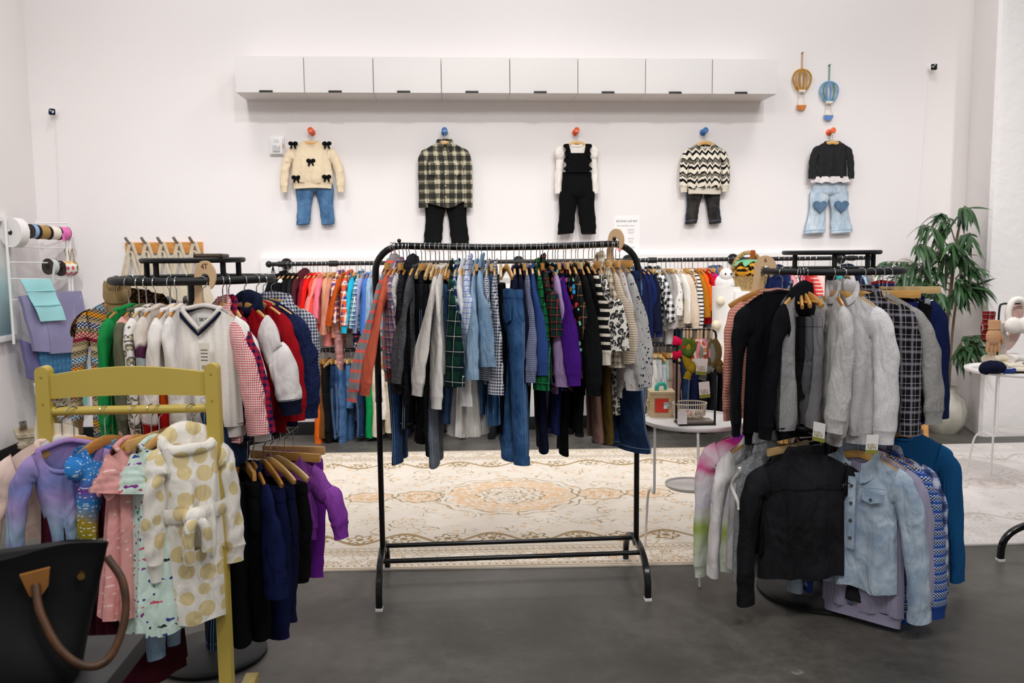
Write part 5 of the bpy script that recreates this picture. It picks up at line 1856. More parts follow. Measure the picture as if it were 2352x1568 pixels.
CRM = cloth('#e6d3b4')
o, z = outfit(0, 'sweater', 'cream black-bowed', CRM, 323, W=.168, L=.335, S=.375, T=.034, splay=.045, slim=.78, fit=.97, twist=.3, seed=3, neckw=.055, hem='rib')
BOW = cloth('#0d0d0e')
for bx, bz in ((-.135, -.03), (.13, -.03), (.0, -.165), (-.12, -.295), (.12, -.29)):
    m = MB()
    for s in (-1, 1):
        m.ball((bx + s * .018, -.035, bz + .004), .02, (1.0, .35, .85))
        m.tube([(bx, -.036, bz), (bx + s * .014, -.036, bz - .02), (bx + s * .02, -.036, bz - .036)], [.005, .007, .008], 6, flat=.4)
    m.ball((bx, -.04, bz), .009)
    m.build('bow', BOW, o)
bottoms(0, 'jeans', 'faded blue bow-patched', denim('#3a5d84', '#5f86ad', 12), 398, 515, .135, T=.03, gap=.026, dx=.012, legw=.5, rise=.13)
M_PB = plaid('#b9b096', (('#17191b', .075, .040, 0, .78), ('#2b2e30', .075, .008, .62, .55), ('#e3dcc6', .075, .004, .22, .5)))
o, z = outfit(1, 'shirt', 'black and cream plaid button-up', M_PB, 326, W=.165, L=.47, S=.50, T=.03, splay=.01, slim=.8, collar='collar', cuff='plain', hem='plain', tail=.05, buttons='#d8cda8', twist=.3, seed=5, neckw=.05)
for s in (-1, 1):
    MB().prism([(s * .085 - .045, -.17), (s * .085 + .045, -.17), (s * .085 + .043, -.26), (s * .085, -.275), (s * .085 - .043, -.26)], -.036, -.03).build('chest_pocket', M_PB, o, .5)
bottoms(1, 'trousers', 'black straight', cloth('#121213'), 430, 562, .145, T=.035, gap=.035, legw=.55, rise=.13, flare=1.15)
o, z = outfit(2, 'turtleneck', 'white puff-sleeved', cloth('#efe8e0'), 330, W=.118, L=.34, S=.42, T=.024, splay=.03, collar='turtle', tall=.45, twist=.2, seed=7, neckw=.05, slim=.95, hem='plain', cuff=None)
for s in (-1, 1):
    MB().ball((s * .135, 0, -.075), .055, (.9, .55, 1.1), fn=lambda d: 1 + .05 * math.sin(9 * math.atan2(d.x, d.z))).build('puff_shoulder', cloth('#efe8e0'), o, 1.2)
BKO = cloth('#0b0b0c')
zo = aty(1324, 350, OY).z
o = thing('overalls', 'black frilled overalls over a white turtleneck hung on the back wall', 'overalls', (WPOS[2].x, OY - .012, zo), 0, 'outfits displayed on the back wall')
MB().grid(lambda u, v: Vector(((u - .5) * lerp(.165, .20, v), -.034 - .01 * math.sin(PI * u), lerp(-.01, -.165, v))), 8, 8).grid(lambda u, v: Vector(((u - .5) * lerp(.165, .20, v), .03, lerp(-.01, -.165, v))), 4, 4).build('bib', BKO, o, 1.2)
for s in (-1, 1):
    MB().tube(spline([(s * .065, -.036, -.015), (s * .075, -.034, .03), (s * .082, -.012, .062), (s * .08, .02, .03)], 6), .013, 8, flat=.4).build('strap', BKO, o)
    fr = MB()
    fr.grid(lambda u, v: Vector((s * (.078 + .006 * math.sin(14 * v) + u * (.028 + .008 * math.sin(22 * v))), -.035 + .008 * math.sin(25 * v) - .012 * u, lerp(.062, -.15, v))), 3, 30)
    fr.build('frill', BKO, o, 1.3)
trouser_parts(o, BKO, W=.118, L=zrel(537, zo, 1324) - .16, z0=-.16, T=.035, gap=.03, flare=1.2, bell=-.06, legw=.62, rise=.20, seed=4)
M_ZZ = NT('zigzag_knit')
s_, z_ = M_ZZ.sz()
tri = M_ZZ.m('PINGPONG', s_, .026)
zz = M_ZZ.m('ADD', z_, M_ZZ.m('MULTIPLY', tri, 1.1))
fr_ = M_ZZ.m('FRACT', M_ZZ.m('ADD', M_ZZ.m('MULTIPLY', zz, 1 / .115), 20.0))
sp_ = M_ZZ.noise(130, 2)
gr = M_ZZ.mix(M_ZZ.m('GREATER_THAN', sp_, .5), '#2a2826', '#b5ab9a')
cc = M_ZZ.ramp(fr_, [(0, '#e9e0cf'), (.3, '#0e0d0d'), (.5, '#e9e0cf'), (.66, '#0e0d0d'), (.72, '#77706a'), (.88, '#0e0d0d'), (.94, '#0e0d0d')], True)
isg = M_ZZ.m('MULTIPLY', M_ZZ.m('GREATER_THAN', fr_, .72), M_ZZ.m('LESS_THAN', fr_, .88))
M_ZZ = M_ZZ.finish(M_ZZ.mix(isg, cc, gr), .95, M_ZZ.noise(200, 2), .5, .005, spec=.15)
o, z = outfit(3, 'sweater', 'black and cream zigzag knit', M_ZZ, 328, W=.155, L=.375, S=.37, T=.035, splay=.012, collar='crew', twist=.3, seed=9, neckw=.06, rmat=knit('#e9e0cf', .007, vertical=True), slim=.85)
bottoms(3, 'jeans', 'washed black', denim('#1d1c1d', '#3f3b3a', 14), 412, 513, .125, T=.03, gap=.035, legw=.52, rise=.10)
DKG = heather('#1f2022', '#2f3032', 200)
o, z = outfit(4, 'pullover', 'charcoal lace-hemmed', DKG, 323, W=.14, L=.30, S=.33, T=.024, splay=.02, slim=.85, fit=.93, twist=.3, seed=11, neckw=.06, hem='plain', cuff=None)
skirt_parts(o, floral('#e9e2e2', ('#d6cccc',), 70, .3), W=.145, L=.05, T=.03, flare=1.1, z0=-.295, waves=9, amp=.10, name='lace_hem')
HJ = denim('#a3bacd', '#d5e0e9', 10)
o = bottoms(4, 'jeans', 'pale flared heart-kneed', HJ, 408, 535, .135, T=.03, gap=.045, legw=.58, rise=.13, bell=.45, flare=1.05, cuff=None)
HT = denim('#4a6683', '#657f9b', 14)
for s in (-1, 1):
    pts = []
    for k in range(28):
        a = 2 * PI * k / 28
        pts.append((s * .092 + .0037 * 16 * math.sin(a) ** 3 * 1.05, -.235 + .0037 * (13 * math.cos(a) - 5 * math.cos(2 * a) - 2 * math.cos(3 * a) - math.cos(4 * a))))
    MB().prism(pts, -.046, -.034).build('heart_patch', HT, o, .5, label='darker heart-shaped knee patch')

# ------------------------------------------------------------------ rope balloons
def balloon(px, ytop, ybal, yneck, ybask, c1, c2, c3, label):
    x = aty(px, ybal, WY).x
    zt = aty(px, ytop, WY - .02).z
    zb = aty(px, ybal, WY - .02).z
    zn = aty(px, yneck, WY - .02).z
    zk = aty(px, ybask, WY - .02).z
    t = thing('rope_balloon', label, 'wall hanging', (x, WY - .022, zk), 0, 'rope hot-air balloons on the back wall')
    MB().tube([(0, 0, zt - zk), (0, 0, zb - zk)], .005, 6).build('hanging_cord', c2, t)
    MB().tube([(0, .022, zt - zk), (0, -.008, zt - zk + .004)], .005, 8).build('nail', BLACK, t)
    H = zb - zn
    for w, c in ((.073, c1), (.045, c2), (.018, c1)):
        pts = []
        for k in range(41):
            u = k / 40
            a = PI * 2 * u
            zz = zn - zk + H * (0.5 + 0.5 * math.cos(a))
            r = w * math.sin(a) * (1.0 - .45 * (1 - math.cos(a)) * .5 + .25)
            pts.append((r, -.004, zz))
        MB().tube(pts[:-1], .0075, 8, True).build('rope_loop', c, t)
    MB().tube([(-.028, -.006, zn - zk), (.028, -.006, zn - zk)], .013, 10).build('wrapped_neck', cloth('#e6ddd0'), t)
    for s in (-1, 1):
        MB().tube([(s * .016, -.005, zn - zk), (s * .034, -.005, .045)], .002, 5).build('string', cloth('#d9cdb8'), t)
    b = MB()
    for r in (.036, .025, .014, .005):
        b.tube([(r * math.cos(PI + PI * k / 12), -.005, .042 + r * math.sin(PI + PI * k / 12)) for k in range(13)], .0065, 7)
    b.build('basket', c3, t)
    MB().tube([(-.04, -.005, .046), (.04, -.005, .046)], .006, 7).build('basket_rim', cloth('#ecdcc0'), t)


balloon(1840, 122, 160, 210, 254, cloth('#b5842c'), cloth('#c89a68'), cloth('#d98a50'), 'ochre rope balloon with an orange basket, the higher of two on the wall')
balloon(1902, 150, 188, 236, 277, cloth('#7d9fd0'), cloth('#5f9484'), cloth('#6f95d0'), 'blue and green rope balloon with a blue basket, the lower of two')

# ------------------------------------------------------------------ cameras, alarm, key sign
LEDG = NT('camera_lens')
LEDG = LEDG.finish('#050507', .1)
for px, py, y, lb, yawc in ((2134, 158, WY, 'small black-faced security camera high on the wall above the plant', -.35), (129, 260, WY, 'small white security camera with a lit lens high in the ribbon corner', .5)):
    p = aty(px, py, y)
    p.x = max(p.x, WX0 + .05)
    t = thing('security_camera', lb, 'camera', (p.x, y, p.z))
    hd = MB()
    hd.box((0, -.055, 0), (.056, .03, .056), .012, Matrix.Rotation(yawc, 3, 'Z'))
    h = hd.build('housing', WHITEM, t)
    MB().box((math.sin(-yawc) * .0, -.073, 0), (.047, .006, .047), .008, Matrix.Rotation(yawc, 3, 'Z')).build('lens_face', LEDG, h, label='glossy black face')
    MB().tube([(0, 0, 0), (0, -.045, 0)], .012, 10).build('mount', WHITEM, t)
    MB().tube(spline([(0, -.03, -.02), (-.01, -.008, -.15), (-.03, -.006, -.8), (-.07, -.006, -1.45)], 6), .003, 5).build('cable', WHITEM, t)
    if px < 500:
        MB().tube([(.008, -.075, -.004), (.008, -.079, -.004)], .006, 10).build('indicator_light', NT('blue_led').finish('#8890ff', .3, emis='#6a78ff', estr=3.0), h)
p = aty(637, 336, WY)
t = thing('fire_alarm_strobe', 'white fire alarm strobe on the wall beside the cream sweater', 'alarm', (p.x, WY, p.z))
MB().box((0, -.012, 0), (.12, .024, .15), .012).build('backplate', WHITEM, t)
MB().box((0, -.033, .0), (.10, .024, .13), .012).build('cover', WHITEM, t)
MB().box((0, -.05, -.022), (.055, .02, .05), .006).build('strobe_lens', plain('#c9c9cc', .1), t)
MB().box((0, -.046, .038), (.04, .006, .022), .002).build('speaker_grille', stripes('#d8d6d4', '#f0eeec', .006, .003), t)
text('FIRE', .018, (.054, -.0455, .0), (PI / 2, PI / 2, 0), plain('#d8452e'), t)
sx0, sx1 = aty(1410, 497, WY).x, aty(1469, 497, WY).x
zt, zb = aty(1440, 496, WY).z, aty(1440, 585, WY).z
t = thing('paper_sign', 'white paper sign headed second life key, with coloured dots, on the wall', 'sign', ((sx0 + sx1) / 2, WY, (zt + zb) / 2))
MB().box((0, -.001, 0), (sx1 - sx0, .002, zt - zb)).build('sheet', plain('#f6f3f2', .6), t)
DKT, LTT = plain('#4a4644', .7), plain('#9a9492', .7)
hh = (zt - zb) / 2
text('SECOND LIFE KEY', .0225, (0, -.0025, hh - .043), (PI / 2, 0, 0), DKT, t)
text('Every tag tells a story...', .0165, (-.005, -.0025, hh - .079), (PI / 2, 0, 0), LTT, t)
for k, (c, a, b1, b2) in enumerate((('#d9b45c', 'REPAIRED', 'Mended by hand', 'for next up'), ('#b5aa5a', 'REVIVED', 'Stains out,', 'fresh again'), ('#e88a96', 'REFRESHED', 'Washed and', 'loved'))):
    z = hh - .128 - .074 * k
    MB().tube([(-.06, -.001, z), (-.06, -.003, z)], .019, 20).build('colour_dot', plain(c, .6), t)
    text(a, .013, (.036, -.0025, z + .014), (PI / 2, 0, 0), LTT, t)
    text(b1, .0085, (.036, -.0025, z - .005), (PI / 2, 0, 0), LTT, t)
    text(b2, .0085, (.036, -.0025, z - .016), (PI / 2, 0, 0), LTT, t)

# ------------------------------------------------------------------ ribbon and gift-wrap rack in the corner
RA, RB = Vector((-3.19, 6.42, 0)), Vector((-2.97, 6.93, 0))


def rp(px, py, off=0.0):
    u = (px - 25) / (157 - 25)
    q = RA.lerp(RB, u)
    p = aty(px, py, q.y)
    n = Vector((RB.y - RA.y, -(RB.x - RA.x), 0)).normalized()
    return Vector((q.x, q.y, p.z)) + n * off


base = rp(90, 600)
t = thing('ribbon_rack', 'white metal wall rack of rods holding ribbon reels and tissue paper', 'rack', (base.x, base.y, 0.9))


def rl(px, py, off=0.0):
    return rp(px, py, off) - Vector(t.location)


for px, y0, y1 in ((25, 500, 790), (157, 510, 705), (150, 520, 700)):
    MB().tube([rl(px, y0), rl(px, y1)], 0.010, 8).build('post', WHITEM, t)
rods = [(530, 530), (566, 570), (602, 604), (640, 641), (690, 676)]
for a, b in rods:
    MB().tube([rl(25, a), rl(157, b)], 0.005, 8).build('rod', WHITEM, t)
MB().tube([rl(157, 512), rl(118, 512, -.16)], .006, 8).tube([rl(121, 505, -.16), rl(121, 519, -.16)], .014, 8).build('wall_bracket', WHITEM, t)
AX = (RB - RA).normalized()


def reel(px, py, w, r, m, label, group='ribbon reels', rim=True, hub=0.018, noun='ribbon_reel', sw=None):
    p = rp(px, py)
    o = thing(noun, label, 'ribbon', p, math.atan2(AX.y, AX.x), group)
    MB().tube([(-w / 2, 0, 0), (w / 2, 0, 0)], r, 28).build('ribbon', m, o)
    if rim:
        for s in (-1, 1):
            MB().tube([(s * w / 2, 0, 0), (s * (w / 2 + .003), 0, 0)], r * 1.04, 28).build('flange', plain('#3a2f2a', .6), o)
    MB().tube([(-w / 2 - .004, 0, 0), (w / 2 + .004, 0, 0)], hub, 14).build('core', BLACKM, o)
    if sw:
        MB().tube(sw, .011, 6, flat=.12).build('loose_end', m, o)
    return o


reel(42, 534, .07, .108, plain('#ece8e6', .6, var=.05, vs=60), 'large white ribbon reel at the near end of the top rod', rim=False, sw=[(.03, .105, 0), (.03, .12, -.12), (.035, .11, -.24)])
reel(78, 531, .035, .052, plain('#8fb4e0', .5), 'light blue ribbon reel next to the large white reel')
reel(97, 533, .075, .052, plain('#a8854a', .5), 'tan gold ribbon reel between blue and cream reels')
reel(121, 535, .075, .05, plain('#ece4d6', .5), 'cream ribbon reel between the tan and pink reels')
reel(142, 536, .075, .05, plain('#e870b8', .5), 'bright pink ribbon reel at the far end of the top rod', sw=[(-.04, -.05, 0), (-.04, -.052, -.06)])
reel(112, 612, .05, .06, plain('#c9cdcb', .5, var=.15, vs=80), 'grey and white ribbon reel on the second rod', hub=.02, sw=[(-.02, -.06, .02), (-.04, -.065, -.05), (-.045, -.06, -.13)])
reel(146, 616, .11, .058, dots('#efe9dd', ('#d8a040', '#d05a78', '#9a9a48'), .045, .34, .1), 'wide polka dot ribbon reel hanging below the pink reel', hub=.02)
o = thing('twine_loop', 'loop of brown twine hanging above the polka dot reel', 'twine', rp(150, 585))
MB().tube([(.0, 0, -.05), (-.02, 0, .03), (-.01, 0, .06), (.01, 0, .03), (.02, 0, -.05), (.03, -.0, .03), (.04, 0, .05), (.05, 0, -.06)], .004, 6).build('twine', cloth('#a08a68'), o)


def sheet(name, label, cat, quad, m, th=.012, group=None, folds=()):
    """a folded paper or cloth hanging in front of the rods; quad is a ring of pixel corners"""
    pts = [rp(x, y, off) for x, y, off in quad]
    c = sum(pts, Vector()) / len(pts)
    n = Vector((AX.y, -AX.x, 0))
    o = MB()
    K = 10
    def fn(u, v):
        p = pts[0].lerp(pts[1], u).lerp(pts[3].lerp(pts[2], u), v)
        return p - c + n * (.006 * math.sin(5 * u + 3 * v) + .004 * math.sin(11 * v))
    o.grid(lambda u, v: fn(u, v) + n * th / 2, K, K)
    o.grid(lambda u, v: fn(u, v) - n * th / 2, K, K)
    ed = [fn(i / K, 0) for i in range(K)] + [fn(1, i / K) for i in range(K)] + [fn(1 - i / K, 1) for i in range(K)] + [fn(0, 1 - i / K) for i in range(K)]
    o.loft([[p + n * th / 2 for p in ed], [p - n * th / 2 for p in ed]], True, False, False)
    r = thing(name, label, cat, c, 0, group)
    o.build('sheet', m, r, 1.0, merge=1e-5)
    for f in folds:
        a, b = fn(0, f), fn(1, f)
        MB().tube([a + n * (th / 2 + .002), b + n * (th / 2 + .002)], .004, 6).build('fold', m, r)
    return r


LAV = NT('lavender_paper')
sx, szz = LAV.sz()
LAV = LAV.finish(LAV.mix(LAV.m('MULTIPLY', LAV.m('MULTIPLY', LAV.band(LAV.sep()[1], .07, .005), LAV.step(LAV.noise(14, 2), .5, .6)), .5), '#8d89ae', '#cbc8da'), .7, LAV.noise(10, 2), .3, .02)
TURQ = plain('#a3dde2', .6)
BLUP = dots('#3f6f96', ('#4d7ca2',), .05, .3)
sheet('paper_stack', 'blue patterned tissue paper hanging low behind the lavender stack', 'paper', [(66, 790, .02), (172, 785, .02), (170, 870, .02), (74, 868, .02)], BLUP, .03, 'hanging tissue papers')
sheet('paper_stack', 'lavender tissue paper stack hanging from the rack, its wide front half', 'paper', [(76, 672, .04), (166, 668, .04), (174, 806, .06), (84, 812, .06)], LAV, .03, 'hanging tissue papers')
sheet('paper_stack', 'narrow lavender tissue paper stack under the turquoise sheet', 'paper', [(32, 680, .05), (76, 674, .05), (82, 808, .06), (52, 806, .06)], LAV, .03, 'hanging tissue papers')
sheet('paper_stack', 'darker lavender tissue paper drooping at the bottom of the rack', 'paper', [(38, 780, .0), (74, 800, .0), (84, 880, .0), (48, 868, .0)], plain('#6d6896', .7), .03, 'hanging tissue papers')
sheet('tissue_sheet', 'folded turquoise tissue sheet draped over the rod', 'paper', [(31, 641, .07), (94, 640, .07), (115, 734, .10), (62, 738, .10)], TURQ, .006, None, (.28, .62))
sheet('price_card', 'plain white card hanging below the tissue papers', 'card', [(54, 880, .02), (84, 874, .02), (86, 922, .02), (58, 930, .02)], plain('#e2dcda', .7), .003)
GRN = NT('green_cellophane').finish('#6fb0a4', .15, spec=.6)
sheet('cellophane_roll', 'pale green cellophane hanging at the corner end of the rack', 'wrap', [(142, 820, -.02), (178, 812, -.02), (176, 930, -.02), (132, 935, -.02)], GRN, .02)
# framed panel on the side wall
y0, y1 = 5.75, atx(35, 640, WX0 + .03).y
za, zb = atx(20, 497, WX0 + .03).z, atx(20, 782, WX0 + .03).z
t = thing('framed_print', 'white framed teal and white print on the side wall beside the ribbon rack', 'picture', (WX0, (y0 + y1) / 2, (za + zb) / 2))
hy, hz = (y1 - y0) / 2, (za - zb) / 2
for c, s in (((.02, 0, hz - .02), (.04, 2 * hy, .04)), ((.02, 0, -hz + .02), (.04, 2 * hy, .04)), ((.02, hy - .025, 0), (.04, .05, 2 * hz - .08)), ((.02, -hy + .025, 0), (.04, .05, 2 * hz - .08))):
    MB().box(c, s, .003).build('frame_bar', WHITEM, t)
PR = NT('print')
PR = PR.finish(PR.ramp(PR.m('MULTIPLY_ADD', PR.sep()[2], .9, .5), [(0.15, '#5f7f88'), (.45, '#a9cdd0'), (.62, '#e6e8e6'), (.9, '#efeceb')]), .2)
MB().box((.008, 0, 0), (.012, 2 * hy - .06, 2 * hz - .06)).build('print', PR, t)

# ------------------------------------------------------------------ coat hook board and tote bags
bx0, bx1 = aty(290, 568, WY).x, aty(467, 568, WY).x
bz = aty(380, 569, WY).z
t = thing('hook_board', 'light wooden board with grey metal coat hooks holding canvas totes', 'coat rack', ((bx0 + bx1) / 2, WY, bz))
MB().box((0, -.011, 0), (bx1 - bx0, .022, .09), .003).build('board', wood('#d99a52', '#c58540'), t)
CAN = cloth('#cfc2ac')
HK = plain('#9a958e', .35, .6)
for k in range(5):
    x = lerp(bx0 + .06, bx1 - .05, k / 4) - (bx0 + bx1) / 2
    m = MB()
    m.tube(spline([(x, -.02, .02), (x - .01, -.05, .03), (x - .02, -.085, .06), (x - .03, -.095, .085)], 5), .008, 8, flat=1.8)
    m.tube(spline([(x, -.02, -.02), (x, -.045, -.05), (x, -.075, -.06), (x, -.085, -.035)], 5), .008, 8)
    m.tube([(x, -.015, .03), (x, -.022, -.035)], .012, 8)
    m.build('hook', HK, t)
for k in range(5):
    x = lerp(bx0 + .06, bx1 - .05, k / 4)
    lab = ['first from the ribbon rack', 'second from the ribbon rack', 'in the middle of five', 'second from the pipe rails', 'nearest the pipe rails'][k]
    o = thing('tote_bag', 'canvas tote bag on the hook board, ' + lab, 'bag', (x, WY, bz), 0, 'canvas totes on the hook board')
    for dy, top, drop, wd in ((-.055, .025, .30, .075), (-.075, -.05, .28, .055)):
        pts = spline([(-wd - .02, dy, top - drop), (-wd * .6, dy - .005, top - drop * .4), (-.012, dy - .004, top), (.012, dy - .004, top), (wd * .6, dy - .005, top - drop * .4), (wd + .02, dy, top - drop)], 6)
        MB().tube(pts, .013, 8, flat=.25).build('handle', CAN, o)
    body = MB()
    rings = []
    for i in range(9):
        tt = i / 8
        rings.append([Vector((lerp(.085, .16, sstep(tt * 1.6)) * math.cos(2 * PI * q / 32) * (1 + .04 * math.sin(5 * 2 * PI * q / 32 + k)), -.065 + lerp(.022, .045, tt) * math.sin(2 * PI * q / 32) * (1 + .25 * math.sin(7 * 2 * PI * q / 32 + 2 * k) * (1 - tt * .6)), -.25 - .40 * tt)) for q in range(32)])
    body.loft(rings).build('bag_body', CAN, o, 1.2)
    if k in (2, 3):
        text('OBSERV', .045, (0, -.113, -.44), (PI / 2, 0, 0), plain('#8f8c86', .8), o)
p = atz(486, 588, 1.491)
t = thing('mobile_phone', 'mobile phone in a brown case lying on the black top disc', 'phone', (aty(486, 588, 3.1).x, 3.10, 1.4895), .1)
MB().box((0, 0, .006), (.098, .15, .0115), .005).build('case', plain('#3a2a20', .5), t)
MB().box((0, 0, .0125), (.09, .142, .003), .001).build('screen', plain('#0c0c0e', .1), t)
MB().box((.0, -.072, .008), (.08, .005, .006), .001).build('case_edge', plain('#a58a6a', .4), t)
# small navy pouch at the rail end
p = aty(628, 612, RAIL_Y)
t = thing('cord_pouch', 'small navy pouch on black cords at the end of the upper rail', 'pouch', (p.x, RAIL_Y - .02, p.z))
for s in (-1, -.3, .3, 1):
    MB().tube([(0, 0, .01), (s * .05, 0, -.20)], .003, 5).build('cord', BLACKM, t)
MB().box((0, 0, -.24), (.12, .03, .08), .01).build('pouch', cloth('#1c2446'), t)
# carved planter box on the floor
p = atz(62, 1062, 0)
t = thing('carved_planter', 'weathered carved planter box with handles on the floor by the side wall', 'planter', (p.x + .14, p.y, 0), .5)
STN = NT('weathered_wood')
STN = STN.finish(STN.ramp(STN.noise(22, 5, rough=.7), [(.3, '#8f806a'), (.7, '#cbbda4')]), .9, STN.noise(30, 4), .6, .02)
def rect(w, d, z, off=0):
    return [Vector((sx * w / 2, sy * d / 2, z)) for sx, sy in ((-1, -1), (1, -1), (1, 1), (-1, 1))]
MB().loft([rect(.26, .2, .05), rect(.36, .28, .22), rect(.38, .3, .225), rect(.38, .3, .25), rect(.33, .25, .25), rect(.30, .22, .12)]).build('box', STN, t, .3)
for sx in (-1, 1):
    MB().ball((sx * .15, -.125, .17), .035, (1, .5, 1), fn=lambda d: 1 + .12 * math.sin(8 * math.atan2(d.x, d.z))).build('carved_rosette', STN, t)
    MB().tube([(sx * .11, -.08, 0), (sx * .11, -.09, .03), (sx * .10, -.09, .06)], [.03, .02, .03], 10).build('foot', STN, t)
    MB().tube([(sx * .11, .08, 0), (sx * .11, .08, .06)], .025, 10).build('foot', STN, t)
MB().tube([(-.05, -.142, .2), (.0, -.148, .185), (.05, -.142, .2)], .008, 8).build('carved_handle', STN, t)
for sx in (-.13, .1):
    MB().box((sx, .1, .275), (.05, .012, .06), .003).build('metal_clip', CHROME, t)
MB().tube([atz(0, 1165, .004), atz(30, 1168, .004), atz(70, 1171, .004), atz(110, 1160, .004)], .004, 6).build('floor_cord', WHITEM)
tag(bpy.data.objects['floor_cord'], 'thin white cord lying on the floor beside the yellow rack', 'cord')


# ------------------------------------------------------------------ white side tables
def side_table(c, r, h, feet, trayc, label):
    t = thing('side_table', label, 'table', (c.x, c.y, 0), 0, 'round white metal side tables')
    MB().lathe([(.001, h - .008), (r - .006, h - .010), (r, h - .006), (r + .003, h + .006), (r + .001, h + .010), (r - .004, h + .009), (r - .007, h), (.001, h)], n=56).build('table_top', WHITE, t, .9)
    for kind, a, foot in feet:
        top = Vector((math.cos(a) * (r - .015), math.sin(a) * (r - .015), h - .01))
        f = Vector(foot) - Vector((c.x, c.y, 0))
        if kind == 'straight':
            MB().tube([top, f + Vector((0, 0, .0))], .0062, 10).build('leg', WHITE, t)
        else:
            zt = .37
            d = (f - Vector((top.x, top.y, 0)))
            q = Vector((top.x, top.y, 0))
            pts = [top, q + Vector((0, 0, .55)), q + Vector((0, 0, zt + .03)), q + d * .1 + Vector((0, 0, zt)), q + d * .45 + Vector((0, 0, zt - .015)), q + d * .72 + Vector((0, 0, zt - .08)), q + d * .85 + Vector((0, 0, zt - .2)), q + d * .93 + Vector((0, 0, .1)), f]
            MB().tube(spline(pts, 5), .0062, 10).build('leg', WHITE, t)
    tc = Vector(trayc) - Vector((c.x, c.y, 0))
    MB().lathe([(.001, -.006), (.11, -.006), (.118, 0), (.122, .012), (.118, .012), (.114, .003), (.001, .003)], tc, 40).build('lower_tray', WHITE, t, .9)
    return t


TH = .70
TC = Vector((1.125, 3.90, 0))
side_table(TC, .235, TH, [('straight', -1.75, (1.085, 3.62, 0)), ('bent', -2.75, tuple(atz(1482, 1256, 0))), ('straight', -.45, (1.42, 3.80, 0))], (1.13, 3.95, .37), 'round white metal side table with the toy box and headbands')
# toy latch box
p = atz(1524, 958, TH)
t = thing('toy_box', 'small wooden latch box with a red door and mint handle', 'toy', (p.x, p.y + .05, TH), -.12)
BIR = wood('#dcc5a0', '#cdb28a', .5)
S_ = .118
MB().box((0, 0, S_ * .49), (S_, S_ * .9, S_ * .98), .002).build('box', BIR, t)
MB().box((0, 0, S_ * 1.0), (S_ * 1.03, S_ * .96, .012), .002).build('lid', BIR, t)
d = MB().box((-.004, -S_ * .455, S_ * .49), (.062, .004, .066), .001).build('door', plain('#e0341c', .4), t, label='red square door')
MB().box((-.004, -S_ * .452, S_ * .49), (.068, .003, .072), .001).build('door_frame', plain('#a8865a', .5), t)
m = MB()
m.box((.022, -S_ * .48, S_ * .5), (.034, .003, .032), .001).box((.05, -S_ * .48, S_ * .5), (.012, .004, .03), .001)
m.tube([(.006, -S_ * .50, S_ * .5), (.06, -S_ * .50, S_ * .5)], .003, 8)
m.build('latch', CHROME, t)
MB().tube(spline([(-.022, -.01, S_ * 1.02), (-.022, -.008, S_ * 1.2), (-.012, .0, S_ * 1.3), (.012, .012, S_ * 1.3), (.022, .02, S_ * 1.2), (.022, .022, S_ * 1.02)], 5), .0105, 8, flat=.8).build('handle', plain('#35b89a', .4), t, label='mint green carry handle')
MB().box((-S_ * .5, 0, S_ * .5), (.003, .06, .06), .001).build('side_door', plain('#c9b23a', .5), t)
MB().tube(spline([(-S_ * .52, -.01, S_ * .62), (-S_ * .6, -.01, S_ * .5), (-S_ * .54, -.01, S_ * .36)], 5), .003, 6).ball((-S_ * .55, -.01, S_ * .62), .007).build('side_latch', CHROME, t)
# headband stand
a, b = atz(1560, 976, TH + .004), atz(1644, 974, TH + .004)
hc = (a + b) / 2
hw = (b - a).length / 2
ht = aty(1600, 757, hc.y).z - TH
t = thing('headband_stand', 'black wire stand hung with baby headbands on the side table', 'stand', (hc.x, hc.y, TH), math.atan2(b.y - a.y, b.x - a.x))
MB().box((0, .045, .004), (2 * hw, .10, .008), .001).build('base_plate', BLACKM, t)
MB().box((0, .045, .012), (2 * hw - .012, .09, .012), .001).build('base_inlay', plain('#6f655f', .35), t)
fr = [(hw - .005, 0, .004), (hw - .005, 0, ht - .03), (hw - .008, 0, ht - .012), (hw - .02, 0, ht - .003), (hw - .035, 0, ht), (-hw + .01, 0, ht)]
MB().tube(fr, .0052, 10).build('frame', BLACKM, t)
MB().tube([(-hw + .01, 0, ht + .004), (-hw + .01, .09, ht + .002), (-hw + .01, .09, .004)], .0052, 10).build('rear_post', BLACKM, t)
HB = [(-.068, '#e8174e', 'hot pink bowed', .04, 'bow'), (-.052, '#4d6428', 'dark green dotted', .055, 'plain'), (-.036, '#a3861e', 'mustard knotted', .125, 'knot'), (-.003, '#ead9c4', 'cream rainbow print', .10, 'rainbow'), (.012, '#ee8fa0', 'two-tone pink', .11, 'plain'), (.033, '#88918a', 'sage grey knotted', .13, 'knot'), (.058, '#6c5c38', 'olive brown bowed', .11, 'bow2')]
NYL = plain('#c9ab84', .6)
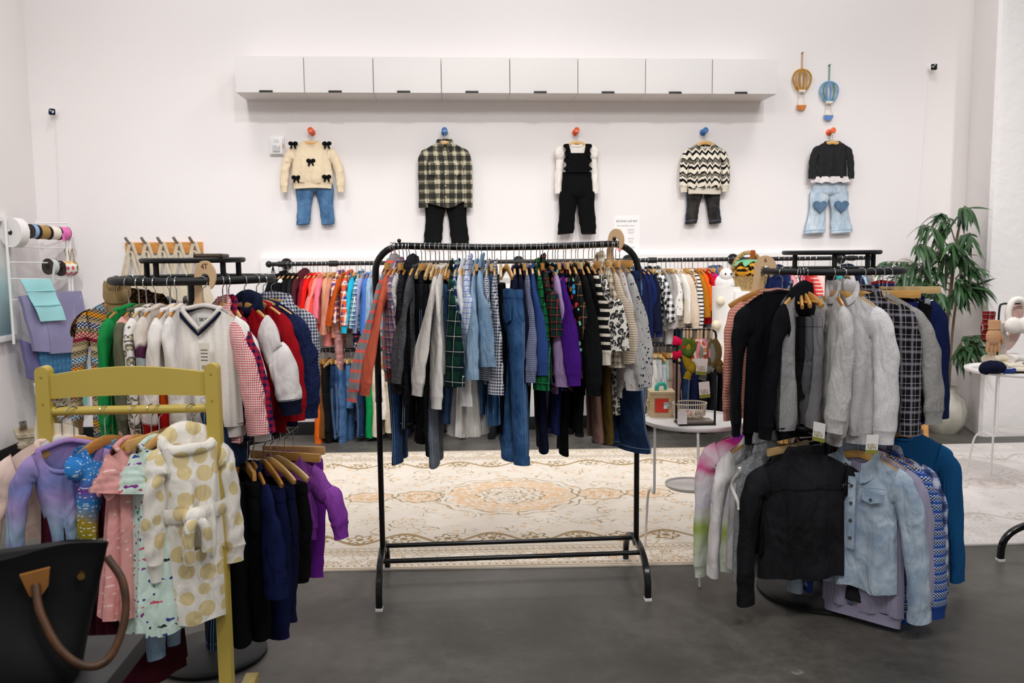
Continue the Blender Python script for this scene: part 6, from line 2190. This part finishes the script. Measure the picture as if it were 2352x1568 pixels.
for x, c, lk, ln, kd in HB:
    wp = t.matrix_basis @ Vector((x, 0, ht))
    o = thing('baby_headband', lk + ' baby headband on the wire stand', 'headband', wp, t.rotation_euler.z, 'headbands on the wire stand')
    m = cloth(c) if kd != 'rainbow' else dots('#ece2d4', ('#c8622c', '#b8503a', '#d8966a'), .03, .36)
    MB().tube([(-.002, -.007, -.055), (-.001, -.007, -.01), (0, 0, .007), (.001, .007, -.01), (.002, .007, -.055)], .0055, 8, flat=.4).build('nylon_loop', NYL, o)
    w = .024
    if kd != 'bow':
        pts = spline([(-.004, -.012, -.045), (-w * .9, -.018, -.045 - ln * .3), (-w, -.02, -.045 - ln * .7), (-.002, -.022, -.05 - ln), (w, -.02, -.045 - ln * .7), (w * .9, -.018, -.045 - ln * .3), (.004, -.012, -.045)], 6)
        MB().tube(pts, .019, 10, flat=.5, up=(1, 0, 0)).build('band', m, o, 1.2)
    bm_ = MB()
    z = -.05 - ln
    if kd in ('knot', 'plain', 'rainbow'):
        bm_.ball((0, -.024, z), .019, (1.2, .8, 1))
        if kd == 'knot':
            bm_.tube(spline([(0, -.024, z), (-.015, -.026, z - .02), (-.022, -.024, z - .045)], 4), [.012] * 4 + [.017] * 4 + [.021], 8, flat=.4)
            bm_.tube(spline([(0, -.024, z), (.016, -.026, z + .006), (.03, -.024, z + .002)], 4), [.011] * 4 + [.014] * 4 + [.016], 8, flat=.4)
    elif kd == 'bow':
        for s, dz in ((-1, .012), (1, -.02)):
            bm_.tube(spline([(-.01, -.02, -.075), (-.01 - .018, -.024, -.075 + dz + s * -.012), (-.01 - .045, -.02, -.07 + dz * 2.2)], 4), [.006, .008, .011, .013, .015, .018, .02, .021, .02], 8, flat=.35)
        bm_.tube([(-.008, -.02, -.075), (.0, -.02, -.10), (.006, -.02, -.13)], [.006, .012, .006], 8, flat=.4)
        bm_.ball((-.008, -.022, -.075), .009)
    else:
        bm_.ball((.01, -.02, z), .012)
        for s, dz in ((1, .012), (1, -.03)):
            bm_.tube(spline([(.01, -.02, z), (.028, -.024, z + dz * .4), (.046, -.02, z + dz)], 4), [.006, .008, .01, .012, .014, .016, .016, .015, .013], 8, flat=.45)
    bm_.build('knot' if kd != 'bow' else 'bow', m, o, 1.2)


def cute_tag(p, yaw, tilt, label, w=.05, h=.074):
    t = thing('swing_tag', label, 'tag', p, yaw, 'white and green swing tags')
    t.rotation_euler = (0, tilt, yaw)
    MB().box((0, 0, 0), (w, .0012, h)).build('card', plain('#f2efee', .5), t)
    MB().box((0, -.0008, -h / 2 + .008), (w, .0008, .016)).build('green_band', plain('#8d8f35', .5), t)
    OL = plain('#9a8c50', .6)
    text('CUTE', .0115, (-w * .13, -.0012, -h * .03), (PI / 2, 0, 0), OL, t)
    text('AS', .007, (w * .28, -.0012, -h * .02), (PI / 2, 0, 0), plain('#c9c0a0', .6), t)
    text('NEW', .016, (0, -.0012, -h * .18), (PI / 2, 0, 0), OL, t)
    MB().tube([(0, 0, h / 2 - .006), (-.002, .003, h / 2 + .012), (0, .006, h / 2 + .03)], .0008, 5).build('string', plain('#5a4a3a'), t)


cute_tag(aty(1612, 842, hc.y - .05), 0.05, .1, 'white swing tag with green foot, in front of the pink headband')
cute_tag(aty(1618, 895, hc.y - .035), 0.05, -.08, 'white swing tag with green foot, half hidden below the sage headband')
cute_tag(aty(1881, 992, 3.12), -.95, .05, 'white swing tag with green foot, in front of the black rack pole')
cute_tag(aty(2093, 948, 3.35), -1.0, -.05, 'white swing tag with green foot, beside the navy planet tee')
cute_tag(aty(2003, 1020, 3.05), .1, .05, 'white swing tag with green foot, above the pale denim jacket')
p = aty(1567, 957, hc.y - .02)
t = thing('plain_tag', 'plain white tag with clipped corners leaning on the headband stand', 'tag', p, .0)
MB().prism([(-.022, -.034), (.022, -.034), (.022, .02), (.013, .032), (-.013, .032), (-.022, .02)], -.0008, .0008).build('card', plain('#efecea', .5), t)
MB().tube([(0, 0, .028), (0, .008, .06), (0, .02, .12)], .001, 5).build('cord', plain('#d8c9a0'), t)
# oval wire basket of hair bows behind the stand
p = Vector((hc.x - .005, hc.y + .115, TH))
t = thing('wire_basket', 'oval cream wire basket behind the headband stand', 'basket', p)
CRW = plain('#ddd2bd', .4)
def oval(rx, ry, z, n=40):
    return [(rx * math.cos(2 * PI * k / n), ry * math.sin(2 * PI * k / n), z) for k in range(n)]
for rx, ry, z in ((.07, .05, .012), (.073, .053, .03), (.08, .06, .085)):
    MB().tube(oval(rx, ry, z), .003, 6, True).build('hoop', CRW, t)
w = MB()
for k in range(44):
    a = 2 * PI * k / 44
    w.tube([(.073 * math.cos(a), .053 * math.sin(a), .03), (.08 * math.cos(a), .06 * math.sin(a), .085)], .0016, 5)
w.lathe([(.001, .004), (.068, .004), (.068, .010), (.001, .010)], (0, 0, 0), 36, True, .6)
w.build('wire_wall', CRW, t)
for k, (dx, c, lk) in enumerate(((-.03, '#f0b8a8', 'peach'), (-.01, '#e88a80', 'coral'), (.012, '#f2cdc6', 'blush'), (.035, '#eadfd0', 'ivory'))):
    o = tag(MB().tube(spline([(-.03, -.03, .0), (-.01, .0, .012), (.02, .01, .004), (.03, .03, .0)], 5), [.010 + .003 * math.sin(i) for i in range(16)], 8, flat=.6).build('hair_bow', cloth(c)), lk + ' soft hair band lying in the oval wire basket', 'hair band', 'hair bands in the wire basket')
    o.location = p + Vector((dx, -.005, .028))

# ------------------------------------------------------------------ wooden bench behind with baskets
BW = wood('#d9a666', '#c48f50', .45)
t = thing('wooden_bench', 'light wooden display bench behind the round rack by the plant', 'bench', (2.75, 6.05, 0))
MB().box((-.1125, 0, .68), (1.625, .38, .035), .006).build('bench_top', BW, t)
for sx in (-.55, .80):
    for sy in (-1, 1):
        MB().tube([(sx * .80, sy * .15, .67), (sx * .85, sy * .18, 0)], [.022, .017], 12).build('leg', BW, t)
    MB().box((sx * .828, 0, .26), (.03, .32, .035), .004).build('side_rail', BW, t)
MB().box((.10, -.16, .2), (1.12, .024, .03), .004).build('rung', BW, t)
MB().box((.10, .16, .2), (1.12, .024, .03), .004).build('rung', BW, t)
p = aty(1670, 720, 6.0)
t = thing('rope_basket', 'tall white ribbed basket of plush toys behind the pink cardigan', 'basket', (p.x + .02, 6.02, .6985))
m = MB()
prof = []
for k in range(40):
    z = .54 * k / 39
    prof.append((.115 + .01 * k / 39 + .0045 * math.sin(k * PI / 1.0 + .5) * (1 if k % 2 else -1), z))
m.lathe([(.001, 0)] + prof + [(.10, .54), (.10, .30), (.001, .30)], (0, 0, 0), 32)
m.build('basket', plain('#ece8e4', .9), t, 1.0)
for bx, bz in ((-.09, .44), (-.12, .27), (-.105, .12)):
    MB().ball((bx, -.085, bz), .033, fn=lambda d: 1 + .08 * math.sin(13 * d.x + 9 * d.z) * math.cos(11 * d.y)).build('pompom', cloth('#e3d6bd'), t)
o = thing('plush_bird', 'white plush bird sitting in the tall white basket', 'plush toy', (p.x - .0, 6.0, 1.235))
MB().ball((0, 0, .03), .085, (1.1, .9, .85)).ball((-.02, -.03, .085), .05).build('body', cloth('#f0ece9'), o)
MB().ball((.0, -.078, .095), .007).ball((-.04, -.075, .095), .007).build('eye', BLACK, o)
o = thing('plush_fox', 'rust brown plush animal half hidden behind the plush bird', 'plush toy', (p.x + .095, 6.06, 1.215))
MB().ball((0, 0, .03), .06, (1.1, .8, .9)).ball((.03, -.01, .075), .025).ball((-.03, -.01, .075), .025).build('body', cloth('#a5683a'), o)
# riser box with wicker basket
p = aty(1727, 640, 5.9)
zb_ = aty(1727, 668, 5.9).z
tag(MB().box((p.x, 5.98, (.698 + zb_) / 2), (.26, .24, zb_ - .698), .004).build('riser_box', WHITE), 'plain white display box under the wicker basket', 'box')
t = thing('wicker_basket', 'wicker basket with a tall braided handle on the display box', 'basket', (p.x, 5.98, zb_))
WK = NT('wicker')
sx, szz = WK.sz()
wv = WK.m('MULTIPLY', WK.m('SINE', WK.m('MULTIPLY', szz, 520.0)), WK.m('SINE', WK.m('MULTIPLY', WK.noise(18, 1), 60.0)))
WK = WK.finish(WK.ramp(WK.noise(60, 3), [(.3, '#a8854e'), (.7, '#d6b77e')]), .8, wv, .8, .004)
MB().lathe([(.001, 0), (.10, 0), (.125, .05), (.135, .10), (.14, .105), (.13, .105), (.11, .03), (.001, .02)], (0, 0, 0), 36).build('basket', WK, t, 1.0)
hd = MB()
for ph in (0, 2.1, 4.2):
    pts = []
    for k in range(49):
        a = PI * k / 48
        tw = ph + 14 * a
        r = .125 + .008 * math.cos(tw)
        pts.append((r * math.cos(a), .008 * math.sin(tw), .08 + (.19 + .008 * math.cos(tw)) * math.sin(a)))
    hd.tube(pts, .0085, 7)
hd.build('handle', WK, t)
o = thing('fabric_pumpkin', 'leopard print fabric pumpkin with green leaves in the wicker basket', 'ornament', (p.x - .005, 5.93, zb_ + .085))
MB().ball((0, 0, .055), .11, (1, .9, .72), 28, 12, fn=lambda d: 1 + .05 * abs(math.sin(4 * math.atan2(d.y, d.x))) - .05).build('pumpkin', leopard('#d99a2c', '#1a1310', '#120c08', 34., .3, .42), o)
MB().tube([(0, -.0, .12), (.01, -.02, .15), (.01, -.03, .20)], [.022, .018, .016], 9).build('stalk', cloth('#a5562c'), o)
lf = MB()
for a in (2.6, 3.4, 4.2, 5.2):
    def fn(u, v, a=a):
        r = .02 + .12 * u
        w = .04 * math.sin(PI * min(1, u * .92 + .08)) * (1 + .2 * math.sin(16 * u))
        x, y = r * math.cos(a) - (v - .5) * 2 * w * math.sin(a), r * math.sin(a) + (v - .5) * 2 * w * math.cos(a)
        return Vector((x, y * .8, .138 - .05 * u * u))
    lf.grid(fn, 10, 4)
lf.build('leaves', cloth('#6fae84'), o, 1.2)
p = atz(1795, 1018, 0)
t = thing('wooden_drum', 'small round wooden drum on the floor behind the lower ring', 'drum', (p.x, p.y + .08, 0))
MB().lathe([(.001, 0), (.10, 0), (.115, .05), (.115, .14), (.11, .19), (.10, .2), (.001, .2)], n=32).build('body', BW, t)
for z in (.05, .14):
    MB().lathe([(.116, z), (.118, z + .006), (.116, z + .012)], n=32).build('hoop', wood('#b9803f', '#9a6830'), t)

# ------------------------------------------------------------------ potted tree
p = atz(2172, 992, 0)
PX_, PY_ = p.x - .0, p.y + .02
t = thing('potted_tree', 'tall leafy tree in a grey ceramic pot beside the white pillar', 'plant', (PX_, PY_, 0))
POT = NT('ceramic')
POT = POT.finish(POT.ramp(POT.noise(9, 4), [(.3, '#a9a598'), (.7, '#c4c0b4')]), .4, spec=.5)
MB().lathe([(.001, 0), (.10, 0), (.15, .08), (.165, .18), (.14, .28), (.085, .33), (.078, .36), (.09, .375), (.08, .375), (.07, .34), (.001, .33)], n=36).build('pot', POT, t)
TR = NT('bark').finish('#8a7a60', .9)
tr = MB()
rnd = random.Random(5)
apex = aty(2215, 470, PY_ - .1) - Vector((PX_, PY_, 0))
trunk = spline([(0, 0, .33), (-.02, 0, .8), (.0, -.01, 1.2), (.02, -.02, 1.55), (.06, -.03, 1.8)], 6)
tr.tube(trunk, [lerp(.02, .008, k / (len(trunk) - 1)) for k in range(len(trunk))], 8)
tr.tube(spline([(.03, .01, .33), (.05, .02, .9), (.10, .0, 1.4)], 6), .010, 7)
leaves = MB()
LPTS = []


def leafblade(base, d, ln, wd, droop, fm):
    d = Vector(d).normalized()
    side = d.cross(Vector((0, 0, 1)))
    if side.length < .1:
        side = Vector((1, 0, 0))
    side = (side.normalized() + Vector((rnd.uniform(-.5, .5), rnd.uniform(-.5, .5), rnd.uniform(-.5, .5)))).normalized()
    vs, fs = [], []
    N = 6
    for i in range(N + 1):
        u = i / N
        c = base + d * (ln * u) + Vector((0, 0, -droop * ln * u * u))
        w = wd * math.sin(PI * (u ** .75)) ** 1.0 + .0006
        up = d.cross(side).normalized() * (.18 * w)
        vs += [c - side * w + up, c - up * .5, c + side * w + up]
    for i in range(N):
        for j in range(2):
            fs.append((i * 3 + j, i * 3 + j + 1, i * 3 + j + 4, i * 3 + j + 3))
    fm.add(vs, fs)


# branch tips given where the photo shows the sprays
BR = [((.0, 0, 1.45), (2120, 515)), ((.02, 0, 1.55), (2160, 488)), ((.05, 0, 1.7), (2222, 478)), ((.04, 0, 1.5), (2235, 545)), ((.0, 0, 1.2), (2040, 600)), ((.0, 0, 1.25), (2075, 610)), ((.0, 0, 1.15), (2060, 640)), ((.0, 0, 1.3), (2105, 560)),
      ((.04, 0, 1.25), (2240, 620)), ((.03, 0, 1.15), (2262, 660)), ((.04, 0, 1.1), (2225, 660)), ((.02, 0, 1.0), (2200, 640)), ((.02, 0, 1.4), (2190, 560)), ((.0, 0, 1.0), (2120, 650)), ((.05, .0, .62), (2255, 800)), ((.05, .0, .58), (2215, 800)), ((.03, .0, .6), (2240, 770)), ((.0, 0, 1.35), (2150, 580)), ((.05, 0, 1.35), (2215, 590))]
for (b, (qx, qy)) in BR:
    yo = rnd.uniform(-.45, .05)
    yb = min(PY_ + yo, 6.36 if qx > 2180 else 6.95)
    tip = aty(qx, qy, yb) - Vector((PX_, PY_, 0))
    tip.x = min(tip.x, 4.08 - PX_) if yb > 6.3 else tip.x
    b = Vector(b)
    mid = b.lerp(tip, .55) + Vector((0, 0, .06))
    pts = spline([b, mid, tip], 7)
    tr.tube(pts, [lerp(.006, .002, k / (len(pts) - 1)) for k in range(len(pts))], 6)
    bd = (tip - b).normalized()
    for k in range(3, len(pts)):
        for s in range(2):
            d = Vector((bd.x + rnd.uniform(-.9, .9), bd.y + rnd.uniform(-.8, .5), -.35 + rnd.uniform(-.7, .7)))
            leafblade(pts[k], d, rnd.uniform(.12, .20), rnd.uniform(.013, .021), rnd.uniform(.2, .8), leaves)
tr.build('trunk', TR, t, 1.2)
LF = NT('leaf_green')
LF = LF.finish(LF.ramp(LF.noise(5, 2), [(.3, '#1f3a22'), (.7, '#3f6639')]), .4, spec=.5)
leaves.build('leaves', LF, t, 1.2)

# ------------------------------------------------------------------ second side table with winter accessories
T2 = .75
e = atz(2238, 853, T2)
C2 = Vector((e.x + .30, e.y + .02, 0))
side_table(C2, .30, T2, [('bent', -2.55, tuple(atz(2218, 1092, 0))), ('straight', -.7, (C2.x + .25, C2.y - .2, 0)), ('straight', 1.4, (C2.x + .05, C2.y + .3, 0))], (C2.x + .0, C2.y, .37), 'round white metal side table with earmuffs and gloves')
sp = aty(2293, 760, C2.y - .05)
t = thing('accessory_stand', 'black wire stand of earmuffs and gloves on the side table', 'stand', (sp.x, C2.y - .05, T2))
th = aty(2293, 698, C2.y - .05).z - T2
MB().tube(spline([(0, 0, .0), (0, 0, th * .5), (0, 0, th - .03), (.02, 0, th), (.08, 0, th), (.24, 0, th)], 5), .006, 10).build('frame', BLACKM, t)
MB().box((.12, 0, .004), (.28, .12, .008), .002).build('base_plate', BLACKM, t)
FUR = plain('#e9e2da', 1.0, var=.08, vs=120)
o = thing('earmuffs', 'fluffy cream earmuffs hanging from the black stand', 'earmuffs', (sp.x + .075, C2.y - .09, T2 + th))
MB().tube(spline([(-.04, 0, -.12), (-.045, 0, -.04), (-.02, 0, .02), (.03, 0, .025), (.065, 0, -.02), (.07, 0, -.12)], 6), .018, 10).build('headband', FUR, o)
for x in (-.02, .05):
    MB().ball((x, -.015, -.125), .055, (1, .6, .9), 20, 14, fn=lambda d: 1 + .05 * math.sin(31 * d.x) * math.sin(27 * d.z) + .03 * math.sin(50 * d.y)).build('fur_pad', FUR, o)


def glove(p, m, label, yaw=0, mitten=False, sc_=1.0):
    o = thing('child_mitten' if mitten else 'child_glove', label, 'mitten' if mitten else 'glove', p, yaw, 'gloves on the accessory stand')
    MB().lathe([(.036, 0), (.038, -.015), (.034, -.045), (.038, -.055)], (0, 0, 0), 20, True, .5).build('cuff', m, o)
    b = MB()
    b.ball((0, 0, -.10), .055, (.85, .42, 1.05))
    if mitten:
        b.ball((0, 0, -.15), .042, (.95, .45, 1.0))
    else:
        for k, (x, l) in enumerate(((-.032, .05), (-.011, .065), (.011, .062), (.032, .045))):
            b.tube([(x * .9, 0, -.13), (x, 0, -.14 - l * .6), (x * 1.05, 0, -.145 - l)], [.012, .0115, .008], 9)
    b.tube([(.035, 0, -.09), (.055, 0, -.115), (.06, 0, -.14)], [.014, .013, .009], 9)
    b.build('hand', m, o, 1.2)
    return o


glove(aty(2272, 715, C2.y - .02), plaid('#7a1a22', (('#3a0c12', .03, .012, 0, .6), ('#b8b0a0', .03, .002, .6, .7))), 'dark red plaid mitten behind the tan glove on the stand', -.3, True)
glove(aty(2284, 735, C2.y - .07), knit('#cf9f78', .006, depth=.3), 'tan knitted glove hanging in front of the red mitten', -.1)
glove(aty(2300, 742, C2.y - .03), cloth('#d8d0c8'), 'pale grey glove beside the tan glove on the stand', .1)
o = thing('knit_stocking', 'pale pink knitted stocking hanging behind the earmuffs', 'stocking', aty(2338, 700, C2.y - .02))
MB().tube(spline([(0, 0, 0), (.0, 0, -.09), (-.01, 0, -.17), (-.05, 0, -.235), (-.075, 0, -.24)], 5), .036, 12, flat=.5).build('leg', knit('#eac4bd', .006, depth=.2), o)
o = thing('pompom_hat', 'dark navy woolly hat lying at the table edge', 'hat', aty(2281, 840, C2.y - .16) * 1.0)
o.location.z = T2 + .01
WN = cloth('#10142a')
MB().ball((0, 0, .035), .065, (1.15, .9, .6), 22, 14, fn=lambda d: 1 + .05 * math.sin(15 * d.x + 11 * d.y)).build('crown', WN, o)
MB().ball((-.06, -.02, .03), .035, fn=lambda d: 1 + .1 * math.sin(17 * d.x) * math.sin(15 * d.z)).build('pompom', WN, o)
MB().tube(spline([(.04, -.04, .015), (.09, -.03, .015), (.13, .0, .015)], 4), .014, 8).build('brim', stripes('#2c4a9a', '#10142a', .01, .004), o)
for k, (dx, dy, c, lk, sz) in enumerate(((.07, -.03, '#e3d9c8', 'cream ribbed', (.07, .035, .016)), (.03, .07, '#d9cdb8', 'ivory frilled', (.08, .03, .03)), (.12, .07, '#e6dfda', 'white fluffy', (.07, .03, .03)), (.15, -.02, '#6f6d6c', 'dark grey', (.05, .03, .016)))):
    q = Vector((sp.x, C2.y - .1, T2 + .01)) + Vector((dx, dy, 0))
    o = thing('folded_socks', lk + ' folded socks lying on the accessory table', 'socks', q, .2 * k, 'socks on the accessory table')
    m = MB()
    for s in (0, 1):
        m.tube(spline([(-sz[0], 0, sz[2] * (1 + 1.2 * s)), (0, .01 * s, sz[2] * (1 + 1.2 * s) + .003), (sz[0], 0, sz[2] * (1 + s))], 5), sz[2], 9, flat=1.8)
    m.build('knit', cloth(c), o, 1.2)

# ------------------------------------------------------------------ another straight rack running out of frame
t = thing('garment_rack', 'black rack foot standing on bare concrete at the pale rug corner', 'clothes rack', (2.84, 3.22, 0), PI / 2, None)
src = [o for o in bpy.data.objects if o.name == 'garment_rack'][0]
for ch in src.children:
    c = ch.copy()
    COL.objects.link(c)
    c.parent = t
    for g in ch.children:
        d = g.copy()
        COL.objects.link(d)
        d.parent = c

# ------------------------------------------------------------------ foreground counter and handbag
t = thing('counter_table', 'dark grey counter top in front of the yellow rack', 'table', (-.95, 1.12, 0))
DG = plain('#222226', .5, var=.05, vs=8)
MB().box((0, 0, .783), (.74, .90, .034), .003).build('counter_top', DG, t)
for sx in (-1, 1):
    for sy in (-1, 1):
        MB().box((sx * .26, sy * .32, .383), (.05, .05, .766), .003).build('leg', BLACKM, t)
bp = Vector((-.80, 1.40, .80))
t = thing('handbag', 'black nylon tote bag with brown leather handles on the counter', 'bag', bp, .34)
NY = NT('nylon').finish('#08080a', .6, None, spec=.2)
m = MB()
rings = []
for i in range(15):
    u = i / 14
    w = lerp(.165, .215, u)
    d = lerp(.095, .014, sstep(u) ** .8)
    rg = []
    for k in range(44):
        a = 2 * PI * k / 44
        ex = .55 if u < .3 else lerp(.55, .8, (u - .3) / .7)
        x = w * math.copysign(abs(math.cos(a)) ** ex, math.cos(a))
        y = d * math.copysign(abs(math.sin(a)) ** ex, math.sin(a))
        z = .006 + .19 * u + .018 * u * math.cos(2 * math.atan2(y, x)) + .006 * math.sin(7 * x / w + 3 * u)
        y += .006 * math.sin(9 * u + 5 * x / w) * (1 - u)
        rg.append(Vector((x, y, z)))
    rings.append(rg)
m.loft(rings).build('bag_body', NY, t, 1.2)
LEA = NT('leather')
LEA = LEA.finish(LEA.ramp(LEA.noise(30, 4), [(.3, '#2e1a0c'), (.7, '#5f3a1a')]), .5)
TANL = plain('#a06a2e', .6, var=.15, vs=40)
for sy, dz in ((-1, 0.0), (1, 0.0)):
    y = sy * .024
    if sy < 0:
        pts = [(.105, -.034, .165), (.112, -.06, .125), (.14, -.09, .07), (.175, -.10, .04), (.21, -.095, .045), (.235, -.07, .095), (.235, -.045, .15), (.212, -.02, .19)]
    else:
        pts = [(-.11, .02, .18), (-.10, .05, .23), (-.02, .08, .25), (.06, .08, .25), (.1, .06, .22), (.11, .02, .18)]
        pts = [(-.16, .02, .17), (-.16, .06, .12), (-.10, .12, .05), (.0, .14, .02), (.08, .12, .05), (.12, .05, .12), (.12, .02, .17)]
    h = MB().tube(spline(pts, 8), .0068, 10).build('handle', LEA, t, label='brown leather handle')
for x, z in ((.105, .172),):
    MB().prism([(x - .022, z + .012), (x + .022, z + .018), (x + .018, z - .012), (x + .004, z - .032), (x - .010, z - .026)], -.0345, -.028).build('leather_tab', TANL, t, .5, label='tan leather tab')
MB().tube([(.172, -.026, .168), (.172, -.036, .168)], [.007, .006], 14).build('stud', metal('#d6b060', .2), t, label='gold stud')
# specialty dividers at the end of the yellow rail
p = aty(125, 930, YY)
p.z = YRZ + .004
t = thing('size_divider', 'cream rail divider lettered specialty at the end of the yellow rail', 'size divider', p, .25)
CRD = plain('#e8e0cc', .5)
out = []
for k in range(26):
    a = R_(-40) + R_(220) * k / 25
    out.append((.048 * math.cos(a), .0 + .048 * math.sin(a)))
out += [(-.052, -.03), (-.058, -.06), (-.058, -.175), (.06, -.175), (.06, -.06), (.03, -.045), (-.012, -.038), (-.022, -.0)]
inn = [(.022 * math.cos(R_(180) - R_(215) * k / 14), .022 * math.sin(R_(180) - R_(215) * k / 14)) for k in range(15)]
MB().prism(out + inn, -.002, .002).build('plate', CRD, t, .5)
for i, ch in enumerate('specialty'):
    a = R_(165 - i * 18)
    text(ch, .017, (.035 * math.cos(a), -.0028, .035 * math.sin(a)), (PI / 2, PI / 2 - a, 0) if False else (PI / 2, 0, 0), plain('#3a342c'), t).rotation_euler = (PI / 2, PI / 2 - a, 0)
text('specialty', .021, (-.0, -.0028, -.11), (PI / 2, 0, 0), plain('#3a342c'), t)
